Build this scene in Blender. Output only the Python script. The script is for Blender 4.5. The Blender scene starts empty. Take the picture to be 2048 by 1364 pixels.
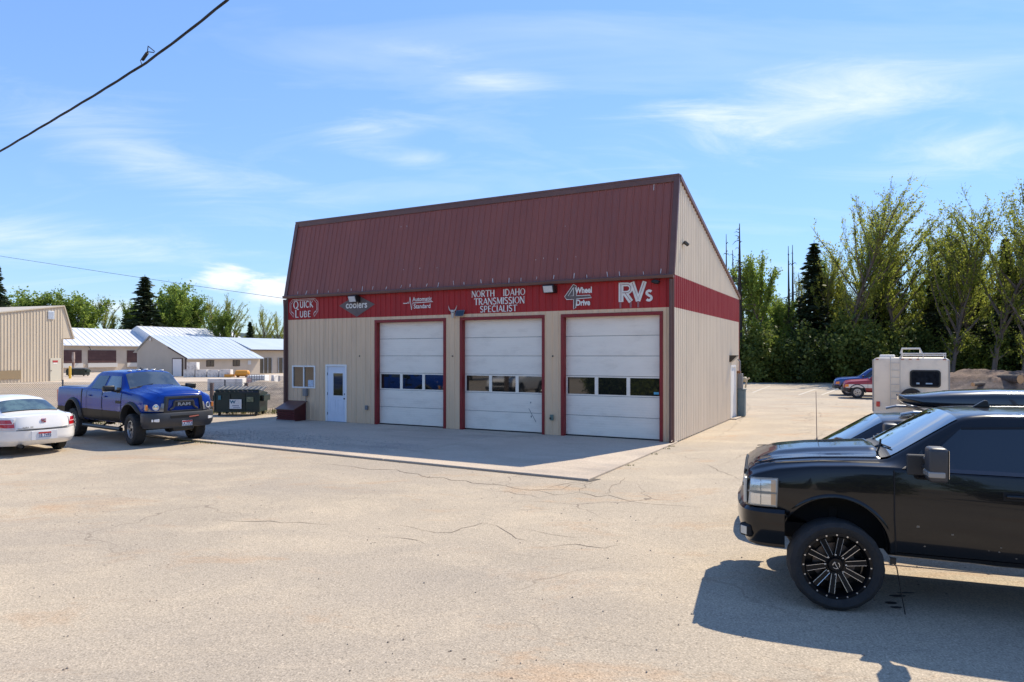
import bpy, bmesh, math, random
import numpy as np
from mathutils import Vector, Matrix
R = math.radians
S = bpy.context.scene
COL = S.collection

# ------------------------------------------------------------------ camera
CAM_H = 2.55
cam = bpy.data.cameras.new('camera'); cam_o = bpy.data.objects.new('camera', cam); COL.objects.link(cam_o)
cam_o.location = (0, 0, CAM_H); cam_o.rotation_euler = (R(90), 0, 0)
cam.sensor_width = 36; cam.lens = 24.0; cam.shift_y = 29 / 2048
cam.clip_start = 0.05; cam.clip_end = 6000
S.camera = cam_o

# ------------------------------------------------------------------ world, sun, exposure
SUN_EL, SUN_AZ = R(49.4), math.atan2(0.702, 0.712)          # azimuth measured from +Y towards +X
W = bpy.data.worlds.new('World'); S.world = W; W.use_nodes = True
W.cycles.sampling_method = 'MANUAL'; W.cycles.sample_map_resolution = 256
nt = W.node_tree; nt.nodes.clear()
def N(t, **k):
    n = nt.nodes.new(t)
    for a, b in k.items():
        if a == 'op': n.operation = b
        elif a[0] == 'i' and a[1:].isdigit(): n.inputs[int(a[1:])].default_value = b
        else: setattr(n, a, b)
    return n
def L(a, b, i=0, o=0): nt.links.new(a.outputs[o], b.inputs[i])
sky = N('ShaderNodeTexSky', sky_type='NISHITA', sun_disc=False, sun_elevation=SUN_EL, sun_rotation=SUN_AZ,
        air_density=0.7, dust_density=0.0, ozone_density=3.0, altitude=0)
hs = N('ShaderNodeHueSaturation', i0=.501, i1=1.05, i2=1.0); L(sky, hs, 4)
# soft shoulder on the sky's brightness so the horizon keeps its colour
lum = N('ShaderNodeRGBToBW'); L(hs, lum); sh1 = N('ShaderNodeMath', op='MULTIPLY_ADD', i1=0.41, i2=1.0); L(lum, sh1)
sh2 = N('ShaderNodeMath', op='DIVIDE', i0=1.0); L(sh1, sh2, 1); scl = N('ShaderNodeVectorMath', op='SCALE'); L(hs, scl); nt.links.new(sh2.outputs[0], scl.inputs['Scale'])
bg = N('ShaderNodeBackground', i1=0.15); L(scl, bg)
# clouds live on the sky's own direction vector
tc = N('ShaderNodeTexCoord'); sep = N('ShaderNodeSeparateXYZ'); L(tc, sep)
ymax = N('ShaderNodeMath', op='MAXIMUM', i1=0.05); L(sep, ymax, 0, 1)
u = N('ShaderNodeMath', op='DIVIDE'); L(sep, u, 0, 0); L(ymax, u, 1)
v = N('ShaderNodeMath', op='DIVIDE'); L(sep, v, 0, 2); L(ymax, v, 1)
uv = N('ShaderNodeCombineXYZ'); L(u, uv, 0); L(v, uv, 1)
# high thin cirrus over the whole dome
zz = N('ShaderNodeMath', op='ADD', i1=0.18); L(sep, zz, 0, 2)
zc = N('ShaderNodeMath', op='MAXIMUM', i1=0.05); L(zz, zc)
px = N('ShaderNodeMath', op='DIVIDE'); L(sep, px, 0, 0); L(zc, px, 1)
py = N('ShaderNodeMath', op='DIVIDE'); L(sep, py, 0, 1); L(zc, py, 1)
pv = N('ShaderNodeCombineXYZ'); L(px, pv, 0); L(py, pv, 1)
mp = N('ShaderNodeMapping'); mp.inputs[2].default_value = (0, 0, R(-22)); mp.inputs[3].default_value = (0.55, 1.7, 1); L(pv, mp)
n1 = N('ShaderNodeTexNoise', i2=1.3, i3=5.0, i4=0.58, i8=1.1); L(mp, n1)
cr = N('ShaderNodeValToRGB'); L(n1, cr)
cr.color_ramp.elements[0].position = 0.50; cr.color_ramp.elements[0].color = (0, 0, 0, 1)
cr.color_ramp.elements[1].position = 0.80; cr.color_ramp.elements[1].color = (0.24, 0.24, 0.24, 1)
total = cr
# wispy streaks and a low cumulus bank, each a soft patch on the dome frayed by noise
fray = N('ShaderNodeTexNoise', i2=6.0, i3=8.0, i4=0.66, i8=1.4); mpf = N('ShaderNodeMapping'); mpf.inputs[2].default_value = (0, 0, R(12)); mpf.inputs[3].default_value = (0.40, 2.3, 1)
L(uv, mpf); L(mpf, fray)
def P2(x, y): return ((x - 1024) / 1365, (711 - y) / 1365)
def patch(x, y, rx, ry, ang, amt, hard=1.0):
    cx, cy = P2(x, y)
    m = N('ShaderNodeMapping', vector_type='TEXTURE'); m.inputs[1].default_value = (cx, cy, 0); m.inputs[2].default_value = (0, 0, R(ang))
    m.inputs[3].default_value = (rx / 1365, ry / 1365, 1)
    L(uv, m)
    ln = N('ShaderNodeVectorMath', op='LENGTH'); L(m, ln)
    sb = N('ShaderNodeMath', op='MULTIPLY_ADD', i1=2.4, i2=-1.15); L(fray, sb)
    ad = N('ShaderNodeMath', op='ADD'); nt.links.new(ln.outputs['Value'], ad.inputs[0]); L(sb, ad, 1)
    mr = N('ShaderNodeMapRange', interpolation_type='SMOOTHSTEP'); mr.inputs[1].default_value = 1.0; mr.inputs[2].default_value = 1.0 - hard * 2.0
    mr.inputs[3].default_value = 0; mr.inputs[4].default_value = amt; L(ad, mr)
    return mr
def addc(a, b):
    n = N('ShaderNodeMath', op='ADD'); n.use_clamp = True; L(a, n, 0); L(b, n, 1); return n
for args in [(1640, 220, 560, 110, 9, .85), (1420, 240, 190, 44, -14, .6), (1930, 300, 360, 75, 7, .85), (985, 165, 180, 44, -3, .85), (755, 262, 160, 46, 5, .75), (845, 319, 130, 32, -4, .7), (300, 310, 600, 95, -19, .62), (120, 480, 500, 65, -5, .85), (850, 105, 210, 34, -8, .4)]:
    total = addc(total, patch(*args))
for args in [(450, 562, 85, 40, 0, .95, .3), (540, 585, 100, 36, 0, .9, .35), (230, 615, 260, 36, 0, .6, .5)]:
    total = addc(total, patch(*args))
zpos = N('ShaderNodeMapRange'); zpos.inputs[1].default_value = 0.0; zpos.inputs[2].default_value = 0.06; L(sep, zpos, 0, 2)
tm = N('ShaderNodeMath', op='MULTIPLY'); L(total, tm, 0); L(zpos, tm, 1)
cb = N('ShaderNodeBackground', i1=0.40); cb.inputs[0].default_value = (0.86, 0.90, 0.96, 1)
mxs = N('ShaderNodeMixShader'); L(tm, mxs, 0); L(bg, mxs, 1); L(cb, mxs, 2)
ow = N('ShaderNodeOutputWorld'); L(mxs, ow)

sun = bpy.data.lights.new('sun', 'SUN'); sun.energy = 2.0; sun.angle = R(0.53); sun.color = (1.0, 0.90, 0.73)
sun_o = bpy.data.objects.new('sun', sun); COL.objects.link(sun_o)
sd3 = Vector((math.sin(SUN_AZ) * math.cos(SUN_EL), math.cos(SUN_AZ) * math.cos(SUN_EL), math.sin(SUN_EL)))
sun_o.rotation_euler = sd3.to_track_quat('Z', 'Y').to_euler(); sun_o.location = sd3 * 60
VS = S.view_settings; VS.view_transform = 'Standard'; VS.look = 'None'; VS.exposure = 1.70; VS.gamma = 1.0
S.render.engine = 'CYCLES'
S.cycles.use_denoising = True
S.cycles.max_bounces = 7; S.cycles.diffuse_bounces = 4; S.cycles.glossy_bounces = 3; S.cycles.transparent_max_bounces = 10; S.cycles.transmission_bounces = 4
S.cycles.sample_clamp_indirect = 6

# ------------------------------------------------------------------ materials
MATS = {}
def mat(name, c, rough=0.6, metal=0.0, c2=None, scale=3.0, stretch=(1, 1, 1), bump=0.0, bscale=40.0, coat=0.0, spec=0.5, lo=0.35, hi=0.65, emit=0, ior=1.5, detail=5.0, trans=0.0, dirt=None, dirt_amt=0.0, dirt_scale=1.2, rvar=0.0):
    if name in MATS: return MATS[name]
    m = bpy.data.materials.new(name); m.use_nodes = True; t = m.node_tree; b = t.nodes['Principled BSDF']
    b.inputs['Base Color'].default_value = (*c, 1); b.inputs['Roughness'].default_value = rough; b.inputs['Metallic'].default_value = metal
    b.inputs['Specular IOR Level'].default_value = spec; b.inputs['IOR'].default_value = ior
    if coat: b.inputs['Coat Weight'].default_value = coat; b.inputs['Coat Roughness'].default_value = 0.03
    if trans: b.inputs['Transmission Weight'].default_value = trans
    if emit: b.inputs['Emission Color'].default_value = (*c, 1); b.inputs['Emission Strength'].default_value = emit
    g = t.nodes.new('ShaderNodeTexCoord'); mpn = t.nodes.new('ShaderNodeMapping'); mpn.inputs[3].default_value = stretch
    t.links.new(g.outputs['Object'], mpn.inputs[0])
    last = None
    if c2:
        nz = t.nodes.new('ShaderNodeTexNoise'); nz.inputs['Scale'].default_value = scale; nz.inputs['Detail'].default_value = detail; nz.inputs['Roughness'].default_value = 0.6
        t.links.new(mpn.outputs[0], nz.inputs['Vector'])
        rp = t.nodes.new('ShaderNodeValToRGB'); rp.color_ramp.elements[0].position = lo; rp.color_ramp.elements[1].position = hi
        rp.color_ramp.elements[0].color = (*c, 1); rp.color_ramp.elements[1].color = (*c2, 1)
        t.links.new(nz.outputs[0], rp.inputs[0]); t.links.new(rp.outputs[0], b.inputs['Base Color']); last = rp.outputs[0]
        if rvar:
            ma = t.nodes.new('ShaderNodeMath'); ma.operation = 'MULTIPLY_ADD'; ma.inputs[1].default_value = rvar; ma.inputs[2].default_value = rough - rvar / 2
            t.links.new(nz.outputs[0], ma.inputs[0]); t.links.new(ma.outputs[0], b.inputs['Roughness'])
    if dirt:
        nz2 = t.nodes.new('ShaderNodeTexNoise'); nz2.inputs['Scale'].default_value = dirt_scale; nz2.inputs['Detail'].default_value = 8; nz2.inputs['Roughness'].default_value = 0.7
        t.links.new(mpn.outputs[0], nz2.inputs['Vector'])
        r2 = t.nodes.new('ShaderNodeMapRange'); r2.inputs[1].default_value = 0.52; r2.inputs[2].default_value = 0.75; r2.inputs[3].default_value = 0; r2.inputs[4].default_value = dirt_amt
        t.links.new(nz2.outputs[0], r2.inputs[0])
        mx = t.nodes.new('ShaderNodeMix'); mx.data_type = 'RGBA'; mx.inputs[7].default_value = (*dirt, 1)
        if last: t.links.new(last, mx.inputs[6])
        else: mx.inputs[6].default_value = (*c, 1)
        t.links.new(r2.outputs[0], mx.inputs[0]); t.links.new(mx.outputs[2], b.inputs['Base Color'])
    if bump:
        nb = t.nodes.new('ShaderNodeTexNoise'); nb.inputs['Scale'].default_value = bscale; nb.inputs['Detail'].default_value = 4
        t.links.new(mpn.outputs[0], nb.inputs['Vector'])
        bp = t.nodes.new('ShaderNodeBump'); bp.inputs['Strength'].default_value = bump; bp.inputs['Distance'].default_value = 0.02
        t.links.new(nb.outputs[0], bp.inputs['Height']); t.links.new(bp.outputs[0], b.inputs['Normal'])
    MATS[name] = m
    return m

def leafmat(name, c1, c2, c3, tr=0.45):
    m = bpy.data.materials.new(name); m.use_nodes = True; t = m.node_tree; t.nodes.clear()
    geo = t.nodes.new('ShaderNodeNewGeometry'); rp = t.nodes.new('ShaderNodeValToRGB')
    e = rp.color_ramp.elements; e[0].color = (*c1, 1); e[1].color = (*c3, 1); e[1].position = 1; k = e.new(0.5); k.color = (*c2, 1)
    tcx = t.nodes.new('ShaderNodeTexCoord'); nz = t.nodes.new('ShaderNodeTexNoise'); nz.inputs['Scale'].default_value = 0.45; nz.inputs['Detail'].default_value = 3
    t.links.new(tcx.outputs['Object'], nz.inputs['Vector'])
    a = t.nodes.new('ShaderNodeMath'); a.operation = 'MULTIPLY_ADD'; a.inputs[1].default_value = 0.55
    oi = t.nodes.new('ShaderNodeObjectInfo')
    b = t.nodes.new('ShaderNodeMath'); b.operation = 'MULTIPLY_ADD'; b.inputs[1].default_value = 1.3; b.inputs[2].default_value = -0.55
    t.links.new(nz.outputs[0], b.inputs[0]); t.links.new(geo.outputs['Random Per Island'], a.inputs[0]); t.links.new(b.outputs[0], a.inputs[2])
    d = t.nodes.new('ShaderNodeMath'); d.operation = 'MULTIPLY_ADD'; d.inputs[1].default_value = 0.3
    t.links.new(oi.outputs['Random'], d.inputs[0]); t.links.new(a.outputs[0], d.inputs[2]); t.links.new(d.outputs[0], rp.inputs[0])
    df = t.nodes.new('ShaderNodeBsdfPrincipled'); df.inputs['Roughness'].default_value = 0.55; df.inputs['Specular IOR Level'].default_value = 0.3
    tl = t.nodes.new('ShaderNodeBsdfTranslucent'); mx = t.nodes.new('ShaderNodeMixShader'); mx.inputs[0].default_value = tr
    out = t.nodes.new('ShaderNodeOutputMaterial')
    t.links.new(rp.outputs[0], df.inputs['Base Color']); t.links.new(rp.outputs[0], tl.inputs['Color'])
    t.links.new(df.outputs[0], mx.inputs[1]); t.links.new(tl.outputs[0], mx.inputs[2]); t.links.new(mx.outputs[0], out.inputs[0])
    MATS[name] = m
    return m

# ------------------------------------------------------------------ mesh helpers
class MB:
    """Collects shapes; build() links them as one mesh object."""
    def __init__(s): s.v = []; s.f = []; s.mi = []; s.cur = 0
    def add(s, vs, fs):
        o = len(s.v); s.v += [tuple(p) for p in vs]; s.f += [tuple(i + o for i in q) for q in fs]; s.mi += [s.cur] * len(fs); return s
    def box(s, c, d, M=None):
        x, y, z = d[0] / 2, d[1] / 2, d[2] / 2
        vs = [Vector((a * x, b * y, e * z)) for a in (-1, 1) for b in (-1, 1) for e in (-1, 1)]
        if M is not None: vs = [M @ p for p in vs]
        vs = [p + Vector(c) for p in vs]
        return s.add(vs, [(0, 1, 3, 2), (4, 6, 7, 5), (0, 4, 5, 1), (2, 3, 7, 6), (0, 2, 6, 4), (1, 5, 7, 3)])
    def b2(s, a, b): return s.box([(a[i] + b[i]) / 2 for i in range(3)], [abs(b[i] - a[i]) for i in range(3)])
    def tube(s, pts, r, n=8, cap=True):
        pts = [Vector(p) for p in pts]; rs = r if hasattr(r, '__len__') else [r] * len(pts)
        vs = []; fs = []
        prev = None
        for i, p in enumerate(pts):
            d = (pts[min(i + 1, len(pts) - 1)] - pts[max(i - 1, 0)]).normalized()
            if prev is None: a = d.orthogonal().normalized()
            else:
                a = prev - d * prev.dot(d)
                a = a.normalized() if a.length > 1e-6 else d.orthogonal().normalized()
            prev = a; b = d.cross(a)
            for k in range(n):
                t = 2 * math.pi * k / n; vs.append(p + (a * math.cos(t) + b * math.sin(t)) * rs[i])
        for i in range(len(pts) - 1):
            for k in range(n): fs.append((i * n + k, i * n + (k + 1) % n, (i + 1) * n + (k + 1) % n, (i + 1) * n + k))
        if cap: fs.append(tuple(range(n - 1, -1, -1))); fs.append(tuple((len(pts) - 1) * n + k for k in range(n)))
        return s.add(vs, fs)
    def lathe(s, prof, n=32, axis='y', c=(0, 0, 0), closed=False):
        """prof: (radius, along-axis)"""
        vs = []; fs = []; m = len(prof)
        for k in range(n):
            t = 2 * math.pi * k / n
            for r, h in prof:
                a, b = r * math.cos(t), r * math.sin(t)
                p = {'y': (a, h, b), 'z': (a, b, h), 'x': (h, a, b)}[axis]
                vs.append((p[0] + c[0], p[1] + c[1], p[2] + c[2]))
        for k in range(n):
            k2 = (k + 1) % n
            for i in range(m if closed else m - 1):
                j = (i + 1) % m; fs.append((k * m + i, k * m + j, k2 * m + j, k2 * m + i))
        return s.add(vs, fs)
    def prism(s, poly, d0, d1, f):
        """poly: 2D outline; f(a, b, d) -> point; extruded d0..d1"""
        n = len(poly)
        vs = [f(a, b, d0) for a, b in poly] + [f(a, b, d1) for a, b in poly]
        fs = [tuple(range(n - 1, -1, -1)), tuple(range(n, 2 * n))] + [(i, (i + 1) % n, n + (i + 1) % n, n + i) for i in range(n)]
        return s.add(vs, fs)
    def grid(s, f, nu, nv):
        vs = [f(i / nu, j / nv) for j in range(nv + 1) for i in range(nu + 1)]
        fs = [(j * (nu + 1) + i, j * (nu + 1) + i + 1, (j + 1) * (nu + 1) + i + 1, (j + 1) * (nu + 1) + i) for j in range(nv) for i in range(nu)]
        return s.add(vs, fs)
    def mesh(s, name, mats, smooth=None, bevel=0, seg=2):
        me = bpy.data.meshes.new(name); me.from_pydata([tuple(p) for p in s.v], [], s.f)
        mats = mats if isinstance(mats, (list, tuple)) else [mats]
        for m in mats: me.materials.append(m)
        me.polygons.foreach_set('material_index', s.mi)
        bm = bmesh.new(); bm.from_mesh(me)
        bmesh.ops.recalc_face_normals(bm, faces=bm.faces)
        if bevel:
            es = [e for e in bm.edges if len(e.link_faces) == 2 and e.calc_face_angle(0) > 0.5]
            bmesh.ops.bevel(bm, geom=es, offset=bevel, segments=seg, affect='EDGES', clamp_overlap=True, profile=0.5)
        if smooth is not None:
            for fc in bm.faces: fc.smooth = True
            for e in bm.edges:
                if len(e.link_faces) != 2 or e.calc_face_angle(0) > R(smooth): e.smooth = False
        bm.to_mesh(me); bm.free(); me.update()
        return me
    def build(s, name, mats, parent=None, smooth=None, bevel=0, seg=2, loc=None, rot=None):
        return link(name, s.mesh(name, mats, smooth, bevel, seg), parent, loc, rot)

def link(name, me, parent=None, loc=None, rot=None):
    o = bpy.data.objects.new(name, me); COL.objects.link(o)
    if parent: o.parent = parent
    if loc is not None: o.location = loc
    if rot is not None: o.rotation_euler = rot
    return o
def tag(o, label=None, cat=None, group=None, kind=None):
    if label: o['label'] = label
    if cat: o['category'] = cat
    if group: o['group'] = group
    if kind: o['kind'] = kind
    return o
def thing(name, label, cat, loc=(0, 0, 0), rz=0.0, group=None):
    o = bpy.data.objects.new(name, None); COL.objects.link(o); o.location = loc; o.rotation_euler = (0, 0, rz); o.empty_display_size = 0.2
    return tag(o, label, cat, group)
def copy_tree(o, parent=None):
    c = o.copy(); COL.objects.link(c); c.parent = parent
    for ch in list(o.children): copy_tree(ch, c)
    return c
def evaluated(o):
    """Apply an object's modifiers: returns a plain mesh."""
    dg = bpy.context.evaluated_depsgraph_get(); dg.update()
    return bpy.data.meshes.new_from_object(o.evaluated_get(dg))
def text_mesh(txt, size, ext=0.002, bold=0.0, shear=0.0, sx=1.0):
    cu = bpy.data.curves.new('lettering', 'FONT'); cu.body = txt; cu.size = size; cu.extrude = ext; cu.offset = bold; cu.shear = shear
    cu.align_x = 'CENTER'; cu.align_y = 'CENTER'; cu.resolution_u = 3
    o = bpy.data.objects.new('lettering', cu); COL.objects.link(o)
    me = evaluated(o); bpy.data.objects.remove(o)
    if sx != 1: me.transform(Matrix.Diagonal((sx, 1, 1, 1)))
    return me
def smoothstep(a, b, x):
    t = min(1, max(0, (x - a) / (b - a))); return t * t * (3 - 2 * t)
# ------------------------------------------------------------------ ground
def ground_mat(name, ca, cb, cdust, rust, speck=1.0, crack=0.0, bump=0.3, grav=55.0, dark=.45, dsc=.13):
    m = bpy.data.materials.new(name); m.use_nodes = True; t = m.node_tree; b = t.nodes['Principled BSDF']
    b.inputs['Roughness'].default_value = 0.9; b.inputs['Specular IOR Level'].default_value = 0.25
    def nn(ty, **k):
        n = t.nodes.new(ty)
        for a, v_ in k.items():
            if a == 'op': n.operation = v_
            else: setattr(n, a, v_)
        return n
    g = nn('ShaderNodeTexCoord')
    def noise(sc, det=6, rough=0.6, dist=0.0, st=None):
        n = nn('ShaderNodeTexNoise'); n.inputs['Scale'].default_value = sc; n.inputs['Detail'].default_value = det; n.inputs['Roughness'].default_value = rough; n.inputs['Distortion'].default_value = dist
        if st:
            q = nn('ShaderNodeMapping'); q.inputs[2].default_value = (0, 0, st[0]); q.inputs[3].default_value = st[1]; t.links.new(g.outputs['Object'], q.inputs[0]); t.links.new(q.outputs[0], n.inputs['Vector'])
        else: t.links.new(g.outputs['Object'], n.inputs['Vector'])
        return n.outputs[0]
    def rng(src, a, c, lo=0.0, hi=1.0):
        n = nn('ShaderNodeMapRange'); n.inputs[1].default_value = a; n.inputs[2].default_value = c; n.inputs[3].default_value = lo; n.inputs[4].default_value = hi; t.links.new(src, n.inputs[0]); return n.outputs[0]
    def mix(f, A, B, bl='MIX'):
        n = nn('ShaderNodeMix', data_type='RGBA', blend_type=bl)
        for s_, i in ((f, 0), (A, 6), (B, 7)):
            if isinstance(s_, (int, float)): n.inputs[i].default_value = s_
            elif isinstance(s_, tuple): n.inputs[i].default_value = (*s_, 1)
            else: t.links.new(s_, n.inputs[i])
        return n.outputs[2]
    col = mix(rng(noise(0.22, 3), .38, .62), ca, cb)
    col = mix(rng(noise(0.8, 6, .68, .6, (0.5, (.7, 1.1, 1))), .47, .66, 0, .9), col, cdust)
    col = mix(rng(noise(0.55, 6, .72, .5, (-.35, (.6, 1.2, 1))), .55, .67, 0, .85), col, rust)
    col = mix(rng(noise(dsc, 4, .6, .3, (.9, (.5, 1.4, 1))), .52, .70, 0, dark), col, (.29, .26, .235))
    # gravel: light and dark stones pressed into the surface
    vo = nn('ShaderNodeTexVoronoi'); vo.inputs['Scale'].default_value = grav; t.links.new(g.outputs['Object'], vo.inputs['Vector'])
    sepc = nn('ShaderNodeSeparateColor'); t.links.new(vo.outputs['Color'], sepc.inputs[0])
    col = mix(rng(sepc.outputs[0], .0, 1.0, 0, 1.0), col, mix(rng(sepc.outputs[1], 0, 1), (.68, .68, .68), (1.27, 1.26, 1.25)), 'MULTIPLY')
    fine = noise(55, 3, .75)
    col = mix(.75 * speck, col, mix(rng(fine, .32, .68), (.62, .60, .58), (1.25, 1.24, 1.22)), 'MULTIPLY')
    v2 = nn('ShaderNodeTexVoronoi'); v2.inputs['Scale'].default_value = 7.5; t.links.new(g.outputs['Object'], v2.inputs['Vector'])
    s2 = nn('ShaderNodeSeparateColor'); t.links.new(v2.outputs['Color'], s2.inputs[0])
    th = nn('ShaderNodeMath', op='MULTIPLY'); t.links.new(s2.outputs[0], th.inputs[0]); t.links.new(s2.outputs[0], th.inputs[1])
    th2 = nn('ShaderNodeMath', op='MULTIPLY'); th2.inputs[1].default_value = 0.13; t.links.new(th.outputs[0], th2.inputs[0])
    lt = nn('ShaderNodeMath', op='LESS_THAN'); t.links.new(v2.outputs['Distance'], lt.inputs[0]); t.links.new(th2.outputs[0], lt.inputs[1])
    msk = nn('ShaderNodeMath', op='MULTIPLY'); t.links.new(lt.outputs[0], msk.inputs[0]); t.links.new(rng(noise(.3, 2), .40, .56, 0, .7 * speck), msk.inputs[1])
    col = mix(msk.outputs[0], col, (.10, .075, .06))
    if crack:
        ds = nn('ShaderNodeTexNoise'); ds.inputs['Scale'].default_value = 1.3; ds.inputs['Detail'].default_value = 3; t.links.new(g.outputs['Object'], ds.inputs['Vector'])
        ma = nn('ShaderNodeVectorMath', op='MULTIPLY_ADD'); ma.inputs[1].default_value = (.9, .9, 0); t.links.new(ds.outputs['Color'], ma.inputs[0]); t.links.new(g.outputs['Object'], ma.inputs[2])
        vc = nn('ShaderNodeTexVoronoi', feature='DISTANCE_TO_EDGE'); vc.inputs['Scale'].default_value = .42; t.links.new(ma.outputs[0], vc.inputs['Vector'])
        ck = rng(vc.outputs['Distance'], .0025, .006, 1, 0)
        mk = nn('ShaderNodeMath', op='MULTIPLY'); t.links.new(ck, mk.inputs[0]); t.links.new(rng(noise(.11, 2, .6), .50, .60, 0, crack), mk.inputs[1])
        col = mix(mk.outputs[0], col, (.12, .09, .07))
    t.links.new(col, b.inputs['Base Color'])
    bp = nn('ShaderNodeBump'); bp.inputs['Strength'].default_value = bump; bp.inputs['Distance'].default_value = .012
    mm = nn('ShaderNodeMath', op='MULTIPLY_ADD'); mm.inputs[1].default_value = .5; t.links.new(vo.outputs['Distance'], mm.inputs[0]); t.links.new(fine, mm.inputs[2])
    t.links.new(mm.outputs[0], bp.inputs['Height']); t.links.new(bp.outputs[0], b.inputs['Normal'])
    MATS[name] = m
    return m
M_LOT = ground_mat('weathered_asphalt', (.445, .378, .292), (.39, .334, .262), (.50, .42, .316), (.445, .32, .212), 1.25, .85)
M_DIRT = ground_mat('dry_dirt', (.42, .33, .24), (.34, .27, .20), (.46, .37, .28), (.33, .27, .17), .8, 0, .5, 30)
M_SLAB = ground_mat('slab_concrete', (.53, .44, .35), (.465, .39, .312), (.55, .465, .37), (.42, .35, .28), .7, 0, .12, 90, .75, .38)
M_DARK = mat('blackened', (.012, .012, .013), .8)

def sheet(name, poly, z, m, parent=None):
    b = MB(); b.add([(x, y, z) for x, y in poly], [tuple(range(len(poly)))]); return b.build(name, m, parent)
o = sheet('ground', [(-3000, -3000), (3000, -3000), (3000, 3000), (-3000, 3000)], -.012, M_DIRT); tag(o, kind='structure')
lot_poly = [(-90, -60), (90, -60), (90, 40), (60, 58), (34, 65), (12, 67), (-2, 60), (-8.3, 36), (-8.3, 29.6), (-14.6, 29.4), (-15.2, 25.2), (-17, 24.2), (-30, 23.2), (-90, 19)]
lot = sheet('parking_lot', lot_poly, 0, M_LOT); tag(lot, kind='structure')
# far building yard
o = sheet('yard_pavement', [(-100, 60), (-46, 60), (-20, 72), (-14, 100), (-100, 120)], -.006, ground_mat('yard', (.50, .42, .34), (.45, .38, .31), (.55, .47, .38), (.44, .35, .27), .6, 0, .2, 40)); tag(o, kind='structure')

# building frame: x runs left along the front, y out of the front, z up
BC = Vector((4.646, 19.70, 0)); YAW = .4945
FD = Vector((-math.cos(YAW), math.sin(YAW), 0)); OD = Vector((-math.sin(YAW), -math.cos(YAW), 0))
def BW(x, y, z=0): return BC + FD * x + OD * y + Vector((0, 0, z))
BROT = math.pi - YAW
BWID, BDEP, ZE, ZR, ZP, TP = 15.4, 10.35, 4.89, 3.95, 7.83, -.6     # width, depth, eave, red band base, peak, peak setback

# concrete apron: pads with open joints, a small step above the lot
apron = thing('concrete_apron', 'pale concrete apron in front of the three garage doors', 'apron', BC, BROT); tag(apron, kind='structure'); del apron['category']
joints = [-.06, 5.36, 10.4, 15.6]
for i in range(3):
    b = MB(); x0, x1 = joints[i] + .008, joints[i + 1] - .008
    yo0, yo1 = (6.62 - .035 * x0), (6.62 - .035 * x1)
    b.prism([(x0, -.3), (x1, -.3), (x1, yo1), (x0, yo0)], -.05, .045, lambda a, c, d: (a, c, d))
    b.build('slab_pad', M_SLAB, apron, bevel=.012, seg=1)
b = MB(); b.prism([(0, -.3), (15.5, -.3), (15.5, 6.0), (0, 6.5)], .0, .02, lambda a, c, d: (a, c, d)); b.build('joint_filler', M_DARK, apron)
b = MB(); b.prism([(-.2, 6.3), (15.7, 5.8), (15.7, 6.13), (-.12, 6.68)], .001, .006, lambda a, c, d: (a, c, d)); b.build('edge_gap', mat('gap_dark', (.10, .085, .07), .95), apron)  # thin dark strip along the front edge of the apron
# loose gravel washed over the left end of the apron
rng = random.Random(5)
b = MB()
for k in range(2600):
    x = rng.gauss(11.2, 2.3); y = rng.gauss(4.9, .75)
    if not (5.8 < x < 15.4 and 2.6 < y < 6.0): continue
    r = rng.uniform(.008, .024); c = Vector((x, y, .047 + r * .4)); q = Matrix.Rotation(rng.uniform(0, 6), 3, 'Z')
    vs = [c + q @ Vector(p) * r for p in ((1, 0, 0), (-.5, .8, 0), (-.6, -.8, 0), (.1, .05, .8))]
    b.add(vs, [(0, 1, 3), (1, 2, 3), (2, 0, 3), (0, 2, 1)])
o = b.build('loose_gravel', mat('gravel', (.40, .37, .33), .9, c2=(.28, .26, .24), scale=30), apron); o['kind'] = 'stuff'

# long cracks in the asphalt
def px2g(x, y): d = 1365 * CAM_H / (y - 711); return Vector(((x - 1024) / 1365 * d, d, 0))
def crack(pts, w, seed):
    r = random.Random(seed); P = [px2g(*p) for p in pts]; out = []
    for a, c in zip(P, P[1:]):
        n = max(2, int((c - a).length / .22))
        for i in range(n):
            t = i / n; p = a.lerp(c, t); d = (c - a).normalized(); s_ = Vector((-d.y, d.x, 0)); out.append(p + s_ * r.gauss(0, .045))
    out.append(P[-1]); b = MB(); vs = []
    for i, p in enumerate(out):
        d = (out[min(i + 1, len(out) - 1)] - out[max(0, i - 1)]).normalized(); s_ = Vector((-d.y, d.x, 0)); ww = .62 * w * (r.uniform(.4, 1.1)) * min(1, .25 + 2 * min(i, len(out) - 1 - i) / len(out))
        vs += [p + s_ * ww / 2 + Vector((0, 0, .0035)), p - s_ * ww / 2 + Vector((0, 0, .0035))]
    b.add(vs, [(2 * i, 2 * i + 1, 2 * i + 3, 2 * i + 2) for i in range(len(out) - 1)])
    b.build('crack', MATS['crackfill'], lot)
mat('crackfill', (.15, .115, .085), .95)
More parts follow.
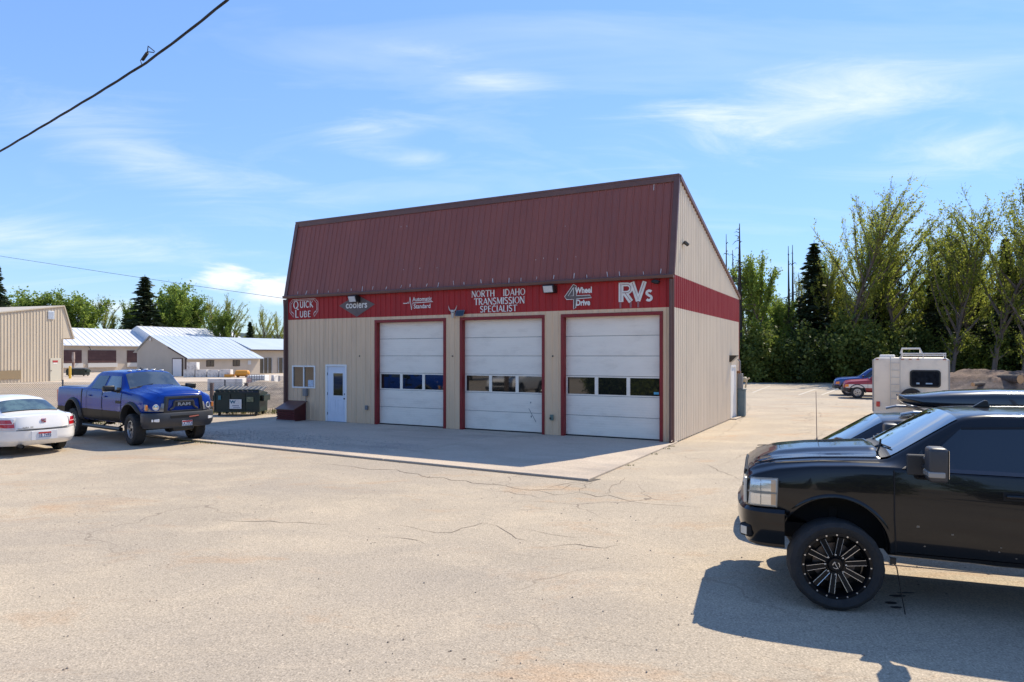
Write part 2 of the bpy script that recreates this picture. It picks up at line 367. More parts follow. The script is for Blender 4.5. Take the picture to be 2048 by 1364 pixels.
cracks = [([(615, 925), (680, 930), (740, 938), (790, 940), (860, 955), (930, 962), (1010, 973), (1060, 980), (1120, 978), (1180, 962)], .05),
          ([(1060, 980), (1110, 990), (1160, 984), (1190, 992), (1215, 990), (1260, 1003), (1330, 1010), (1420, 1014)], .04),
          ([(1215, 990), (1222, 975), (1250, 955)], .03), ([(1160, 984), (1172, 970), (1185, 965)], .03), ([(1090, 978), (1125, 968), (1175, 962)], .025),
          ([(1120, 990), (1080, 996), (1010, 985), (930, 972)], .025), ([(850, 1062), (900, 1064), (930, 1058), (965, 1046)], .035), ([(800, 1050), (850, 1062)], .03),
          ([(960, 1046), (1000, 1060), (1030, 1078), (1055, 1082)], .03), ([(780, 1072), (815, 1080), (850, 1088)], .025), ([(430, 1038), (480, 1042), (540, 1043), (600, 1044), (660, 1050)], .03),
          ([(1100, 1092), (1150, 1090), (1205, 1094), (1240, 1090)], .03), ([(1035, 1055), (1100, 1068), (1160, 1076)], .02),
          ([(1480, 792), (1500, 815), (1470, 850), (1440, 870), (1400, 890)], .03), ([(1500, 815), (1560, 822), (1640, 822)], .025), ([(1560, 880), (1500, 905), (1440, 930)], .03), ([(1650, 860), (1620, 890), (1560, 935)], .03),
          ([(1400, 925), (1450, 945), (1480, 960)], .025), ([(1530, 850), (1580, 858), (1650, 850)], .02), ([(1345, 905), (1390, 918), (1460, 915)], .025)]
for i, (p, w) in enumerate(cracks): crack(p, w, i)
# faded parking lines far back
for (a_, c_) in (((1597, 790), (1652, 771)), ((1643, 790), (1694, 771)), ((1505, 785), (1540, 772))):
    p, q = px2g(*a_), px2g(*c_); d_ = (q - p).normalized(); s_ = Vector((-d_.y, d_.x, 0)) * .05; b = MB(); b.add([p + s_ + Vector((0, 0, .004)), p - s_ + Vector((0, 0, .004)), q - s_ + Vector((0, 0, .004)), q + s_ + Vector((0, 0, .004))], [(0, 1, 2, 3)]); b.build('parking_line', mat('faded_line', (.62, .58, .50), .8, c2=(.45, .40, .33), scale=5), lot)
# small stones and debris scattered on the lot
rng = random.Random(9)
b = MB()
for k in range(300):
    d = rng.uniform(5, 17); x = rng.uniform(-.72, .6) * d
    r = rng.uniform(.005, .015); c = Vector((x, d, r * .3)); q = Matrix.Rotation(rng.uniform(0, 6), 3, 'Z')
    vs = [c + q @ Vector(p) * r for p in ((1, 0, 0), (0, .8, 0), (-1, 0, 0), (0, -.8, 0), (.1, .05, .8))]
    b.add(vs, [(0, 1, 4), (1, 2, 4), (2, 3, 4), (3, 0, 4)])
o = b.build('stone_litter', mat('pebble', (.17, .13, .105), .9, c2=(.36, .31, .26), scale=3)); tag(o, 'small dark pebbles scattered over the pale lot', 'pebbles', kind='stuff')
# oil drips under the lifted black truck
b = MB()
for (x, y, rx, ry) in ((1795, 1192, .09, .035), (1782, 1206, .06, .04), (1812, 1186, .10, .02), (1792, 1215, .06, .03)):
    c = px2g(x, y); b.add([(c.x + rx * math.cos(a), c.y + ry * math.sin(a), .004) for a in np.linspace(0, 2 * math.pi, 14)[:-1]], [tuple(range(13))])
b.build('oil_stain', mat('oil', (.03, .03, .03), .5), lot)

# ------------------------------------------------------------------ the repair shop
SH = thing('repair_shop', 'tan metal garage with maroon mansard roof, red sign band and three white roll-up doors', 'garage building', BC, BROT)
M_TAN = mat('tan_siding', (.80, .56, .355), .5, c2=(.72, .50, .315), scale=1.6, stretch=(2.5, 2.5, .22), dirt=(.30, .24, .18), dirt_amt=.5, dirt_scale=1.1)  # front copy of the siding, coloured warmer to offset the bluish shade there
M_TANLIT = mat('tan_siding_sunlit', (.86, .72, .545), .5, c2=(.79, .655, .49), scale=1.4, stretch=(2.5, 2.5, .25), dirt=(.40, .33, .26), dirt_amt=.35, dirt_scale=.9)  # same siding made paler: sunlight on this wall is put into the colour
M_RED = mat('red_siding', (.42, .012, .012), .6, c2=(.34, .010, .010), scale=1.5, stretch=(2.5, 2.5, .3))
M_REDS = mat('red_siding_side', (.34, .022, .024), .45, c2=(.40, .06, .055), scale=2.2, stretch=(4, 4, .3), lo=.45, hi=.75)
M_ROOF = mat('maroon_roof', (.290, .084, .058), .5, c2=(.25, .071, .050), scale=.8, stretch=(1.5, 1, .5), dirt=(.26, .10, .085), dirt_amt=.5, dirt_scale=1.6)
M_TRIM = mat('maroon_trim', (.150, .068, .055), .45, c2=(.122, .055, .046), scale=3)
M_JAMB = mat('red_jamb', (.27, .014, .015), .5, c2=(.21, .012, .012), scale=4)
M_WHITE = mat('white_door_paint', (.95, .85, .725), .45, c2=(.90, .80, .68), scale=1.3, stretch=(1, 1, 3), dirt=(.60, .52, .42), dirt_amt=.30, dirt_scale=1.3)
M_WTRIM = mat('white_trim', (.86, .83, .79), .4)
M_SIGN = mat('sign_white', (.86, .81, .74), .6, c2=(.72, .66, .60), scale=7)
M_GREYSIGN = mat('sign_grey', (.155, .115, .105), .6, c2=(.12, .085, .08), scale=6)
M_GLASS = mat('dark_window_glass', (.012, .014, .014), .03, spec=.9, ior=1.6)
M_BLACK = mat('black_plastic', (.015, .015, .016), .4)
PITCH = .2286
SIDE_RIB = [(0, 0), (.085, 0), (.122, .034), (.165, .034), (.202, 0)]
def ribs(u0, u1, step=PITCH, h=.02, base=None):
    """break points (u, height) of the rib profile between u0 and u1"""
    base = base or [(0, 0), (.052, 0), (.064, .004), (.076, 0), (.118, 0), (.130, .004), (.142, 0), (.172, 0), (.186, h), (.212, h), (.226, 0)]
    out = []
    k0 = math.floor(u0 / step) - 1
    for k in range(k0, math.ceil(u1 / step) + 1):
        for a, hh in base: out.append((k * step + a, hh))
    us = np.array([p[0] for p in out]); hs_ = np.array([p[1] for p in out])
    res = [(u0, float(np.interp(u0, us, hs_)))] + [(a, c) for a, c in out if u0 + 1e-4 < a < u1 - 1e-4] + [(u1, float(np.interp(u1, us, hs_)))]
    return res
def ribbed(name, u0, u1, zlo, zhi, fmap, m, parent, sheetw=4 * PITCH, base=None):
    """ribbed metal sheets from u0 to u1, each sheet one object"""
    lo = zlo if callable(zlo) else (lambda a: zlo); hi = zhi if callable(zhi) else (lambda a: zhi)
    k = math.floor(u0 / sheetw + 1e-6)
    while k * sheetw < u1 - 1e-4:
        a, c = max(u0, k * sheetw), min(u1, (k + 1) * sheetw); k += 1
        if c - a < .02: continue
        cols = ribs(a, c, base=SIDE_RIB if 'side' in name else None); b = MB(); vs = []
        for (uu, hh) in cols: vs += [fmap(uu, hh, lo(uu)), fmap(uu, hh, hi(uu))]
        b.add(vs, [(2 * i, 2 * i + 2, 2 * i + 3, 2 * i + 1) for i in range(len(cols) - 1)])
        b.build(name, m, parent)
FR = lambda u_, h, z: (u_, h, z)
GD = [(.29, 3.53), (4.09, 7.28), (7.85, 10.96)]; ZG = 3.84
DOOR = (12.29, 13.34, 2.21); WIN = (13.88, 15.09, 1.28, 2.16)
# red band, then tan sheets round the openings
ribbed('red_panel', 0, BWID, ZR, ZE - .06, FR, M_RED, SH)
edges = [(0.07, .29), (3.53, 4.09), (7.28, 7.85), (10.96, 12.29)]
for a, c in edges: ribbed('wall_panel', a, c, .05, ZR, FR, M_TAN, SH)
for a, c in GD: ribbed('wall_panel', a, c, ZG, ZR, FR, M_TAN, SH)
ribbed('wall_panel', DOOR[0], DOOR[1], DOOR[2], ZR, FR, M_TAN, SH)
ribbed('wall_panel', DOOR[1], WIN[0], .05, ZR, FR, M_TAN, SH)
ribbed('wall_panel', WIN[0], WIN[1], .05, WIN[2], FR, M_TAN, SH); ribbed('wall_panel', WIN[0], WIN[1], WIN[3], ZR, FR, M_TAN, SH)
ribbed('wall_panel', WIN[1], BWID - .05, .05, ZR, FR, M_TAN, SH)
# lit side wall (x = 0), back wall and far side
SD = lambda u_, h, z: (-h, -u_, z)
ZB = 4.98
def gable(u_):      # roof line along the side, u = distance back from the front
    if u_ < -TP: return ZE + (ZP - ZE) * u_ / -TP
    return ZP + (ZB - ZP) * (u_ + TP) / (BDEP + TP)
SDO = (8.51, 9.55)
ribbed('side_panel', .0, BDEP, 4.90, lambda a: max(4.905, gable(a) - .03), SD, M_TANLIT, SH)
ribbed('red_side_panel', .0, BDEP, ZR, 4.90, SD, M_REDS, SH)
ribbed('side_panel', .0, SDO[0], .03, ZR, SD, M_TANLIT, SH); ribbed('side_panel', SDO[0], SDO[1], 2.16, ZR, SD, M_TANLIT, SH); ribbed('side_panel', SDO[1], BDEP, .03, ZR, SD, M_TANLIT, SH)
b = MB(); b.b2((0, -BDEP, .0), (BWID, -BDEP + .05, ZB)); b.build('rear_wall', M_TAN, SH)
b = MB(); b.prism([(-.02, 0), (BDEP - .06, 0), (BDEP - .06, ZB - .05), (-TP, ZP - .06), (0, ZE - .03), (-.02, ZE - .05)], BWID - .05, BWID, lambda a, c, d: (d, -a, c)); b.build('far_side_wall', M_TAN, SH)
# dark inner shell so that nothing shines through
b = MB(); b.prism([(.26, 0), (BDEP - .08, 0), (BDEP - .08, ZB - .12), (-TP + .05, ZP - .14), (.30, ZE - .1), (.26, ZE - .1)], .07, BWID - .07, lambda a, c, d: (d, -a, c)); b.build('inner_shell', M_DARK, SH)
# mansard sheets and rear roof slope
def MN(u_, h, t):
    nrm = math.hypot(ZP - ZE, TP); ny, nz = (ZP - ZE) / nrm, -TP / nrm
    y = .03 + (TP) * t; z = ZE + (ZP - ZE) * t
    return (u_, y + h * ny, z + h * nz)
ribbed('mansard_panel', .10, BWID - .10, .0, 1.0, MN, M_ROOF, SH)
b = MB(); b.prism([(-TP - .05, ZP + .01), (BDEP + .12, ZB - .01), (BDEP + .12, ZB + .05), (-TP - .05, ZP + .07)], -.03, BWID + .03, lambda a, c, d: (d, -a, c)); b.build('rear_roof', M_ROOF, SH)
# trims
def bar(name, p0, p1, w, d, m=M_TRIM, parent=SH):
    p0, p1 = Vector(p0), Vector(p1); dr = (p1 - p0); q = dr.to_track_quat('Z', 'Y').to_matrix(); bb = MB(); bb.box((p0 + p1) / 2, (w, d, dr.length), q); return bb.build(name, m, parent, bevel=.008, seg=1)
b = MB(); b.b2((-.05, TP + .09, ZP - .13), (BWID + .05, TP - .15, ZP + .075)); b.b2((-.06, TP + .10, ZP + .02), (BWID + .06, TP - .17, ZP + .095)); b.build('ridge_cap', M_TRIM, SH, bevel=.01, seg=1)
b = MB(); b.prism([(.02, ZE - .10), (.17, ZE - .10), (.19, ZE - .02), (.17, ZE + .005), (.15, ZE - .02), (.10, ZE - .04), (.02, ZE + .02)], -.05, BWID + .05, lambda a, c, d: (d, a, c)); b.build('eave_gutter', M_TRIM, SH)
for x in (-.02, BWID - .06):
    b = MB(); p0 = Vector((x + .04, .05, ZE)); p1 = Vector((x + .04, TP + .05, ZP)); q = (p1 - p0).to_track_quat('Z', 'Y').to_matrix(); b.box((p0 + p1) / 2, (.16, .10, (p1 - p0).length), q); b.build('mansard_edge_trim', M_TRIM, SH)
b = MB(); p0 = Vector((-.03, TP, ZP + .02)); p1 = Vector((-.03, -BDEP - .1, ZB + .0)); q = (p1 - p0).to_track_quat('Z', 'Y').to_matrix(); b.box((p0 + p1) / 2, (.10, .13, (p1 - p0).length), q); b.build('rake_trim', M_TRIM, SH)
b = MB(); b.b2((-.035, -.02, .03), (.10, .06, ZE - .12)); b.build('corner_trim', M_TRIM, SH, bevel=.01, seg=1)
b = MB(); b.b2((BWID - .10, -.05, .03), (BWID + .035, .05, ZE - .12)); b.build('corner_trim', M_TRIM, SH, bevel=.01, seg=1)
b = MB(); b.b2((-.03, -BDEP - .03, .03), (.06, -BDEP + .05, ZB - .1)); b.build('corner_trim', M_JAMB, SH)
# downspouts
b = MB(); b.tube([(.02, .14, ZE - .14), (.02, .13, 4.6), (.02, .115, 4.4), (.02, .115, .12), (.02, .19, .07)], .048, 6); b.build('downspout', M_TRIM, SH)
b = MB(); b.tube([(BWID - .0, .14, ZE - .14), (BWID - .0, .115, 4.4), (BWID - .0, .115, .12), (BWID, .19, .07)], .045, 6); b.build('downspout', M_TRIM, SH)
# sealant drips along the lower mansard edge
drip = MB(); drip.box((0, 0, 0), (.016, .006, .10)); dm = drip.mesh('sealant_streak', mat('sealant', (.72, .68, .66), .7)); rng = random.Random(3)
tilt = math.atan2(-TP, ZP - ZE)
for k in range(27):
    u_ = .4 + k * .555 + rng.uniform(-.1, .1)
    p = MN(u_, .02, rng.uniform(.028, .045)); s_ = link('sealant_streak', dm, SH, p, (tilt, rng.uniform(-.3, .3), 0)); s_.scale = (rng.uniform(.7, 1.4), 1, rng.uniform(.6, 1.9))
for k in range(14):
    p = MN(rng.uniform(.5, 12), .003, rng.choice((.24, .25, .26, .6, .8))); s_ = link('sealant_streak', dm, SH, p, (tilt, 0, 0)); s_.scale = (.8, 1, rng.uniform(.2, .5))
p = MN(.72, .004, .93); s_ = link('sealant_streak', dm, SH, p, (tilt, 0, 0)); s_.scale = (1, 1, 2.4)

# garage doors
def garage_door(x0, x1, idx):
    b = MB(); w = .10
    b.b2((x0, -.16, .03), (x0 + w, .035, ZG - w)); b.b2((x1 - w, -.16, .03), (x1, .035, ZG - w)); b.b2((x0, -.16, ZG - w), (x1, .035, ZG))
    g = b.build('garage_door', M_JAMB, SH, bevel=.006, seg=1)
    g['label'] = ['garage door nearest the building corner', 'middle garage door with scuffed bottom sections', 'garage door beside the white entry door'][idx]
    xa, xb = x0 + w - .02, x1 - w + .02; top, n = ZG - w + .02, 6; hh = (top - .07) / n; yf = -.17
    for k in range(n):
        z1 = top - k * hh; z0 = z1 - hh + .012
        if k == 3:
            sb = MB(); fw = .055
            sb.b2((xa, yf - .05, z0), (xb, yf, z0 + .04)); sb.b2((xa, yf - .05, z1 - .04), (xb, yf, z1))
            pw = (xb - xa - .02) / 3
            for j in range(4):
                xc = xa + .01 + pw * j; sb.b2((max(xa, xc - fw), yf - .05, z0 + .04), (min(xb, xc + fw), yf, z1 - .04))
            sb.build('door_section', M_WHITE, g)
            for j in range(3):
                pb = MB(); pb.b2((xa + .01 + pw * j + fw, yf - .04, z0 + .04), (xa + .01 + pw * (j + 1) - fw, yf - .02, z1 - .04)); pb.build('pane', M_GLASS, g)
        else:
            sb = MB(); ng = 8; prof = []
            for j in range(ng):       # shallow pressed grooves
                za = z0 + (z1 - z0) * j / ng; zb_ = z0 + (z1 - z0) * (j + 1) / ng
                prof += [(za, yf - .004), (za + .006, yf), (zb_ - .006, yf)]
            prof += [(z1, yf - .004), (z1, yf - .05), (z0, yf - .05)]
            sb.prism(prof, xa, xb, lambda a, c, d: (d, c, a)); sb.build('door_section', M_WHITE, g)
    sb = MB(); sb.b2((xa, yf - .06, .045), (xb, yf + .01, .075)); sb.build('bottom_seal', M_BLACK, g)
    return g
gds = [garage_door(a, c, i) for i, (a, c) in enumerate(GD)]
b = MB(); b.b2((.47, -.188, 1.40), (.62, -.186, 1.47)); b.build('sticker', mat('blue_sticker', (.10, .42, .62), .5), gds[0])
# dent and scuff marks on the middle door
b = MB(); b.box((4.62, -.165, .62), (.012, .004, .5), Matrix.Rotation(.55, 3, 'Y')); b.box((4.66, -.165, .58), (.03, .005, .06)); b.box((4.68, -.165, 1.03), (.025, .005, .05)); b.build('scratch', mat('scuff', (.12, .12, .13), .7), gds[1])
# entry door
x0, x1, zt = DOOR
b = MB(); b.b2((x0, -.06, .045), (x0 + .07, .035, zt - .07)); b.b2((x1 - .07, -.06, .045), (x1, .035, zt - .07)); b.b2((x0, -.06, zt - .07), (x1, .035, zt))
ed = b.build('entry_door', M_WTRIM, SH, bevel=.006, seg=1); ed['label'] = 'white entry door with a tall glass light'
b = MB(); lx0, lx1 = x0 + .07, x1 - .07; gx0, gx1, gz0, gz1 = lx0 + .14, lx1 - .29, 1.04, 1.88
b.b2((lx0, -.06, .06), (lx1, -.015, gz0)); b.b2((lx0, -.06, gz1), (lx1, -.015, zt - .07)); b.b2((lx0, -.06, gz0), (gx0, -.015, gz1)); b.b2((gx1, -.06, gz0), (lx1, -.015, gz1))
M_DOORB = mat('door_paint', (.74, .77, .84), .4, c2=(.68, .71, .78), scale=2)
b.build('door_leaf', M_DOORB, ed)
b = MB()
for a, c in ((lx0 + .12, lx0 + .40), (lx1 - .40, lx1 - .12)):
    for q in ((a, .32, c, .335), (a, .865, c, .88), (a, .335, a + .015, .865), (c - .015, .335, c, .865)): b.b2((q[0], -.016, q[1]), (q[2], -.008, q[3]))
b.build('door_moulding', M_DOORB, ed)
b = MB(); b.b2((gx0, -.045, gz0), (gx1, -.03, gz1)); b.build('pane', mat('entry_glass', (.035, .03, .018), .04, spec=.8, c2=(.10, .075, .03), scale=2.5, stretch=(.3, 1, 3)), ed)
b = MB()
for q in ((gx0 - .025, gz0 - .025, gx1 + .025, gz0), (gx0 - .025, gz1, gx1 + .025, gz1 + .025), (gx0 - .025, gz0, gx0, gz1), (gx1, gz0, gx1 + .025, gz1)): b.b2((q[0], -.03, q[1]), (q[2], -.006, q[3]))
b.build('light_frame', M_WTRIM, ed)
b = MB(); b.lathe([(0, .045), (.026, .04), (.03, .02), (.015, .005), (.02, 0), (.02, -.02)], 12, 'y', (lx0 + .06, -.015, .93)); b.lathe([(0, .02), (.024, .015), (.024, 0)], 12, 'y', (lx0 + .06, -.015, 1.10)); b.build('door_knob', mat('dark_metal', (.05, .05, .055), .35, .8), ed)
for z in (.35, 1.1, 1.85):
    b = MB(); b.b2((lx1 - .015, -.018, z - .05), (lx1 + .012, .0, z + .05)); b.build('hinge', mat('dark_metal', (.05, .05, .055), .35, .8), ed)
b = MB(); b.b2((x0, -.06, .045), (x1, .05, .062)); b.build('threshold', mat('alu', (.35, .35, .36), .4, .8), ed)
# window
x0, x1, z0, z1 = WIN
b = MB(); fw = .055
b.b2((x0, -.05, z0), (x1, .035, z0 + fw)); b.b2((x0, -.05, z1 - fw), (x1, .035, z1)); b.b2((x0, -.05, z0 + fw), (x0 + fw, .035, z1 - fw)); b.b2((x1 - fw, -.05, z0 + fw), (x1, .035, z1 - fw)); b.b2(((x0 + x1) / 2 - .025, -.045, z0 + fw), ((x0 + x1) / 2 + .025, .02, z1 - fw))
wd = b.build('window', M_WTRIM, SH, bevel=.005, seg=1)
for a, c, yy in ((x0 + fw, (x0 + x1) / 2 - .02, -.02), ((x0 + x1) / 2 + .02, x1 - fw, -.01)):
    b = MB(); b.b2((a, yy - .012, z0 + fw), (c, yy, z1 - fw)); b.build('pane', M_GLASS, wd)
b = MB(); b.b2((x0 + .12, -.031, z0 + .07), (x0 + .40, -.029 + .012, z0 + .32)); b.build('window_notice', mat('notice', (.35, .45, .60), .6, c2=(.62, .66, .70), scale=14), wd)
# side door, with its frame
a, c = SDO
b = MB(); b.b2((-.04, -a, .03), (.06, -a - .08, 2.16)); b.b2((-.04, -c + .08, .03), (.06, -c, 2.16)); b.b2((-.04, -a - .08, 2.08), (.06, -c + .08, 2.16))
sdw = b.build('side_door', M_WTRIM, SH); b = MB(); b.b2((-.005, -a - .08, .05), (.05, -c + .08, 2.08)); b.build('door_leaf', M_WTRIM, sdw)
b = MB(); b.b2((-.25, -a + .05, .0), (.02, -c - .05, .05)); b.build('threshold', M_SLAB, sdw)

# lettering painted on the red band ---------------------------------
T_, t_ = .185, .095
def arc(cx, cy, rx, ry, a0, a1, n=10): return [(cx + rx * math.cos(R(a0 + (a1 - a0) * i / n)), cy + ry * math.sin(R(a0 + (a1 - a0) * i / n))) for i in range(n + 1)]
GL = {
 'N': (.78, [([(.08, 0), (.08, 1)], t_), ([(.08, 1), (.70, 0)], T_), ([(.70, 0), (.70, 1)], t_)]),
 'O': (.86, 'O'), 'Q': (.90, 'Q'),
 'R': (.74, [([(.12, 0), (.12, 1)], T_), ([(.12, .96)] + arc(.34, .73, .26, .23, 90, -90) + [(.12, .50)], t_ * 1.3), ([(.30, .5), (.68, 0)], T_)]),
 'T': (.76, [([(.38, 0), (.38, 1)], T_), ([(0, .96), (.76, .96)], t_), ([(.02, .98), (.02, .84)], t_ * .7), ([(.74, .98), (.74, .84)], t_ * .7)]),
 'H': (.82, [([(.12, 0), (.12, 1)], T_), ([(.70, 0), (.70, 1)], T_), ([(.12, .5), (.70, .5)], t_)]),
 'I': (.26, [([(.13, 0), (.13, 1)], T_)]),
 'D': (.82, [([(.12, 0), (.12, 1)], T_), ([(.12, .965)] + arc(.30, .5, .44, .465, 90, -90, 14) + [(.12, .035)], t_ * 1.35)]),
 'A': (.82, [([(.06, 0), (.42, 1)], t_), ([(.40, 1), (.76, 0)], T_), ([(.18, .33), (.62, .33)], t_)]),
 'M': (.96, [([(.08, 0), (.14, 1)], t_), ([(.14, 1), (.48, .1)], T_), ([(.48, .1), (.82, 1)], t_), ([(.82, 1), (.86, 0)], T_)]),
 'S': (.66, [(arc(.34, .745, .25, .22, 30, 200, 8) + arc(.32, .255, .26, .225, 80, -150, 10), T_ * .82)]),
 'P': (.70, [([(.12, 0), (.12, 1)], T_), ([(.12, .96)] + arc(.34, .71, .26, .25, 90, -90) + [(.12, .46)], t_ * 1.3)]),
 'E': (.66, [([(.12, 0), (.12, 1)], T_), ([(.12, .965), (.62, .965)], t_), ([(.12, .52), (.52, .52)], t_), ([(.12, .035), (.64, .035)], t_)]),
 'C': (.80, [(arc(.44, .5, .36, .465, 48, 312, 16), t_ * 1.6)]),
 'L': (.62, [([(.12, 0), (.12, 1)], T_), ([(.12, .035), (.60, .035)], t_)]),
 'U': (.80, [([(.12, 1), (.12, .32)] + arc(.40, .32, .28, .285, 180, 360, 10) + [(.68, 1)], T_ * .85)]),
 'K': (.78, [([(.12, 0), (.12, 1)], T_), ([(.66, 1), (.16, .42)], t_), ([(.26, .52), (.72, 0)], T_)]),
 'B': (.72, [([(.12, 0), (.12, 1)], T_), ([(.12, .96)] + arc(.32, .745, .22, .215, 90, -90) + arc(.36, .275, .26, .24, 90, -90) + [(.12, .035)], t_ * 1.3)]),
}
class Sign:
    def __init__(s, s0, z0, y=.026): s.b = MB(); s.s0, s.z0, s.y = s0, z0, y; s.k = 0
    def P(s, a, c): s.k += 1; return (s.s0 - a, s.y + (s.k % 40) * .00015, s.z0 + c)
    def stroke(s, pts, w):
        n = len(pts); vs = []; yy = s.y + (s.k % 40) * .0002; s.k += 1
        for i in range(n):
            p0, p1 = pts[max(0, i - 1)], pts[min(n - 1, i + 1)]; dx, dy = p1[0] - p0[0], p1[1] - p0[1]; l = math.hypot(dx, dy) or 1
            nx, ny = -dy / l * w / 2, dx / l * w / 2
            for sg in (1, -1): vs.append((s.s0 - (pts[i][0] + sg * nx), yy, s.z0 + pts[i][1] + sg * ny))
        s.b.add(vs, [(2 * i, 2 * i + 2, 2 * i + 3, 2 * i + 1) for i in range(n - 1)])
    def poly(s, pts, dy=0): yy = s.y + dy; s.b.add([(s.s0 - a, yy, s.z0 + c) for a, c in pts], [tuple(range(len(pts)))])
    def text(s, txt, x, y, h, wd=1.0, gap=.08, serif=True, center=False, slope=0.0):
        if center: x -= sum((.4 if ch == ' ' else GL[ch][0]) * h * wd + gap * h for ch in txt) / 2
        for ch in txt:
            if ch == ' ': x += .4 * h * wd + gap * h; continue
            w, gs = GL[ch]; yb = y + slope * x
            if gs in ('O', 'Q'):
                n = 26; vs = []; yy = s.y + (s.k % 40) * .0002; s.k += 1
                for i in range(n):
                    a = 2 * math.pi * i / n
                    vs += [(s.s0 - (x + (w / 2 + .43 * w / .86 * math.cos(a)) * h * wd), yy, s.z0 + yb + (.5 + .5 * math.sin(a)) * h), (s.s0 - (x + (w / 2 + .275 * math.cos(a)) * h * wd), yy, s.z0 + yb + (.5 + .425 * math.sin(a)) * h)]
                s.b.add(vs, [(2 * i, 2 * ((i + 1) % n), 2 * ((i + 1) % n) + 1, 2 * i + 1) for i in range(n)])
                if ch == 'Q': s.stroke([(x + .5 * h * wd, yb + .22 * h), (x + .72 * h * wd, yb - .08 * h), (x + .95 * h * wd, yb - .06 * h)], T_ * h * .7)
            else:
                for pts, th in gs:
                    s.stroke([(x + a * h * wd, yb + c * h) for a, c in pts], th * h)
                    if serif and len(pts) == 2 and abs(pts[0][0] - pts[1][0]) < .1 and abs(pts[0][1] - pts[1][1]) > .5:
                        for e in pts: s.stroke([(x + (e[0] - .13) * h * wd, yb + (e[1] * .96 + .02) * h), (x + (e[0] + .13) * h * wd, yb + (e[1] * .96 + .02) * h)], .04 * h)
            x += w * h * wd + gap * h
        return x
    def font(s, txt, x, y, size, bold=0.0, sx=1.0):
        me = text_mesh(txt, size, 0.0, bold, 0, sx)
        vs = [(s.s0 - (x + p.co.x), s.y + .009, s.z0 + y + p.co.y) for p in me.vertices]
        s.b.add(vs, [tuple(p.vertices) for p in me.polygons]); bpy.data.meshes.remove(me)
    def build(s, name, m, label, parent=None):
        o = s.b.build(name, m, parent or SH); o['label'] = label; return o
g = Sign(5.75, 0)
g.text('NORTH', -1.05, 4.50, .215, .97, .07); g.text('IDAHO', .16, 4.50, .215, .97, .07)
g.text('TRANSMISSION', 0, 4.235, .22, .99, .045, center=True); g.text('SPECIALIST', -.02, 3.985, .21, .97, .07, center=True)
g.build('sign_lettering', M_SIGN, 'white capitals reading NORTH IDAHO TRANSMISSION SPECIALIST')
g = Sign(14.46, 0); g.text('Q', -.56, 4.375, .31, 1.0, .05, False); g.text('UICK', -.21, 4.41, .25, .95, .10, False); g.text('L', -.46, 4.035, .30, 1.0, .05, False); g.text('UBE', -.21, 4.04, .24, 1.0, .12, False)
for k, w in ((0, .016), (.06, .016)):
    ll, tt = .74 - k, 4.745 - k * .8
    g.stroke([(-ll + .12, 4.13 + k), (-ll, 4.25 + k), (-ll, tt - .14), (-ll + .14, tt), (ll - .14, tt), (ll, tt - .14), (ll, 4.25 + k), (ll - .12, 4.13 + k)], w)
for sg in (-1, 1):
    g.stroke([(sg * .62, 4.12), (sg * .55, 4.05), (sg * .52, 4.18), (sg * .60, 4.26), (sg * .66, 4.22)], .016)
g.build('sign_lettering', M_SIGN, 'white QUICK LUBE lettering inside an outlined frame')
g = Sign(11.80, 0, .024); g.poly([(-.86, 4.42), (0, 3.98), (.86, 4.42), (0, 4.80)]); g.build('sign_diamond', M_GREYSIGN, 'grey brown diamond behind the coolers lettering')
g = Sign(11.80, 0, .030); g.font('coolers', 0, 4.42, .36, .008, .95); g.build('sign_lettering', M_SIGN, 'white lettering reading coolers')
g = Sign(9.0, 0); g.font('Automatic', .17, 4.52, .205, .004, .95); g.font('Standard', .17, 4.27, .215, .004, .95)
g.stroke([(-.66, 4.40), (-.48, 4.40), (-.45, 4.44), (-.41, 4.38), (-.36, 4.62), (-.29, 4.16), (-.24, 4.40), (.62, 4.42)], .028)
g.build('sign_lettering', M_SIGN, 'white Automatic Standard lettering with a pulse line')
g = Sign(3.0, 0, .024); pts4 = [(-.10, 4.76), (.0, 4.69), (.0, 4.40), (.44, 4.40), (.50, 4.32), (.0, 4.30), (-.02, 4.03), (-.10, 3.98), (-.10, 4.29), (-.33, 4.29), (-.40, 4.38)]
g.poly(pts4); g.build('sign_figure', M_GREYSIGN, 'grey figure 4 with an arrow shaped crossbar')
g = Sign(3.0, 0, .028); g.stroke(pts4 + [pts4[0]], .02); g.stroke([(-.10, 4.66), (-.28, 4.40), (-.10, 4.40), (-.10, 4.66)], .02); g.font('Wheel', .24, 4.55, .25, .010, .82); g.font('Drive', .22, 4.17, .25, .010, .82)
g.build('sign_lettering', M_SIGN, 'white outline of the 4 with Wheel Drive beside it')
g = Sign(1.12, 0)
h = .56
for pts, w in (([(-.44, 4.15), (-.44, 4.73)], .15), ([(-.44, 4.67)] + arc(-.26, 4.545, .13, .125, 90, -90) + [(-.44, 4.42)], .11), ([(-.32, 4.42), (-.13, 4.15)], .15), ([(-.10, 4.73), (.09, 4.16)], .14), ([(.09, 4.16), (.29, 4.73)], .13)): g.stroke(pts, w)
g.stroke([(a * .30 + .32, c * .30 + 4.16) for a, c in GL['S'][1][0][0]], .075)
g.build('sign_lettering', M_SIGN, 'bold white RVs lettering with paint runs below')
g = Sign(1.12, 0, .036)
for pts in ([(-.44, 4.18), (-.44, 4.70)], [(-.40, 4.67)] + arc(-.26, 4.545, .13, .125, 90, -90) + [(-.40, 4.42)], [(-.31, 4.41), (-.14, 4.17)], [(-.09, 4.71), (.09, 4.20), (.28, 4.71)]): g.stroke(pts, .016)
g.build('sign_inline', mat('sign_inline', (.33, .15, .14), .6), 'thin dark inline on the RVs letters')
g = Sign(1.12, 0, .0225)
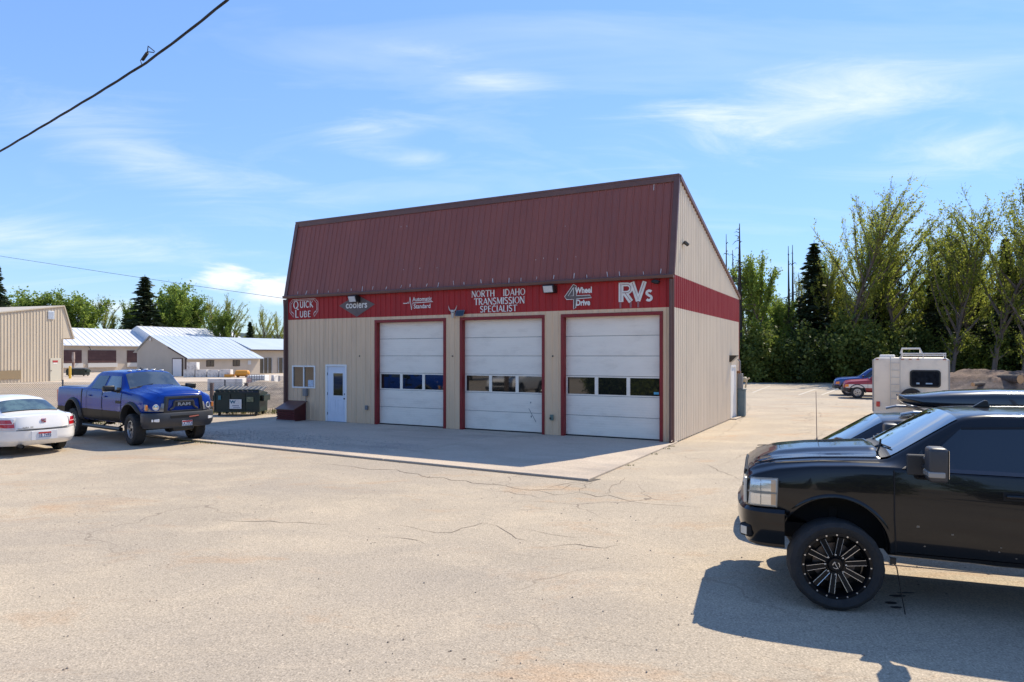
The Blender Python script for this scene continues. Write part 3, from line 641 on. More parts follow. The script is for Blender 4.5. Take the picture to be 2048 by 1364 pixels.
for a in (-.46, -.14, .09): g.stroke([(a, 4.14), (a, 3.97)], .06)
g.build('paint_run', mat('paint_run', (.32, .13, .14), .6), 'pale paint runs under the RVs letters')
# small bolts on the piers
for x, z in ((11.66, 2.53), (7.57, 2.53), (3.81, 2.53)):
    b = MB(); b.lathe([(0, .03), (.022, .025), (.026, 0)], 8, 'y', (x, .02, z)); b.build('bolt', M_BLACK, SH)
# ------------------------------------------------------------------ vehicles (x forward, y left, z up; origin on the ground under the front axle)
M_TYRE = mat('tyre_rubber', (.022, .022, .023), .85, c2=(.032, .031, .030), scale=9, bump=.3, bscale=60)
M_RIMB = mat('rim_black', (.006, .006, .007), .35, coat=.1, spec=.25)
M_MACH = mat('machined_alloy', (.62, .62, .63), .25, .9)
M_SILV = mat('silver_alloy', (.42, .42, .43), .32, .85)
M_PLAST = mat('grey_plastic', (.028, .028, .030), .55, c2=(.036, .036, .038), scale=6)
M_GAP = mat('panel_gap', (.004, .004, .005), .7)
M_TINT = mat('tinted_glass', (.006, .007, .009), .03, spec=.8, ior=1.55, coat=.3)
M_SCREEN = mat('windscreen_glass', (.055, .065, .062), .03, c2=(.02, .024, .023), scale=1.6, lo=.42, hi=.56, spec=.9, ior=1.75, coat=1.0)
M_CHROME = mat('chrome', (.75, .75, .76), .12, 1.0)
M_LENS = mat('headlight_lens', (.70, .66, .54), .12, coat=1.0, c2=(.52, .51, .47), scale=9)
M_REFL = mat('lamp_reflector', (.80, .79, .74), .18, .6)
M_TAIL = mat('tail_red', (.50, .012, .016), .15, coat=1.0)
M_AMBER = mat('amber', (.75, .22, .03), .2, coat=.6)
M_CLEAR = mat('clear_lamp', (.80, .80, .80), .15, coat=1.0)
M_WELL = mat('wheel_well', (.008, .008, .008), .9)

class Body:
    COLS = 7
    def __init__(s, keys, dx=.05, smooth=1):
        K = np.array(sorted(keys, key=lambda r: -r[0]), float); s.K = K
        xs = [K[0, 0]]
        for a, c in zip(K[:-1, 0], K[1:, 0]):
            n = max(1, int(math.ceil((a - c) / dx))); xs += [a + (c - a) * (i + 1) / n for i in range(n)]
        xs = np.array(xs); Pm = np.stack([np.interp(-xs, -K[:, 0], K[:, i]) for i in range(1, 8)], 1)
        for _ in range(smooth):
            Q = Pm.copy(); Q[1:-1] = (Pm[:-2] + 2 * Pm[1:-1] + Pm[2:]) / 4; Pm = Q
        s.xs, s.P = xs, Pm
        s.half = [s.section(p) for p in Pm]
    @staticmethod
    def section(p):
        zb, w, zs, ws, zt, wt, cr = p; h = zs - zb; up = max(zt - zs, .0); e = min(.05, up * .35 + .006)
        pts = [(0, zb), (w * .80, zb), (w * .93, zb + .02 + .02 * h), (w * .975, zb + .13 * h), (w * .997, zb + .38 * h), (w, zb + .55 * h), (w * .992, zb + .78 * h), (ws + (w - ws) * .35, zs - .035), (ws, zs),
               (ws - .018, zs + min(.012, up * .3)), (wt + .3 * e, zt - e), (wt - .6 * e, zt - .2 * e), (wt - .06 - .5 * e, zt + .12 * cr), (wt * .5, zt + .75 * cr), (0, zt + cr)]
        out = [pts[0]]
        for a, c in zip(pts, pts[1:]): out += [(a[0] * .75 + c[0] * .25, a[1] * .75 + c[1] * .25), (a[0] * .25 + c[0] * .75, a[1] * .25 + c[1] * .75)]
        out.append(pts[-1]); return np.array(out)
    def sec(s, x):
        i = int(np.clip(np.searchsorted(-s.xs, -x), 1, len(s.xs) - 1)); a, c = s.xs[i - 1], s.xs[i]; t = 0 if a == c else min(1, max(0, (a - x) / (a - c)))
        return s.half[i - 1] * (1 - t) + s.half[i] * t
    def side_y(s, x, z):
        h = s.sec(x)[4:25]; return float(np.interp(z, np.maximum.accumulate(h[:, 1]), h[:, 0]))
    def top_z(s, x, y):
        h = s.sec(x)[21:][::-1]; return float(np.interp(abs(y), h[:, 0], h[:, 1]))
    def mb(s):
        b = MB(); rings = []
        for x, h in zip(s.xs, s.half):
            r = [(x, y, z) for y, z in h] + [(x, -y, z) for y, z in h[1:-1][::-1]]; rings.append(r)
        n = len(rings[0]); vs = [p for r in rings for p in r]; fs = []
        for i in range(len(rings) - 1):
            for k in range(n): fs.append((i * n + k, i * n + (k + 1) % n, (i + 1) * n + (k + 1) % n, (i + 1) * n + k))
        fs.append(tuple(range(n))); fs.append(tuple((len(rings) - 1) * n + k for k in range(n - 1, -1, -1)))
        b.add(vs, fs); return b
    # patches on the skin -------------------------------------------------
    def side_patch(s, quad, off, side, nu=10, nv=5, b=None):
        """quad: (x, z) corners bottom-front, bottom-rear, top-rear, top-front"""
        b = b or MB(); q = [Vector(p) for p in quad]
        def f(u_, v_):
            p = q[0].lerp(q[1], u_).lerp(q[3].lerp(q[2], u_), v_); return (p.x, side * (s.side_y(p.x, p.y) + off), p.y)
        return b.grid(f, nu, nv)
    def ribbon(s, pts, w, off, side, b=None):
        b = b or MB(); P = []
        for a, c in zip(pts, pts[1:]):
            n = max(1, int(math.hypot(c[0] - a[0], c[1] - a[1]) / .06)); P += [(a[0] + (c[0] - a[0]) * i / n, a[1] + (c[1] - a[1]) * i / n) for i in range(n)]
        P.append(pts[-1]); vs = []
        for i, p in enumerate(P):
            d0, d1 = P[max(0, i - 1)], P[min(len(P) - 1, i + 1)]; dx, dz = d1[0] - d0[0], d1[1] - d0[1]; l = math.hypot(dx, dz) or 1
            for sg in (1, -1):
                x, z = p[0] - sg * dz / l * w / 2, p[1] + sg * dx / l * w / 2; vs.append((x, side * (s.side_y(x, z) + off), z))
        return b.add(vs, [(2 * i, 2 * i + 2, 2 * i + 3, 2 * i + 1) for i in range(len(P) - 1)])
    def top_patch(s, x0, x1, w0, w1, off, bulge=None, nu=14, nv=16, skirt=0.0, b=None, bow=0.0):
        """panel lying on the upper skin from x0 to x1; w0, w1 half widths at both ends"""
        b = b or MB()
        def f(u_, v_):
            t = 2 * v_ - 1; w = w0 + (w1 - w0) * u_; y = t * w; x = x0 + (x1 - x0) * u_ + bow * (1 - t * t)
            z = s.top_z(x, y) + off + (bulge(x, y) if bulge else 0)
            if skirt and (u_ in (0, 1) or v_ in (0, 1)): z -= skirt
            return (x, y, z)
        return b.grid(f, nu, nv)

def cut_body(B, paint, arches, parent, wmax, extra=None, name='body'):
    me = B.mb().mesh('body', [paint, M_WELL] if not isinstance(paint, list) else paint + [M_WELL], smooth=40)
    o = link(name, me, parent)
    c = MB()
    for (x, z, r) in arches:
        for sd_ in (-1, 1):
            y0, y1 = sd_ * (wmax - .42), sd_ * (wmax + .3); n = 40
            prof = [(r * math.cos(2 * math.pi * k / n) + x, r * math.sin(2 * math.pi * k / n) + z) for k in range(n)]
            c.prism(prof, min(y0, y1), max(y0, y1), lambda a, b_, d: (a, d, b_))
    co = link('cutter', c.mesh('cutter', M_WELL), parent)
    md = o.modifiers.new('cut', 'BOOLEAN'); md.object = co; md.operation = 'DIFFERENCE'; md.solver = 'EXACT'
    try: md.material_mode = 'TRANSFER'
    except Exception: pass
    nm = evaluated(o); o.modifiers.clear(); o.data = nm; bpy.data.objects.remove(co)
    bm = bmesh.new(); bm.from_mesh(nm)
    for fc in bm.faces: fc.smooth = True
    for e in bm.edges: e.smooth = len(e.link_faces) == 2 and e.calc_face_angle(0) < R(38)
    bm.to_mesh(nm); bm.free(); nm.name = 'body'
    return o

def wheel(parent, pos, side, Rt, wt, Rr, style, steer=0.0, seed=0):
    """wheel part: the tyre mesh, with rim and hub under it; outer face towards side*y"""
    b = MB(); n = 72; hw = wt / 2; sw = Rt - Rr
    prof = [(Rr, -hw * .72), (Rr + sw * .25, -hw * .95), (Rr + sw * .6, -hw), (Rt - .03, -hw * .93), (Rt - .006, -hw * .80), (Rt, -hw * .45), (Rt, 0), (Rt, hw * .45), (Rt - .006, hw * .80), (Rt - .03, hw * .93), (Rr + sw * .6, hw), (Rr + sw * .25, hw * .95), (Rr, hw * .72)]
    vs = []; m = len(prof); lug = {'offroad': .012, 'spoke10': .005}.get(style, .003)
    for k in range(n):
        t = 2 * math.pi * k / n
        for i, (r, h) in enumerate(prof):
            rr = r - (lug if (3 <= i <= 9 and (k // 2) % 2 == (0 if i < 6 else 1)) else 0)
            vs.append((rr * math.cos(t), h, rr * math.sin(t)))
    fs = []
    for k in range(n):
        k2 = (k + 1) % n
        for i in range(m - 1): fs.append((k * m + i, k * m + i + 1, k2 * m + i + 1, k2 * m + i))
    b.add(vs, fs)
    w = b.build('wheel', M_TYRE, parent, smooth=40, loc=pos, rot=(0, 0, steer))
    b = MB(); s = side; yo = s * hw * .72
    rm = M_RIMB if style in ('spoke10', 'dark') else M_SILV
    b.lathe([(Rr * 1.01, yo), (Rr * 1.015, yo + s * .008), (Rr * .93, yo + s * .010), (Rr * .90, yo - s * .012), (Rr * .88, yo - s * .05), (Rr * .84, -yo)], 48)
    b.lathe([(Rr * .84, -yo * .4), (0, -yo * .4)], 32)
    if style == 'spoke10':
        for k in range(10):
            a = 2 * math.pi * (k + .25) / 10; M3 = Matrix.Rotation(a, 3, 'Y')
            b.cur = 0
            for pts in ([(Rr * .22, .024), (Rr * .88, .030), (Rr * .88, -.030), (Rr * .22, -.024)],):
                vs = [M3 @ Vector((r, yo - s * (.060 if i in (0, 3) else .022), t)) for i, (r, t) in enumerate(pts)] + [M3 @ Vector((r, yo - s * .10, t)) for r, t in pts]
                b.add(vs, [(0, 1, 2, 3), (0, 4, 5, 1), (3, 2, 6, 7), (4, 7, 6, 5), (1, 5, 6, 2)])
            b.cur = 1
            for sg in (-1, 1):
                p0, p1 = Vector((Rr * .30, yo - s * .050, sg * .022)), Vector((Rr * .86, yo - s * .018, sg * .026)); b.tube([M3 @ p0, M3 @ p1], .0032, 4)
        for k in range(20):
            a = 2 * math.pi * k / 20; b.lathe([(0, .004 * s), (.009, .003 * s), (.009, -.002 * s)], 6, 'y', (Rr * .965 * math.cos(a), yo + s * .010, Rr * .965 * math.sin(a)))
        b.cur = 0; b.lathe([(0, yo - s * .030), (Rr * .20, yo - s * .032), (Rr * .235, yo - s * .05), (Rr * .24, yo - s * .10)], 24)
        b.cur = 1
        for k in range(8):
            a = 2 * math.pi * k / 8; b.lathe([(0, yo - s * .044), (.010, yo - s * .046), (.010, yo - s * .06)], 6, 'y', (Rr * .30 * math.cos(a), 0, Rr * .30 * math.sin(a)))
        for a0 in (0, 2.1, 4.2): b.tube([(Rr * .10 * math.cos(a0 + q), yo - s * .026, Rr * .10 * math.sin(a0 + q)) for q in (0, .5, 1.0, 1.5)], .005, 4)
        b.tube([(-.02, yo - s * .026, -.035), (.0, yo - s * .026, .0), (.02, yo - s * .026, .035)], .006, 4)
    else:
        ns = {'offroad': 8, 'sedan': 7, 'steel': 5}.get(style, 6)
        for k in range(ns):
            a = 2 * math.pi * k / ns; M3 = Matrix.Rotation(a, 3, 'Y'); b.cur = 0; hwid = Rr * (.13 if ns > 6 else .2)
            pts = [(Rr * .15, hwid * .9), (Rr * .9, hwid), (Rr * .9, -hwid), (Rr * .15, -hwid * .9)]
            vs = [M3 @ Vector((r, yo - s * (.02 if i in (0, 3) else .03), t)) for i, (r, t) in enumerate(pts)] + [M3 @ Vector((r, yo - s * .07, t)) for r, t in pts]
            b.add(vs, [(0, 1, 2, 3), (0, 4, 5, 1), (3, 2, 6, 7), (1, 5, 6, 2)])
        b.cur = 1; b.lathe([(0, yo + s * .0), (Rr * .16, yo - s * .003), (Rr * .2, yo - s * .05)], 20)
    b.build('rim', [rm, M_MACH if style == 'spoke10' else M_RIMB], w, smooth=35)
    bd = MB(); bd.lathe([(.0, -yo * .15), (Rr * .62, -yo * .15), (Rr * .62, -yo * .35), (0, -yo * .35)], 24); bd.build('brake_disc', mat('brake_disc', (.16, .13, .11), .5, .7), w)
    return w

def chassis(parent, xf, xr, z, wid, wheel_z, axles):
    b = MB()
    for sg in (-1, 1): b.b2((xr, sg * wid - .05, z - .07), (xf, sg * wid + .05, z + .07))
    for i, xx in enumerate(np.linspace(xr + .2, xf - .2, 5)): b.b2((xx - .05, -wid, z - .05), (xx + .05, wid, z + .05))
    for ax in axles: b.tube([(ax, -.75, wheel_z), (ax, .75, wheel_z)], .06, 8); b.lathe([(.02, -.16), (.15, -.1), (.17, 0), (.15, .1), (.02, .16)], 12, 'y', (ax, .12, wheel_z))
    b.b2((-1.5, -.4, z - .12), (.5, .35, z + .25)); b.tube([(-3.2, -.45, z - .1), (-1.2, -.40, z - .12)], .06, 8)
    return b.build('chassis', mat('underbody', (.014, .013, .012), .85), parent)

def box_part(name, c, d, m, parent, bevel=.01, rot=None, seg=2):
    b = MB(); b.box((0, 0, 0), d); return b.build(name, m, parent, bevel=bevel, seg=seg, smooth=40, loc=c, rot=rot)
def plate_part(parent, c, rz, txt, w=.305, h=.152, face='x'):
    """number plate facing +x (rotated by rz)"""
    p = box_part('number_plate', c, (.008, w, h), mat('plate_white', (.75, .75, .78), .4), parent, .003, (0, 0, rz), 1)
    b = MB(); b.b2((.0045, -w / 2 + .006, h * .18), (.0055, w / 2 - .006, h / 2 - .006)); b.build('plate_band', mat('plate_red', (.45, .03, .03), .5), p)
    b = MB(); b.b2((.0045, -w / 2 + .006, -h / 2 + .006), (.0052, w / 2 - .006, -h * .32)); b.build('plate_foot', mat('plate_blue', (.12, .22, .38), .5), p)
    me = text_mesh(txt, h * .62, .0005, .0025, 0, .95); me.materials.append(mat('plate_ink', (.03, .05, .16), .5))
    link('plate_text', me, p, (.0062, 0, -h * .10), (R(90), 0, R(90)))
    return p
def face_text(name, txt, size, m, parent, c, sx=1.0, bold=.004, rz=0.0):
    me = text_mesh(txt, size, .006, bold, 0, sx); me.materials.append(m)
    return link(name, me, parent, c, (R(90), 0, R(90) + rz))

def bumper_wrap(path, prof, m, parent, name='front_bumper', mirror=True, back=.06):
    """path: (x, y) outer plan line from one side round to the other; prof: (inset, z) top to bottom"""
    if mirror: path = path + [(x, -y) for x, y in path[::-1][1:]]
    b = MB(); P = [Vector(p) for p in path]; nr = []
    for i in range(len(P)):
        d = (P[min(i + 1, len(P) - 1)] - P[max(0, i - 1)]).normalized(); nr.append(Vector((d.y, -d.x)))
    ctr = Vector((sum(p.x for p in P) / len(P) - 1.0, 0))
    for i in range(len(P)):
        if nr[i].dot(P[i] - ctr) < 0: nr[i] = -nr[i]
    full = prof + [(back, prof[-1][1] + .02), (back, prof[0][1] - .01)]
    m_ = len(full); vs = []
    for i in range(len(P)):
        for ins, z in full: q = P[i] - nr[i] * ins; vs.append((q.x, q.y, z))
    fs = [(i * m_ + k, i * m_ + (k + 1) % m_, (i + 1) * m_ + (k + 1) % m_, (i + 1) * m_ + k) for i in range(len(P) - 1) for k in range(m_)]
    fs += [tuple(range(m_)), tuple((len(P) - 1) * m_ + k for k in range(m_))]
    b.add(vs, fs); return b.build(name, m, parent, smooth=32)
def smooth_path(pts, n=3):
    for _ in range(n):
        out = [pts[0]]
        for a, c in zip(pts, pts[1:]): out += [(a[0] * .75 + c[0] * .25, a[1] * .75 + c[1] * .25), (a[0] * .25 + c[0] * .75, a[1] * .25 + c[1] * .75)]
        pts = out + [pts[-1]]
    return pts
def flare(B, parent, x, z, r, side, m, wide=.06, name='fender_flare', a0=-8, a1=188, band=.075):
    b = MB(); n = 30; vs = []
    for i in range(n + 1):
        a = R(a0 + (a1 - a0) * i / n); ca, sa = math.cos(a), math.sin(a)
        for rr, off in ((r + band, .004), (r + band * .75, wide * .55), (r + band * .3, wide), (r - .005, wide), (r - .012, .0), (r - .012, -.10)):
            X, Z = x + rr * ca, z + rr * sa; vs.append((X, side * (B.side_y(x + (r + band) * ca, min(Z, z + r + .02)) + off), Z))
    b.add(vs, [(i * 6 + k, i * 6 + k + 1, (i + 1) * 6 + k + 1, (i + 1) * 6 + k) for i in range(n) for k in range(5)])
    return b.build(name, m, parent, smooth=40)

def tow_mirror(parent, x, y, z, side, m, cap):
    b = MB(); b.box((0, 0, 0), (.16, .23, .32)); o = b.build('mirror', m, parent, bevel=.035, seg=3, smooth=50, loc=(x, side * (y + .17), z))
    b = MB(); b.tube([(.06, -side * .28, -.06), (.0, -side * .08, -.08)], .035, 8); b.tube([(.06, -side * .28, .02), (.0, -side * .08, .0)], .028, 8); b.box((.10, -side * .26, -.05), (.20, .05, .20)); b.build('mirror_arm', M_PLAST, o, bevel=.01, seg=1)
    b = MB(); b.b2((-.081, -.10, -.12), (-.084, .10, .14)); b.build('mirror_glass', M_CHROME, o)
    b = MB(); b.box((.02, side * .01, -.085), (.14, .232, .055)); b.build('mirror_marker', cap, o, bevel=.012, seg=2)
    return o

# ---- the lifted black truck in the foreground
def black_truck():
    an = R(20); h = Vector((-math.cos(an), math.sin(an))); rz = math.atan2(h.y, h.x)
    t = thing('pickup_truck', 'lifted black pickup truck with black spoked wheels in the near right corner', 'pickup truck', (3.578, 7.776, 0), rz)
    paint = mat('black_paint', (.005, .0055, .0075), .2, coat=.6, spec=.2, c2=(.007, .007, .009), scale=2)
    keys = [(.85, .93, .84, 1.22, .80, 1.29, .66, .015), (.82, .92, .90, 1.26, .86, 1.335, .72, .02), (.74, .91, .935, 1.30, .89, 1.375, .76, .03), (.55, .90, .955, 1.36, .91, 1.425, .79, .038), (.20, .75, .97, 1.41, .93, 1.465, .81, .045), (-.20, .58, .97, 1.435, .93, 1.49, .82, .05), (-.50, .54, .97, 1.44, .93, 1.505, .80, .055),
            (-1.13, .53, .97, 1.425, .93, 1.925, .69, .035), (-1.22, .53, .97, 1.42, .93, 1.952, .685, .03), (-1.40, .52, .97, 1.41, .93, 1.970, .68, .03), (-2.0, .52, .97, 1.40, .93, 1.980, .68, .03), (-2.70, .52, .97, 1.40, .93, 1.960, .68, .03), (-2.95, .52, .97, 1.40, .93, 1.90, .67, .02), (-3.08, .52, .97, 1.39, .935, 1.44, .84, .0), (-3.13, .52, .97, 1.385, .94, 1.405, .90, 0), (-4.95, .60, .97, 1.38, .94, 1.40, .90, 0), (-5.02, .64, .93, 1.36, .90, 1.385, .86, 0)]
    B = Body(keys); AX = [0, -3.65]
    cut_body(B, paint, [(0, .62, .505), (-3.65, .62, .49)], t, .97)
    # bonnet with raised centre
    bulge = lambda x, y: .028 * smoothstep(.50, .36, abs(y)) * smoothstep(.85, .45, x) - .012 * smoothstep(.02, .0, abs(abs(y) - .60))
    b = B.top_patch(.80, -.47, .70, .775, .014, bulge, 26, 40, .03); b.build('hood', paint, t, smooth=30)
    # glass
    b = B.top_patch(-.53, -1.13, .735, .655, .010, None, 12, 16); ws = b.build('windshield', M_SCREEN, t, smooth=60)
    for sg in (-1, 1): b = MB(); b.tube([(-.52, sg * .28, B.top_z(-.52, .28) + .03), (-.56, sg * .55, B.top_z(-.56, .55) + .028)], .009, 5); b.build('wiper_blade', M_BLACK, t)
    b = MB(); b.tube([(-.46, .30, B.top_z(-.46, .3) + .02), (-.52, .28, B.top_z(-.52, .28) + .03)], .016, 6); b.build('wiper_arm', M_BLACK, t); b = MB(); b.tube([(-.44, .55, B.top_z(-.46, .5) + .01), (-.47, .52, 1.62), (-.475, .52, 1.68)], .010, 6); b.build('stub_antenna', M_BLACK, t)
    b = B.top_patch(-.44, -.53, .76, .745, .016, None, 4, 14); b.build('cowl', M_PLAST, t)
    for sg in (1, -1):
        for di, (x0, x1, quad) in enumerate([(-.53, -1.98, [(-.74, 1.445), (-1.90, 1.43), (-1.90, 1.865), (-1.145, 1.835)]), (-2.02, -2.92, [(-2.06, 1.43), (-2.72, 1.43), (-2.58, 1.85), (-2.06, 1.868)])]):
            b = B.side_patch([(x0, .62), (x1, .62), (x1, 1.395), (x0, 1.405)], .005, sg, 16, 10); d = b.build('door', paint, t, smooth=40)
            b = B.ribbon([(x0, 1.42), (x0, .95), (x0 - (.02 if di == 0 else 0), .60), (x1, .60), (x1, 1.42)], .012, .0075, sg); b.build('door_gap', M_GAP, d)
            b = B.side_patch(quad, .008, sg, 12, 6); b.build('door_window', M_TINT, d, smooth=60)
            b = B.ribbon([quad[0], quad[1]], .035, .012, sg); b.build('belt_moulding', mat('belt_trim', (.09, .09, .10), .25, .6), d)
            hx = -1.53 if di == 0 else -2.62
            yy = B.side_y(hx, 1.23); b = MB(); b.box((0, 0, 0), (.17, .035, .032)); hn = b.build('door_handle', paint, d, bevel=.012, seg=2, smooth=50, loc=(hx, sg * (yy + .035), 1.235))
            b = B.side_patch([(hx + .10, 1.195), (hx - .08, 1.195), (hx - .08, 1.27), (hx + .10, 1.27)], .007, sg, 4, 2); b.build('handle_cup', M_GAP, d)
            b = B.ribbon([quad[3], quad[2]], .018, .012, sg); b.build('window_seal', M_GAP, d)
        flare(B, t, 0, .62, .505, sg, paint, .014, 'arch_lip', -2, 182, .03); flare(B, t, -3.65, .62, .49, sg, paint, .014, 'arch_lip', -2, 182, .03)
        # fender seam and badge
        b = B.ribbon([(.74, 1.41), (.55, 1.42), (.1, 1.465), (-.42, 1.475)], .010, .004, sg); b.build('hood_gap', M_GAP, t)
        # stacked headlight wrapping the corner
        b = B.side_patch([(.825, .985), (.545, .985), (.535, 1.275), (.80, 1.262)], .012, sg, 10, 6); hl = b.build('headlight', M_LENS, t, smooth=60)
        b = MB()
        for (xa, xb, za, zb) in ((.80, .60, 1.14, 1.25), (.80, .60, 1.00, 1.11)): B.side_patch([(xa, za), (xb, za), (xb, zb), (xa, zb)], .018, sg, 6, 4, b)
        b.build('lamp_reflector', M_REFL, hl)
        b = MB(); B.side_patch([(.60, 1.0), (.555, 1.0), (.555, 1.26), (.60, 1.26)], .017, sg, 2, 6, b); b.build('marker_lens', mat('pale_amber', (.62, .42, .25), .2, coat=1), hl)
        b = MB(); B.ribbon([(.83, 1.125), (.545, 1.125)], .016, .021, sg, b); B.ribbon([(.70, 1.0), (.70, 1.26)], .008, .020, sg, b); B.ribbon([(.825, .982), (.545, .982), (.535, 1.278), (.80, 1.265)], .012, .016, sg, b); b.build('lamp_divider', mat('lamp_divider', (.25, .24, .21), .4), hl)
        b = MB(); b.b2((.835, sg * .60, .99), (.872, sg * .87, 1.26)); b.build('headlight_front', M_LENS, hl, bevel=.015)
        tow_mirror(t, -.84, 1.02, 1.535, sg, mat('mirror_grey', (.045, .045, .049), .42), mat('marker_smoke', (.30, .29, .27), .2, coat=.6))
        b = MB(); B.side_patch([(-.60, 1.44), (-.80, 1.44), (-.80, 1.62), (-.69, 1.50)], .012, sg, 3, 3, b); b.build('mirror_sail', M_PLAST, t)
    # front end
    b = MB(); b.b2((.845, -.60, .99), (.868, .60, 1.31)); gr = b.build('grille', M_BLACK, t, bevel=.01, seg=1)
    b = MB(); b.b2((.86, -.62, 1.125), (.89, .62, 1.165)); b.build('grille_bar', paint, gr, bevel=.008)
    b = MB()
    for k in range(9): b.b2((.868, -.58, 1.0 + k * .033), (.876, .58, 1.008 + k * .033))
    b.build('grille_mesh', M_PLAST, gr)
    path = smooth_path([(.47, .985), (.66, .975), (.82, .915), (.90, .76), (.945, .40), (.955, 0)], 2)
    prof = [(.10, .97), (.03, .955), (.0, .92), (.0, .80), (.012, .72), (.05, .60), (.10, .545)]
    fb = bumper_wrap(path, prof, paint, t)
    for sg in (1, -1):
        b = MB(); b.box((0, 0, 0), (.10, .16, .13)); fr = b.build('fog_recess', M_GAP, fb, bevel=.02, seg=1, loc=(.832, sg * .835, .70), rot=(0, 0, sg * R(42)))
        b = MB(); b.box((.052, 0, .0), (.008, .09, .085)); b.build('fog_lamp', M_LENS, fr, bevel=.003, seg=1)
    bumper_wrap([(x, y * .98) for x, y in [(-5.0, .97), (-5.10, .9), (-5.14, .5), (-5.15, 0)]], [(.05, .78), (0, .76), (0, .62), (.04, .56)], M_CHROME, t, 'rear_bumper')
    b = MB(); b.b2((-3.22, -.82, 1.40), (-4.92, .82, 1.425)); b.build('tonneau_cover', M_PLAST, t, bevel=.01)
    for sg in (1, -1):
        b = MB(); b.b2((-5.03, sg * .74, 1.02), (-4.92, sg * .925, 1.36)); b.build('tail_light', M_TAIL, t, bevel=.01)
    plate_part(t, (-5.16, 0, .70), math.pi, '1A 2746')
    # roof fin
    b = MB(); b.prism([(-1.42, 0), (-1.58, 0), (-1.56, .07), (-1.53, .075)], -.022, .022, lambda a, c, d: (a, d + .0, B.top_z(-1.5, 0) + .0 + c)); b.build('roof_fin', M_BLACK, t, bevel=.006, seg=1)
    b = MB(); b.tube([(.04, -.80, 1.50), (.04, -.80, 1.53), (.05, -.80, 2.10)], [.012, .0045, .003], 6); b.build('radio_antenna', mat('antenna_metal', (.25, .17, .15), .4, .7), t)
    chassis(t, .65, -4.9, .66, .42, .445, AX)
    b = MB(); b.tube([(-.50, .90, .56), (-.56, .91, .46), (-.60, .92, .20), (-.63, .93, .015)], .006, 5); b.box((-.53, .90, .52), (.05, .03, .06)); b.build('hanging_strap', M_BLACK, t)
    for sg in (1, -1):
        for i, x in enumerate(AX): wheel(t, (x, sg * .90, .445), sg, .445, .31, .325, 'spoke10', R(7) if i == 0 else 0)
    for sg in (1, -1): b = MB(); b.tube([(.0, sg * .55, .45), (-.02, sg * .52, .95)], .05, 8); b.tube([(-.45, sg * .5, .55), (0, sg * .6, .42)], .035, 6); b.build('suspension', mat('underbody', (.014, .013, .012), .85), t)
    # mud splashes along the sill
    b = MB(); rr = random.Random(4)
    for k in range(12):
        x = rr.uniform(-2.6, -.62); z = rr.choice((rr.uniform(.62, .75), rr.uniform(.7, 1.0))); r = rr.uniform(.004, .017)
        B.side_patch([(x + r, z - r * .6), (x - r, z - r * .5), (x - r * .8, z + r * .6), (x + r * .8, z + r * .7)], .0065, 1, 1, 1, b)
    b.build('mud_spot', mat('mud', (.26, .22, .17), .9), t)['kind'] = 'stuff'
    return t
black_truck()

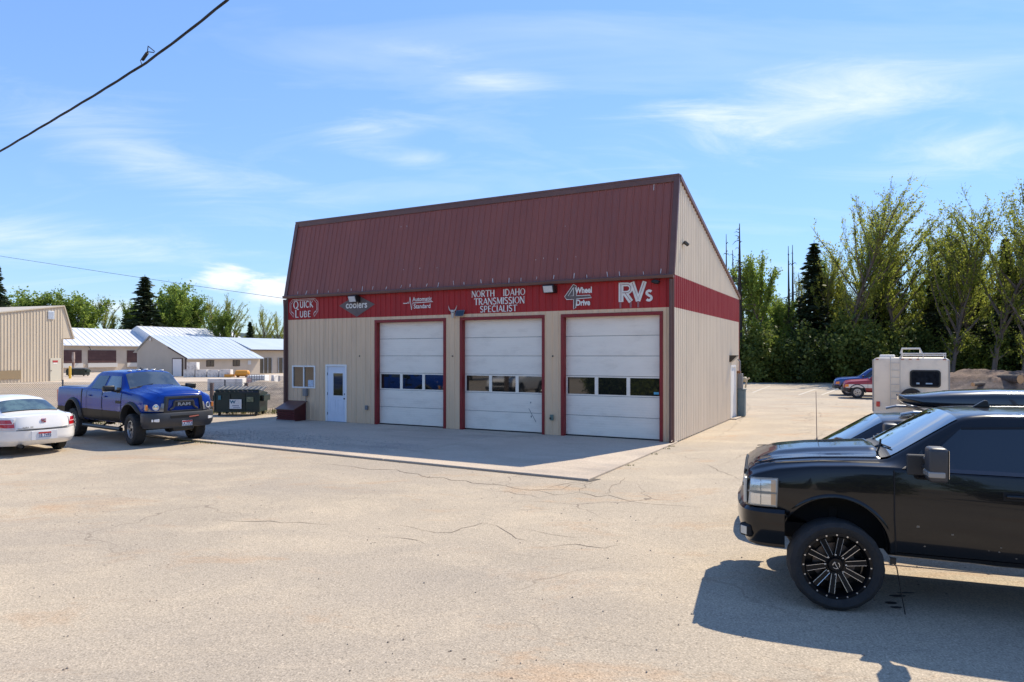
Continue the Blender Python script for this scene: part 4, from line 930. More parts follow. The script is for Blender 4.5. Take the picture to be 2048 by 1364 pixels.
# ---- the blue crew cab truck
def blue_truck():
    an = R(-36); h = Vector((math.cos(an), math.sin(an)))
    t = thing('pickup_truck', 'royal blue crew cab pickup with black grille and flares beside the white sedan', 'pickup truck', (-10.21, 20.14, 0), math.atan2(h.y, h.x))
    paint = mat('blue_paint', (.002, .031, .235), .24, .0, coat=.34, spec=.15, c2=(.003, .036, .26), scale=2)
    dark = mat('lower_black_paint', (.006, .006, .008), .4, coat=.0, spec=.15)
    keys = [(.975, .95, .58, 1.22, .54, 1.41, .42, .02), (.95, .95, .70, 1.23, .66, 1.43, .54, .03), (.90, .94, .82, 1.27, .78, 1.46, .64, .05), (.82, .93, .92, 1.31, .88, 1.48, .70, .06), (.70, .92, .985, 1.36, .94, 1.495, .75, .06), (.5, .88, 1.0, 1.42, .95, 1.515, .80, .065), (0, .72, 1.0, 1.48, .95, 1.535, .82, .075), (-.40, .60, 1.0, 1.51, .95, 1.55, .82, .08), (-.58, .58, 1.0, 1.52, .95, 1.56, .80, .08),
            (-1.02, .56, 1.0, 1.50, .95, 2.00, .70, .06), (-1.14, .56, 1.0, 1.50, .95, 2.045, .69, .055), (-1.4, .56, 1.0, 1.50, .95, 2.065, .69, .05), (-2.2, .56, 1.0, 1.52, .95, 2.065, .69, .05), (-2.60, .56, 1.0, 1.53, .95, 2.05, .69, .04), (-2.80, .56, 1.0, 1.54, .95, 1.98, .70, .03), (-3.10, .56, 1.0, 1.545, .955, 1.57, .84, 0), (-3.15, .56, 1.0, 1.545, .955, 1.562, .90, 0), (-4.95, .62, 1.0, 1.53, .955, 1.548, .90, 0), (-5.08, .66, .96, 1.50, .92, 1.525, .86, 0)]
    B = Body(keys)
    cut_body(B, paint, [(0, .65, .52), (-3.78, .65, .52)], t, 1.0)
    bulge = lambda x, y: .05 * smoothstep(.55, .40, abs(y)) * smoothstep(.98, .5, x)
    b = B.top_patch(.91, -.52, .66, .79, .014, bulge, 24, 30, .03); b.build('hood', paint, t, smooth=30)
    b = B.top_patch(-.60, -1.03, .745, .665, .010, None, 10, 16); b.build('windshield', M_SCREEN, t, smooth=60)
    b = B.top_patch(-.53, -.60, .77, .755, .016, None, 3, 14); b.build('cowl', M_PLAST, t)
    for y0 in (.05, -.55): b = MB(); b.tube([(-.57, y0, B.top_z(-.57, y0) + .025), (-.63, y0 + .48, B.top_z(-.63, y0 + .48) + .02)], .010, 5); b.build('wiper', M_BLACK, t)
    for sg in (1, -1):
        for di, (x0, x1, quad) in enumerate([(-.60, -1.78, [(-.78, 1.535), (-1.72, 1.535), (-1.72, 1.94), (-1.10, 1.93)]), (-1.82, -2.85, [(-1.86, 1.54), (-2.66, 1.555), (-2.50, 1.93), (-1.86, 1.945)])]):
            b = B.side_patch([(x0, .98), (x1, .98), (x1, 1.47), (x0, 1.47)], .005, sg, 12, 6); d = b.build('door', paint, t, smooth=40)
            b = B.ribbon([(x0, 1.5), (x0, .62), (x1, .62), (x1, 1.5)], .014, .010, sg); b.build('door_gap', M_GAP, d)
            b = B.side_patch(quad, .010, sg, 10, 6); b.build('door_window', M_TINT if di else mat('side_glass', (.05, .062, .068), .03, c2=(.012, .015, .018), scale=2.2, spec=.9, ior=1.7, coat=1), d, smooth=60)
            hx = -1.62 if di == 0 else -2.62; yy = B.side_y(hx, 1.33); b = MB(); b.box((0, 0, 0), (.19, .04, .04)); b.build('door_handle', paint, d, bevel=.012, smooth=50, loc=(hx, sg * (yy + .03), 1.34))
        # black lower body and mouldings
        b = B.side_patch([(-.52, .62), (-3.26, .62), (-3.26, .93), (-.52, .93)], .008, sg, 30, 5); b.build('lower_cladding', dark, t, smooth=40)
        b = B.side_patch([(-4.32, .68), (-5.0, .70), (-5.0, .93), (-4.30, .93)], .008, sg, 8, 4); b.build('lower_cladding', dark, t, smooth=40)
        b = B.side_patch([(-3.17, .95), (-3.24, .95), (-3.24, 1.52), (-3.17, 1.52)], .004, sg, 1, 6); b.build('bed_gap', M_GAP, t)
        flare(B, t, 0, .65, .52, sg, M_PLAST, .075); flare(B, t, -3.78, .65, .52, sg, M_PLAST, .075)
        b = MB(); b.tube([(-.62, sg * .98, .42), (-3.05, sg * .98, .42)], .06, 8); 
        for xx in (-.9, -1.9, -2.8): b.tube([(xx, sg * .98, .42), (xx, sg * .6, .62)], .025, 6)
        b.build('running_board', M_BLACK, t)
        # badge on the front door
        b = B.side_patch([(-.62, 1.16), (-.95, 1.16), (-.92, 1.24), (-.60, 1.24)], .009, sg, 2, 1); b.build('door_badge', dark, t)
        # mirrors
        b = MB(); b.box((0, 0, 0), (.13, .32, .17)); mr = b.build('mirror', M_BLACK, t, bevel=.04, seg=3, smooth=50, loc=(-.86, sg * 1.22, 1.60))
        b = MB(); b.tube([(.04, -sg * .30, -.10), (.0, -sg * .08, -.05)], .04, 8); b.box((.05, -sg * .27, -.06), (.18, .05, .16)); b.build('mirror_arm', M_BLACK, mr)
        b = MB(); b.b2((-.03, -.14, -.10), (.05, .06, -.083)); b.build('mirror_marker', M_CLEAR, mr)
        # headlight with ring lamp
        b = MB(); q = [(1.02, sg * .56, .97), (.80, sg * .985, 1.00), (.76, sg * .985, 1.19), (1.0, sg * .55, 1.21)]
        b.prism([(0, 0), (1, 0), (1, 1), (0, 1)], 0, .05, lambda a, c, d_: tuple((Vector(q[0]).lerp(Vector(q[1]), a)).lerp(Vector(q[3]).lerp(Vector(q[2]), a), c) - Vector((d_, 0, 0))))
        hl = b.build('headlight', mat('smoked_lens', (.13, .125, .12), .1, coat=1.0, c2=(.30, .29, .28), scale=6), t, bevel=.012, smooth=40)
        b = MB(); b.lathe([(.066, .012), (.078, .016), (.085, .0)], 20, 'x', (0, 0, 0)); 
        rg = b.build('lamp_ring', M_CLEAR, hl, loc=(.935, sg * .76, 1.10), rot=(0, 0, sg * R(22)))
        b = MB(); b.lathe([(0, .010), (.06, .004), (.062, -.01)], 16, 'x'); b.build('projector', M_CHROME, hl, loc=(.935, sg * .76, 1.10), rot=(0, 0, sg * R(22)))
        b = MB(); b.b2((.79, sg * .93, 1.03), (.84, sg * .992, 1.17)); b.build('turn_signal', M_AMBER, hl, bevel=.01)
        b = MB(); b.lathe([(0, .012), (.07, .008), (.075, -.02)], 16, 'x'); 
    # grille: big black surround, opening and name
    b = MB()
    outer = [(-.60, .93), (.60, .93), (.54, 1.40), (-.54, 1.40)]; inner = [(-.48, 1.0), (.48, 1.0), (.44, 1.32), (-.44, 1.32)]
    vs = [(.975, y, z) for y, z in outer] + [(1.035, y * .97, z) for y, z in outer] + [(1.035, y, z) for y, z in inner] + [(.97, y, z) for y, z in inner]
    fs = []
    for i in range(4): j = (i + 1) % 4; fs += [(i, j, 4 + j, 4 + i), (4 + i, 4 + j, 8 + j, 8 + i), (8 + i, 8 + j, 12 + j, 12 + i)]
    b.add(vs, fs); gr = b.build('grille', mat('satin_black', (.016, .016, .018), .38, coat=.3), t, bevel=.015, smooth=35)
    b = MB(); b.b2((.94, -.5, .98), (.972, .5, 1.35)); b.build('grille_mesh', M_GAP, gr)
    b = MB(); U = [(-.40, 1.03), (-.30, 1.09), (-.27, 1.25), (.27, 1.25), (.30, 1.09), (.40, 1.03)]
    for (a, c), (d, e) in zip(U, U[1:]): b.tube([(1.01, a, c), (1.01, d, e)], .030, 6)
    b.build('grille_frame', mat('satin_grey', (.045, .045, .048), .35), gr)
    b = MB(); b.b2((.99, -.26, 1.11), (1.01, .26, 1.22)); b.build('name_panel', M_BLACK, gr)
    face_text('grille_lettering', 'RAM', .125, mat('badge_silver', (.42, .42, .44), .35, .5), gr, (1.018, 0, 1.165), 1.5, .003)
    # steel-look bumper
    path = smooth_path([(.62, 1.03), (.78, 1.02), (.95, .92), (1.04, .72), (1.08, .4), (1.085, 0)], 2)
    fb = bumper_wrap(path, [(.10, .95), (.02, .94), (.0, .90), (.0, .70), (.02, .60), (.09, .50)], mat('bumper_grey', (.034, .036, .042), .45, c2=(.042, .044, .05), scale=5), t)
    b = MB(); b.b2((1.07, -.42, .78), (1.089, .42, .86)); b.build('bumper_slot', M_GAP, fb, bevel=.008)
    for sg in (1, -1):
        b = MB(); b.box((0, 0, 0), (.03, .20, .085)); b.build('fog_lamp', M_CLEAR, fb, bevel=.012, loc=(.99, sg * .80, .74), rot=(0, 0, sg * R(28)))
    b = MB(); b.tube([(1.09, .30, .80), (1.12, .10, .80), (1.12, .38, .82)], .016, 6); b.build('winch_hook', mat('hook_red', (.35, .10, .07), .4), fb)
    b = MB(); b.b2((.72, -.3, .40), (1.0, .3, .56)); b.build('skid_plate', M_BLACK, fb, bevel=.05)
    plate_part(t, (1.10, .05, .625), 0, '1A 77U6')
    # five roof lamps and a fin
    for y in (-.48, -.22, 0, .22, .48):
        b = MB(); b.box((0, 0, 0), (.13, .085, .045)); b.build('roof_lamp', M_CLEAR, t, bevel=.018, seg=2, smooth=50, loc=(-1.20, y, B.top_z(-1.2, y) + .018))
    b = MB(); b.prism([(-1.40, 0), (-1.56, 0), (-1.54, .06), (-1.50, .065)], -.02, .02, lambda a, c, d: (a, d, B.top_z(-1.5, 0) + c)); b.build('roof_fin', M_BLACK, t)
    b = MB(); b.b2((-3.24, -.83, 1.548), (-4.93, .83, 1.572)); b.build('tonneau_cover', mat('tonneau', (.20, .20, .22), .5), t, bevel=.01)
    for sg in (1, -1): b = MB(); b.b2((-5.10, sg * .78, 1.05), (-4.95, sg * .965, 1.45)); b.build('tail_light', M_TAIL, t, bevel=.01)
    bumper_wrap([(-5.05, .98), (-5.16, .92), (-5.2, .5), (-5.21, 0)], [(.05, .84), (0, .82), (0, .68), (.04, .60)], M_PLAST, t, 'rear_bumper')
    chassis(t, .7, -4.9, .66, .42, .45, [0, -3.78])
    for sg in (1, -1):
        for i, x in enumerate((0, -3.78)): wheel(t, (x, sg * .88, .45), sg, .45, .32, .25, 'offroad', R(-6) if i == 0 else 0)
    return t
blue_truck()

# ---- the white sedan at the left edge
def sedan_body(paint, keys, arches, t, wmax): 
    B = Body(keys); cut_body(B, paint, arches, t, wmax); return B
def white_sedan():
    h = Vector((-.84, .54)).normalized(); nl = Vector((-h.y, h.x))
    O = Vector((-12.45, 18.72)) + nl * .77 + h * 2.85          # right rear wheel contact -> front axle
    t = thing('sedan', 'white four door sedan cut off by the left edge, seen from behind', 'car', (O.x, O.y, 0), math.atan2(h.y, h.x))
    paint = mat('white_paint', (.86, .83, .79), .22, coat=.7, c2=(.83, .80, .76), scale=2)
    keys = [(.95, .28, .62, .60, .58, .66, .40, .02), (.85, .24, .78, .66, .74, .74, .56, .03), (.5, .22, .88, .80, .84, .86, .66, .04), (0, .20, .895, .90, .85, .95, .70, .05), (-.40, .20, .895, .95, .86, 1.0, .72, .05),
            (-1.15, .20, .895, .97, .86, 1.36, .60, .06), (-1.45, .20, .895, .98, .86, 1.42, .585, .06), (-2.0, .20, .895, .99, .86, 1.43, .58, .06), (-2.40, .20, .895, 1.0, .86, 1.40, .58, .05), (-2.62, .20, .895, 1.005, .86, 1.34, .59, .045), (-3.12, .22, .895, 1.01, .855, 1.075, .68, .03), (-3.35, .24, .89, 1.0, .85, 1.045, .70, .02), (-3.46, .27, .87, .99, .83, 1.035, .68, .015), (-3.62, .32, .80, .97, .76, 1.022, .62, .01), (-3.76, .40, .66, .95, .62, 1.0, .50, .005)]
    B = sedan_body(paint, keys, [(0, .34, .37), (-2.85, .34, .37)], t, .895)
    b = B.top_patch(-3.11, -2.62, .645, .575, .012, None, 10, 16); rw = b.build('rear_window', mat('greenish_glass', (.10, .155, .135), .03, c2=(.03, .045, .045), scale=2.6, lo=.40, hi=.60, spec=.9, ior=1.65, coat=1), t, smooth=60)
    b = MB(); b.tube([(-3.11 + .0, y, B.top_z(-3.11, y) + .013) for y in np.linspace(-.64, .64, 10)], .012, 5); b.build('window_seal', M_GAP, rw)
    b = B.top_patch(-.46, -1.14, .66, .58, .010, None, 10, 14); b.build('windshield', M_SCREEN, t, smooth=60)
    def xr(y, z): return -3.875 + .42 * (min(abs(y), .90) / .90) ** 4.5 + .085 * max(0, (z - .66) / .34) ** 1.4 + .16 * max(0, (.46 - z) / .2) ** 2
    def fascia(y0, y1, z0, z1, off, nm, m, par, nu=20, nv=10, zt=None):
        b = MB()
        def f(u_, v_):
            y = y0 + (y1 - y0) * u_; z = z0 + (z1 - z0) * v_
            if zt: z = z0 + (zt(y) - z0) * v_
            return (xr(y, z) - off, y, z)
        b.grid(f, nu, nv); return b.build(nm, m, par, smooth=60)
    fascia(-.90, .90, .27, .99, 0, 'rear_skin', paint, t, 48, 20)
    fascia(-.60, .60, .675, 1.0, .010, 'trunk_lid', paint, t, 30, 10, lambda y: 1.015 - .03 * (y / .6) ** 2)
    for sg in (1, -1):
        b = B.side_patch([(-.80, 1.0), (-1.72, 1.02), (-1.72, 1.345), (-1.30, 1.335)], .008, sg, 8, 5); b.build('side_window', M_TINT, t)
        b = B.side_patch([(-1.78, 1.02), (-2.72, 1.035), (-2.46, 1.30), (-1.78, 1.345)], .008, sg, 8, 5); b.build('side_window', M_TINT, t)
        for x0, x1 in ((-.55, -1.74), (-1.76, -2.70)):
            b = B.ribbon([(x0, .98), (x0, .32), (x1, .32), (x1, .98)], .010, .003, sg); b.build('door_gap', M_GAP, t)
        tl = fascia(sg * .63, sg * .895, .735, .935, .016, 'tail_light', M_TAIL, t, 14, 6)
        fascia(sg * .64, sg * .89, .825, .842, .022, 'lamp_line', mat('lamp_line', (.75, .45, .45), .3), tl, 10, 1)
        fascia(sg * .62, sg * .885, .685, .735, .016, 'reverse_lamp', mat('reverse_lens', (.66, .56, .58), .2, coat=1), tl, 10, 2)
    rb = fascia(-.895, .895, .40, .655, .022, 'rear_bumper', paint, t, 40, 6)
    b = MB(); b.tube([(xr(y, .70) - .022, y, .690 + .028 * (y / .6) ** 2) for y in np.linspace(-.58, .58, 15)], .012, 6); b.build('trunk_chrome', mat('dull_chrome', (.30, .30, .31), .3, .8), t)
    b = MB(); b.tube([(xr(y, .67) - .012, y, .668) for y in np.linspace(-.60, .60, 15)], .009, 5); b.build('trunk_gap', M_GAP, t)
    b = MB(); b.b2((-3.905, -.30, .40), (-3.89, .30, .63)); b.build('plate_recess', mat('white_shade', (.72, .72, .74), .4), rb, bevel=.006)
    plate_part(t, (-3.912, 0, .53), math.pi, '1B 7495')
    # square emblem, red and silver
    b = MB(); b.b2((-3.862, -.05, .835), (-3.83, .05, .935)); em = b.build('emblem', mat('emblem_red', (.42, .02, .05), .2, coat=1), t, bevel=.006)
    b = MB(); b.tube([(-3.866, .04 * math.cos(a), .885 + .04 * math.sin(a)) for a in np.linspace(.3, 3.6, 10)], .008, 5); b.tube([(-3.866, .045, .845), (-3.866, -.045, .91)], .007, 5); b.build('emblem_ring', M_CHROME, em)
    me = text_mesh('AURA  XE', .05, .002, .001, 0, 1.1); me.materials.append(mat('dull_chrome', (.30, .30, .31), .3, .8)); link('trunk_lettering', me, t, (-3.885, .37, .735), (R(90), 0, R(-90)))
    b = MB(); b.tube([(-3.70, .50, .27), (-3.93, .52, .27)], .055, 12, False); b.tube([(-3.75, .52, .27), (-3.90, .52, .27)], .040, 12); b.build('exhaust_pipe', M_BLACK, t)
    # seats seen through the rear glass
    chassis(t, .3, -3.4, .30, .35, .32, [0, -2.85])
    for sg in (1, -1):
        for x in (0, -2.85): wheel(t, (x, sg * .77, .325), sg, .325, .22, .215, 'sedan')
        b = MB(); b.box((0, 0, 0), (.12, .20, .13)); b.build('mirror', paint, t, bevel=.03, loc=(-.78, sg * .98, 1.05))
    return t
white_sedan()

# ---- dark crossover with a roof box, next stall behind the black truck
def crossover():
    an = R(20); h = Vector((-math.cos(an), math.sin(an))); nr = Vector((h.y, -h.x))
    O = Vector((3.578, 7.776)) + nr * 2.85 + h * .32
    t = thing('crossover', 'dark wagon with a roof cargo box parked behind the lifted black truck', 'car', (O.x, O.y, 0), math.atan2(h.y, h.x))
    paint = mat('charcoal_paint', (.012, .013, .020), .22, coat=.4)
    top = 1.69
    keys = [(.46, .36, .66, .74, .60, .82, .42, .02), (.38, .32, .82, .82, .78, .90, .60, .03), (.12, .28, .91, .97, .87, 1.03, .70, .04), (-.2, .26, .92, 1.06, .88, 1.11, .74, .05), (-.45, .26, .92, 1.09, .88, 1.14, .75, .05),
            (-1.22, .26, .92, 1.12, .88, top - .06, .62, .05), (-1.5, .26, .92, 1.13, .88, top - .03, .61, .05), (-2.4, .26, .92, 1.15, .88, top - .02, .60, .05), (-3.2, .26, .92, 1.16, .88, top - .06, .60, .04), (-3.5, .28, .91, 1.16, .87, top - .14, .60, .03), (-3.78, .34, .90, 1.14, .85, 1.18, .70, .02), (-3.84, .36, .86, 1.05, .82, 1.10, .70, .01)]
    B = sedan_body(paint, keys, [(-.38, .36, .38), (-2.86, .36, .38)], t, .92)
    b = B.top_patch(-.50, -1.22, .70, .60, .010, None, 10, 14); b.build('windshield', M_SCREEN, t, smooth=60)
    for sg in (1, -1):
        for q in ([(-.86, 1.14), (-1.75, 1.16), (-1.75, 1.57), (-1.33, 1.555)], [(-1.81, 1.16), (-2.65, 1.175), (-2.65, 1.575), (-1.81, 1.58)], [(-2.71, 1.18), (-3.35, 1.19), (-3.25, 1.53), (-2.71, 1.575)]):
            b = B.side_patch(q, .008, sg, 8, 5); b.build('side_window', M_TINT, t)
        b = MB(); b.tube([(-1.45, sg * .60, top + .04), (-1.6, sg * .62, top + .075), (-3.1, sg * .60, top + .07), (-3.3, sg * .59, top + .02)], .02, 6); b.build('roof_rail', M_SILV, t)
        b = MB(); b.box((0, 0, 0), (.13, .21, .15)); b.build('mirror', paint, t, bevel=.04, seg=2, smooth=50, loc=(-.82, sg * 1.02, 1.17))
        b = B.side_patch([(.42, .66), (.10, .70), (.06, .86), (.36, .78)], .010, sg, 6, 3); b.build('headlight', M_LENS, t)
        b = B.ribbon([(-.62, 1.1), (-.62, .40), (-1.78, .40), (-1.78, 1.1)], .010, .004, sg); b.build('door_gap', M_GAP, t)
    for x in (-1.75, -2.75): b = MB(); b.tube([(x, -.63, top + .09), (x, .63, top + .09)], .018, 6); b.build('roof_crossbar', M_BLACK, t)
    chassis(t, .0, -3.4, .36, .35, .34, [-.38, -2.86])
    for sg in (1, -1):
        for x in (-.38, -2.86): wheel(t, (x, sg * .79, .345), sg, .345, .23, .225, 'sedan')
    # the box itself: a thing of its own carried on the bars
    bx = thing('roof_cargo_box', 'long glossy black roof cargo box on the dark wagon', 'cargo box', tuple(Vector((O.x, O.y, 0)) + Vector((-h.x * 1.52, -h.y * 1.52, 0))), math.atan2(h.y, h.x))
    n = 26; vs = []; stations = [(0, .10, .20, .02), (-.06, .22, .16, .06), (-.25, .34, .12, .13), (-.6, .40, .11, .20), (-1.1, .42, .11, .235), (-1.7, .42, .11, .24), (-2.0, .40, .12, .22), (-2.12, .34, .14, .16), (-2.16, .24, .18, .08)]
    def ring(st, up):
        x, w, zb, ht = st; out = []
        z0 = top + zb; zm = z0 + .075
        for k in range(17):
            a = math.pi * k / 16; c, s_ = math.cos(a), math.sin(a)
            yy = w * (abs(c) ** .6) * (1 if c >= 0 else -1)
            zz = zm + (ht * .85) * (abs(s_) ** .6) if up else zm - (zm - z0) * (abs(s_) ** .5)
            out.append((x, yy, zz))
        return out
    for nm, up, m in (('box_lid', True, mat('box_lid_black', (.012, .013, .018), .22, coat=1.0)), ('box_base', False, mat('box_black', (.008, .009, .013), .2, coat=1.0))):
        b = MB(); rs = [ring(s_, up) for s_ in stations]; vs = [p for r in rs for p in r]
        b.add(vs, [(i * 17 + k, i * 17 + k + 1, (i + 1) * 17 + k + 1, (i + 1) * 17 + k) for i in range(len(rs) - 1) for k in range(16)] + [tuple(range(17)), tuple((len(rs) - 1) * 17 + k for k in range(17))])
        b.build(nm, m, bx, smooth=45)
    b = MB()
    for sg in (-1, 1): b.tube([(x, sg * (w + .004), top + zb + .075) for x, w, zb, ht in stations], .012, 5)
    b.build('box_seam', mat('box_black', (.008, .009, .013), .2), bx)
crossover()

# ---- pale camper seen from behind
def camper():
    h = Vector((.51, .86)).normalized()
    t = thing('camper', 'cream motorhome seen from behind with a roof rack and rear spare wheel', 'camper', (14.35, 24.6, 0), math.atan2(h.y, h.x) - math.pi / 2)
    # local frame: x right, y forward (away), z up
    cream = mat('cream_fibreglass', (.88, .77, .62), .45, c2=(.82, .71, .57), scale=1.5, dirt=(.42, .38, .32), dirt_amt=.4, dirt_scale=1.5)
    b = MB(); b.prism([(-1.2, .42), (1.2, .42), (1.2, 2.38), (1.10, 2.47), (-1.10, 2.47), (-1.2, 2.38)], 0, 5.6, lambda a, c, d: (a, d, c)); b.build('body', cream, t, bevel=.11, seg=4, smooth=40)
    b = MB(); b.b2((-1.19, -.02, .30), (1.19, .12, .50)); b.build('rear_bumper', cream, t, bevel=.02)
    b = MB()
    for s_ in (-1, 1):
        b = MB(); b.b2((s_ * 1.19 - .02, -.012, .5), (s_ * 1.19 + .02, .03, 2.40)); b.build('corner_moulding', mat('grey_trim', (.35, .33, .31), .5), t)
    def rrect(w_, h_, r_): return [(sx * (w_ / 2 - r_) + r_ * math.cos(R(a0 + k * 15)), sz * (h_ / 2 - r_) + r_ * math.sin(R(a0 + k * 15))) for sx, sz, a0 in ((1, 1, 0), (-1, 1, 90), (-1, -1, 180), (1, -1, 270)) for k in range(7)]
    win = MB(); win.prism(rrect(.95, .62, .11), -.03, .02, lambda a, c, d: (a + .46, d, c + 1.72)); w = win.build('rear_window', M_BLACK, t)
    b = MB(); b.prism(rrect(.85, .52, .08), -.034, -.028, lambda a, c, d: (a + .46, d, c + 1.72)); b.build('pane', mat('camper_glass', (.006, .007, .010), .05, spec=.35, c2=(.018, .022, .030), scale=6), w)
    b = MB(); b.box((.24, -.036, 1.55), (.10, .004, .06)); b.box((.58, -.036, 1.55), (.20, .004, .045)); b.build('sticker', mat('pale_blue_sticker', (.30, .42, .55), .5), w)
    # ladder
    b = MB()
    for x in (-.62, -.32): b.tube([(x, -.07, .62), (x, -.07, 2.35), (x, .03, 2.52), (x, .35, 2.52)], .014, 6)
    for k in range(7): b.tube([(-.62, -.07, .72 + k * .26), (-.32, -.07, .72 + k * .26)], .011, 6)
    for z in (.70, 1.4, 2.2):
        for x in (-.62, -.32): b.tube([(x, -.07, z), (x, .0, z)], .011, 5)
    b.build('ladder', mat('ladder_paint', (.56, .53, .48), .4), t)
    # spare wheel on the back wall
    sp = wheel(t, (.04, -.14, 1.02), -1, .36, .22, .20, 'dark'); sp.name = 'spare_wheel'
    sp.rotation_euler = (0, 0, 0)
    for x in (-1.02, 1.02):
        b = MB(); b.box((x, -.02, .77), (.12, .05, .19)); b.build('tail_light', M_TAIL, t, bevel=.012)
    b = MB()
    for x in (-.24, 0, .24): b.box((x, -.012, 2.42), (.09, .03, .028))
    for x in (-1.05, 1.05): b.box((x, -.012, 2.41), (.09, .03, .03))
    b.build('marker_lamp', mat('marker_red', (.30, .05, .04), .3), t)
    # roof rack, vent and hatch
    b = MB()
    for z in (2.55, 2.62):
        b.tube([(-.28, .05, z), (1.08, .05, z), (1.08, 2.2, z), (-.28, 2.2, z), (-.28, .05, z)], .026, 6)
    for x, y in ((-.28, .05), (1.08, .05), (1.08, 2.2), (-.28, 2.2), (.4, .05)): b.tube([(x, y, 2.46), (x, y, 2.62)], .014, 6)
    b.tube([(-.30, .06, 2.62), (-.26, .06, 2.80), (.30, .06, 2.80), (.36, .06, 2.62)], .034, 8); b.tube([(-.26, .06, 2.78), (-.26, .5, 2.62)], .015, 6); b.tube([(.30, .06, 2.78), (.30, .5, 2.62)], .015, 6)
    b.build('roof_rack', mat('rack_paint', (.66, .65, .62), .4), t)
    b = MB(); b.box((-.75, .8, 2.52), (.5, .6, .12)); b.build('roof_vent', mat('vent_white', (.72, .72, .70), .5), t, bevel=.04)
    b = MB(); b.b2((-.9, .3, .34), (.9, 5.4, .46)); b.build('chassis', M_WELL, t)
    for y in (.9, 4.6):
        for s_ in (-1, 1): wq = wheel(t, (s_ * .95, y, .36), -s_, .36, .24, .2, 'steel'); wq.rotation_euler = (0, 0, R(90))
    b = MB(); b.prism([(5.5, .45), (6.9, .45), (6.9, 1.05), (6.2, 1.15), (5.7, 1.95), (5.5, 2.0)], -.95, .95, lambda a, c, d: (d, a, c)); b.build('cab', cream, t, bevel=.04)
camper()

# ---- simple smaller pickups and cars further off
def small_pickup(loc, hd, label, paint, lower=None, stripe=None, roof=None, scale=1.0, mid=None):
    h = Vector(hd).normalized()
    t = thing('pickup_truck', label, 'pickup truck', (loc[0], loc[1], 0), math.atan2(h.y, h.x)); t.scale = (scale,) * 3
    keys = [(.72, .50, .66, .76, .62, .86, .46, .02), (.66, .48, .78, .84, .74, .94, .58, .03), (.4, .42, .82, .94, .78, 1.0, .66, .04), (-.3, .36, .83, 1.0, .79, 1.05, .70, .04), (-.5, .36, .83, 1.02, .79, 1.07, .70, .04), (-1.08, .34, .83, 1.02, .79, 1.52, .60, .03), (-1.3, .34, .83, 1.02, .79, 1.56, .595, .03), (-1.75, .34, .83, 1.02, .79, 1.56, .595, .03), (-1.95, .34, .83, 1.02, .79, 1.50, .60, .02), (-2.08, .34, .83, 1.02, .80, 1.06, .74, 0), (-2.14, .34, .83, 1.02, .80, 1.04, .76, 0), (-3.75, .42, .83, 1.02, .80, 1.04, .76, 0), (-3.8, .44, .80, 1.0, .78, 1.02, .74, 0)]
    B = Body(keys, .07); cut_body(B, paint, [(0, .38, .40), (-2.75, .38, .40)], t, .83)
    b = B.top_patch(-.55, -1.07, .655, .575, .010, None, 8, 10); b.build('windshield', M_SCREEN, t)
    for sg in (1, -1):
        b = B.side_patch([(-.78, 1.05), (-1.75, 1.05), (-1.75, 1.46), (-1.16, 1.44)], .008, sg, 6, 4); b.build('side_window', M_TINT, t)
        if lower: b = B.side_patch([(-.40, .40), (-2.34, .40), (-2.34, .66), (-.40, .66)], .007, sg, 14, 3); b.build('lower_stripe', lower, t); b = B.side_patch([(-3.16, .46), (-3.72, .46), (-3.72, .66), (-3.16, .66)], .007, sg, 6, 3); b.build('lower_stripe', lower, t)
        if mid: b = B.side_patch([(.62, .60), (-3.7, .62), (-3.7, .84), (.60, .80)], .006, sg, 40, 4); b.build('mid_stripe', mid, t)
        if stripe: b = B.side_patch([(.55, .86), (-3.7, .90), (-3.7, 1.0), (.55, .91)], .008, sg, 30, 3); b.build('upper_stripe', stripe, t)
        b = B.side_patch([(.64, .66), (.44, .66), (.44, .80), (.62, .79)], .012, sg, 3, 2); b.build('corner_lamp', M_AMBER, t)
        b = B.ribbon([(-.52, 1.0), (-.52, .42), (-1.85, .42), (-1.85, 1.0)], .010, .010, sg); b.build('door_gap', M_GAP, t)
        b = MB(); b.b2((.69, sg * .40, .66), (.735, sg * .62, .80)); b.build('headlight', M_LENS, t)
        b = MB(); b.box((0, 0, 0), (.09, .18, .13)); b.build('mirror', M_BLACK, t, bevel=.02, loc=(-.75, sg * .96, 1.10))
        for x in (0, -2.75): wheel(t, (x, sg * .72, .35), sg, .35, .23, .20, 'steel')
        flare(B, t, 0, .38, .40, sg, M_PLAST, .03, band=.04); flare(B, t, -2.75, .38, .40, sg, M_PLAST, .03, band=.04)
    if stripe: b = B.top_patch(.62, -.5, .52, .66, .012, None, 10, 10); b.build('hood', stripe, t)
    b = MB(); b.b2((.70, -.42, .64), (.73, .42, .82)); b.build('grille', M_BLACK, t)
    bumper_wrap([(.45, .84), (.70, .80), (.82, .5), (.84, 0)], [(.03, .60), (0, .58), (0, .46), (.03, .42)], M_CHROME if lower else M_PLAST, t)
    bumper_wrap([(-3.7, .84), (-3.86, .80), (-3.9, .4), (-3.9, 0)], [(.03, .60), (0, .58), (0, .46), (.03, .42)], M_PLAST, t, 'rear_bumper')
    chassis(t, .4, -3.6, .46, .34, .34, [0, -2.75])
    return t
small_pickup((20.8, 41.15), (-.9, .43), 'red and white striped small pickup half hidden behind the camper', mat('dark_red_paint', (.30, .014, .018), .3, coat=.4), mid=mat('cream_white_paint', (.70, .64, .58), .3, coat=.5), scale=1.05)
small_pickup((21.7, 44.1), (-.9, .43), 'blue small truck with a pale roof parked beyond the red and white pickup', mat('mid_blue_paint', (.012, .045, .22), .25, coat=1), scale=1.12)
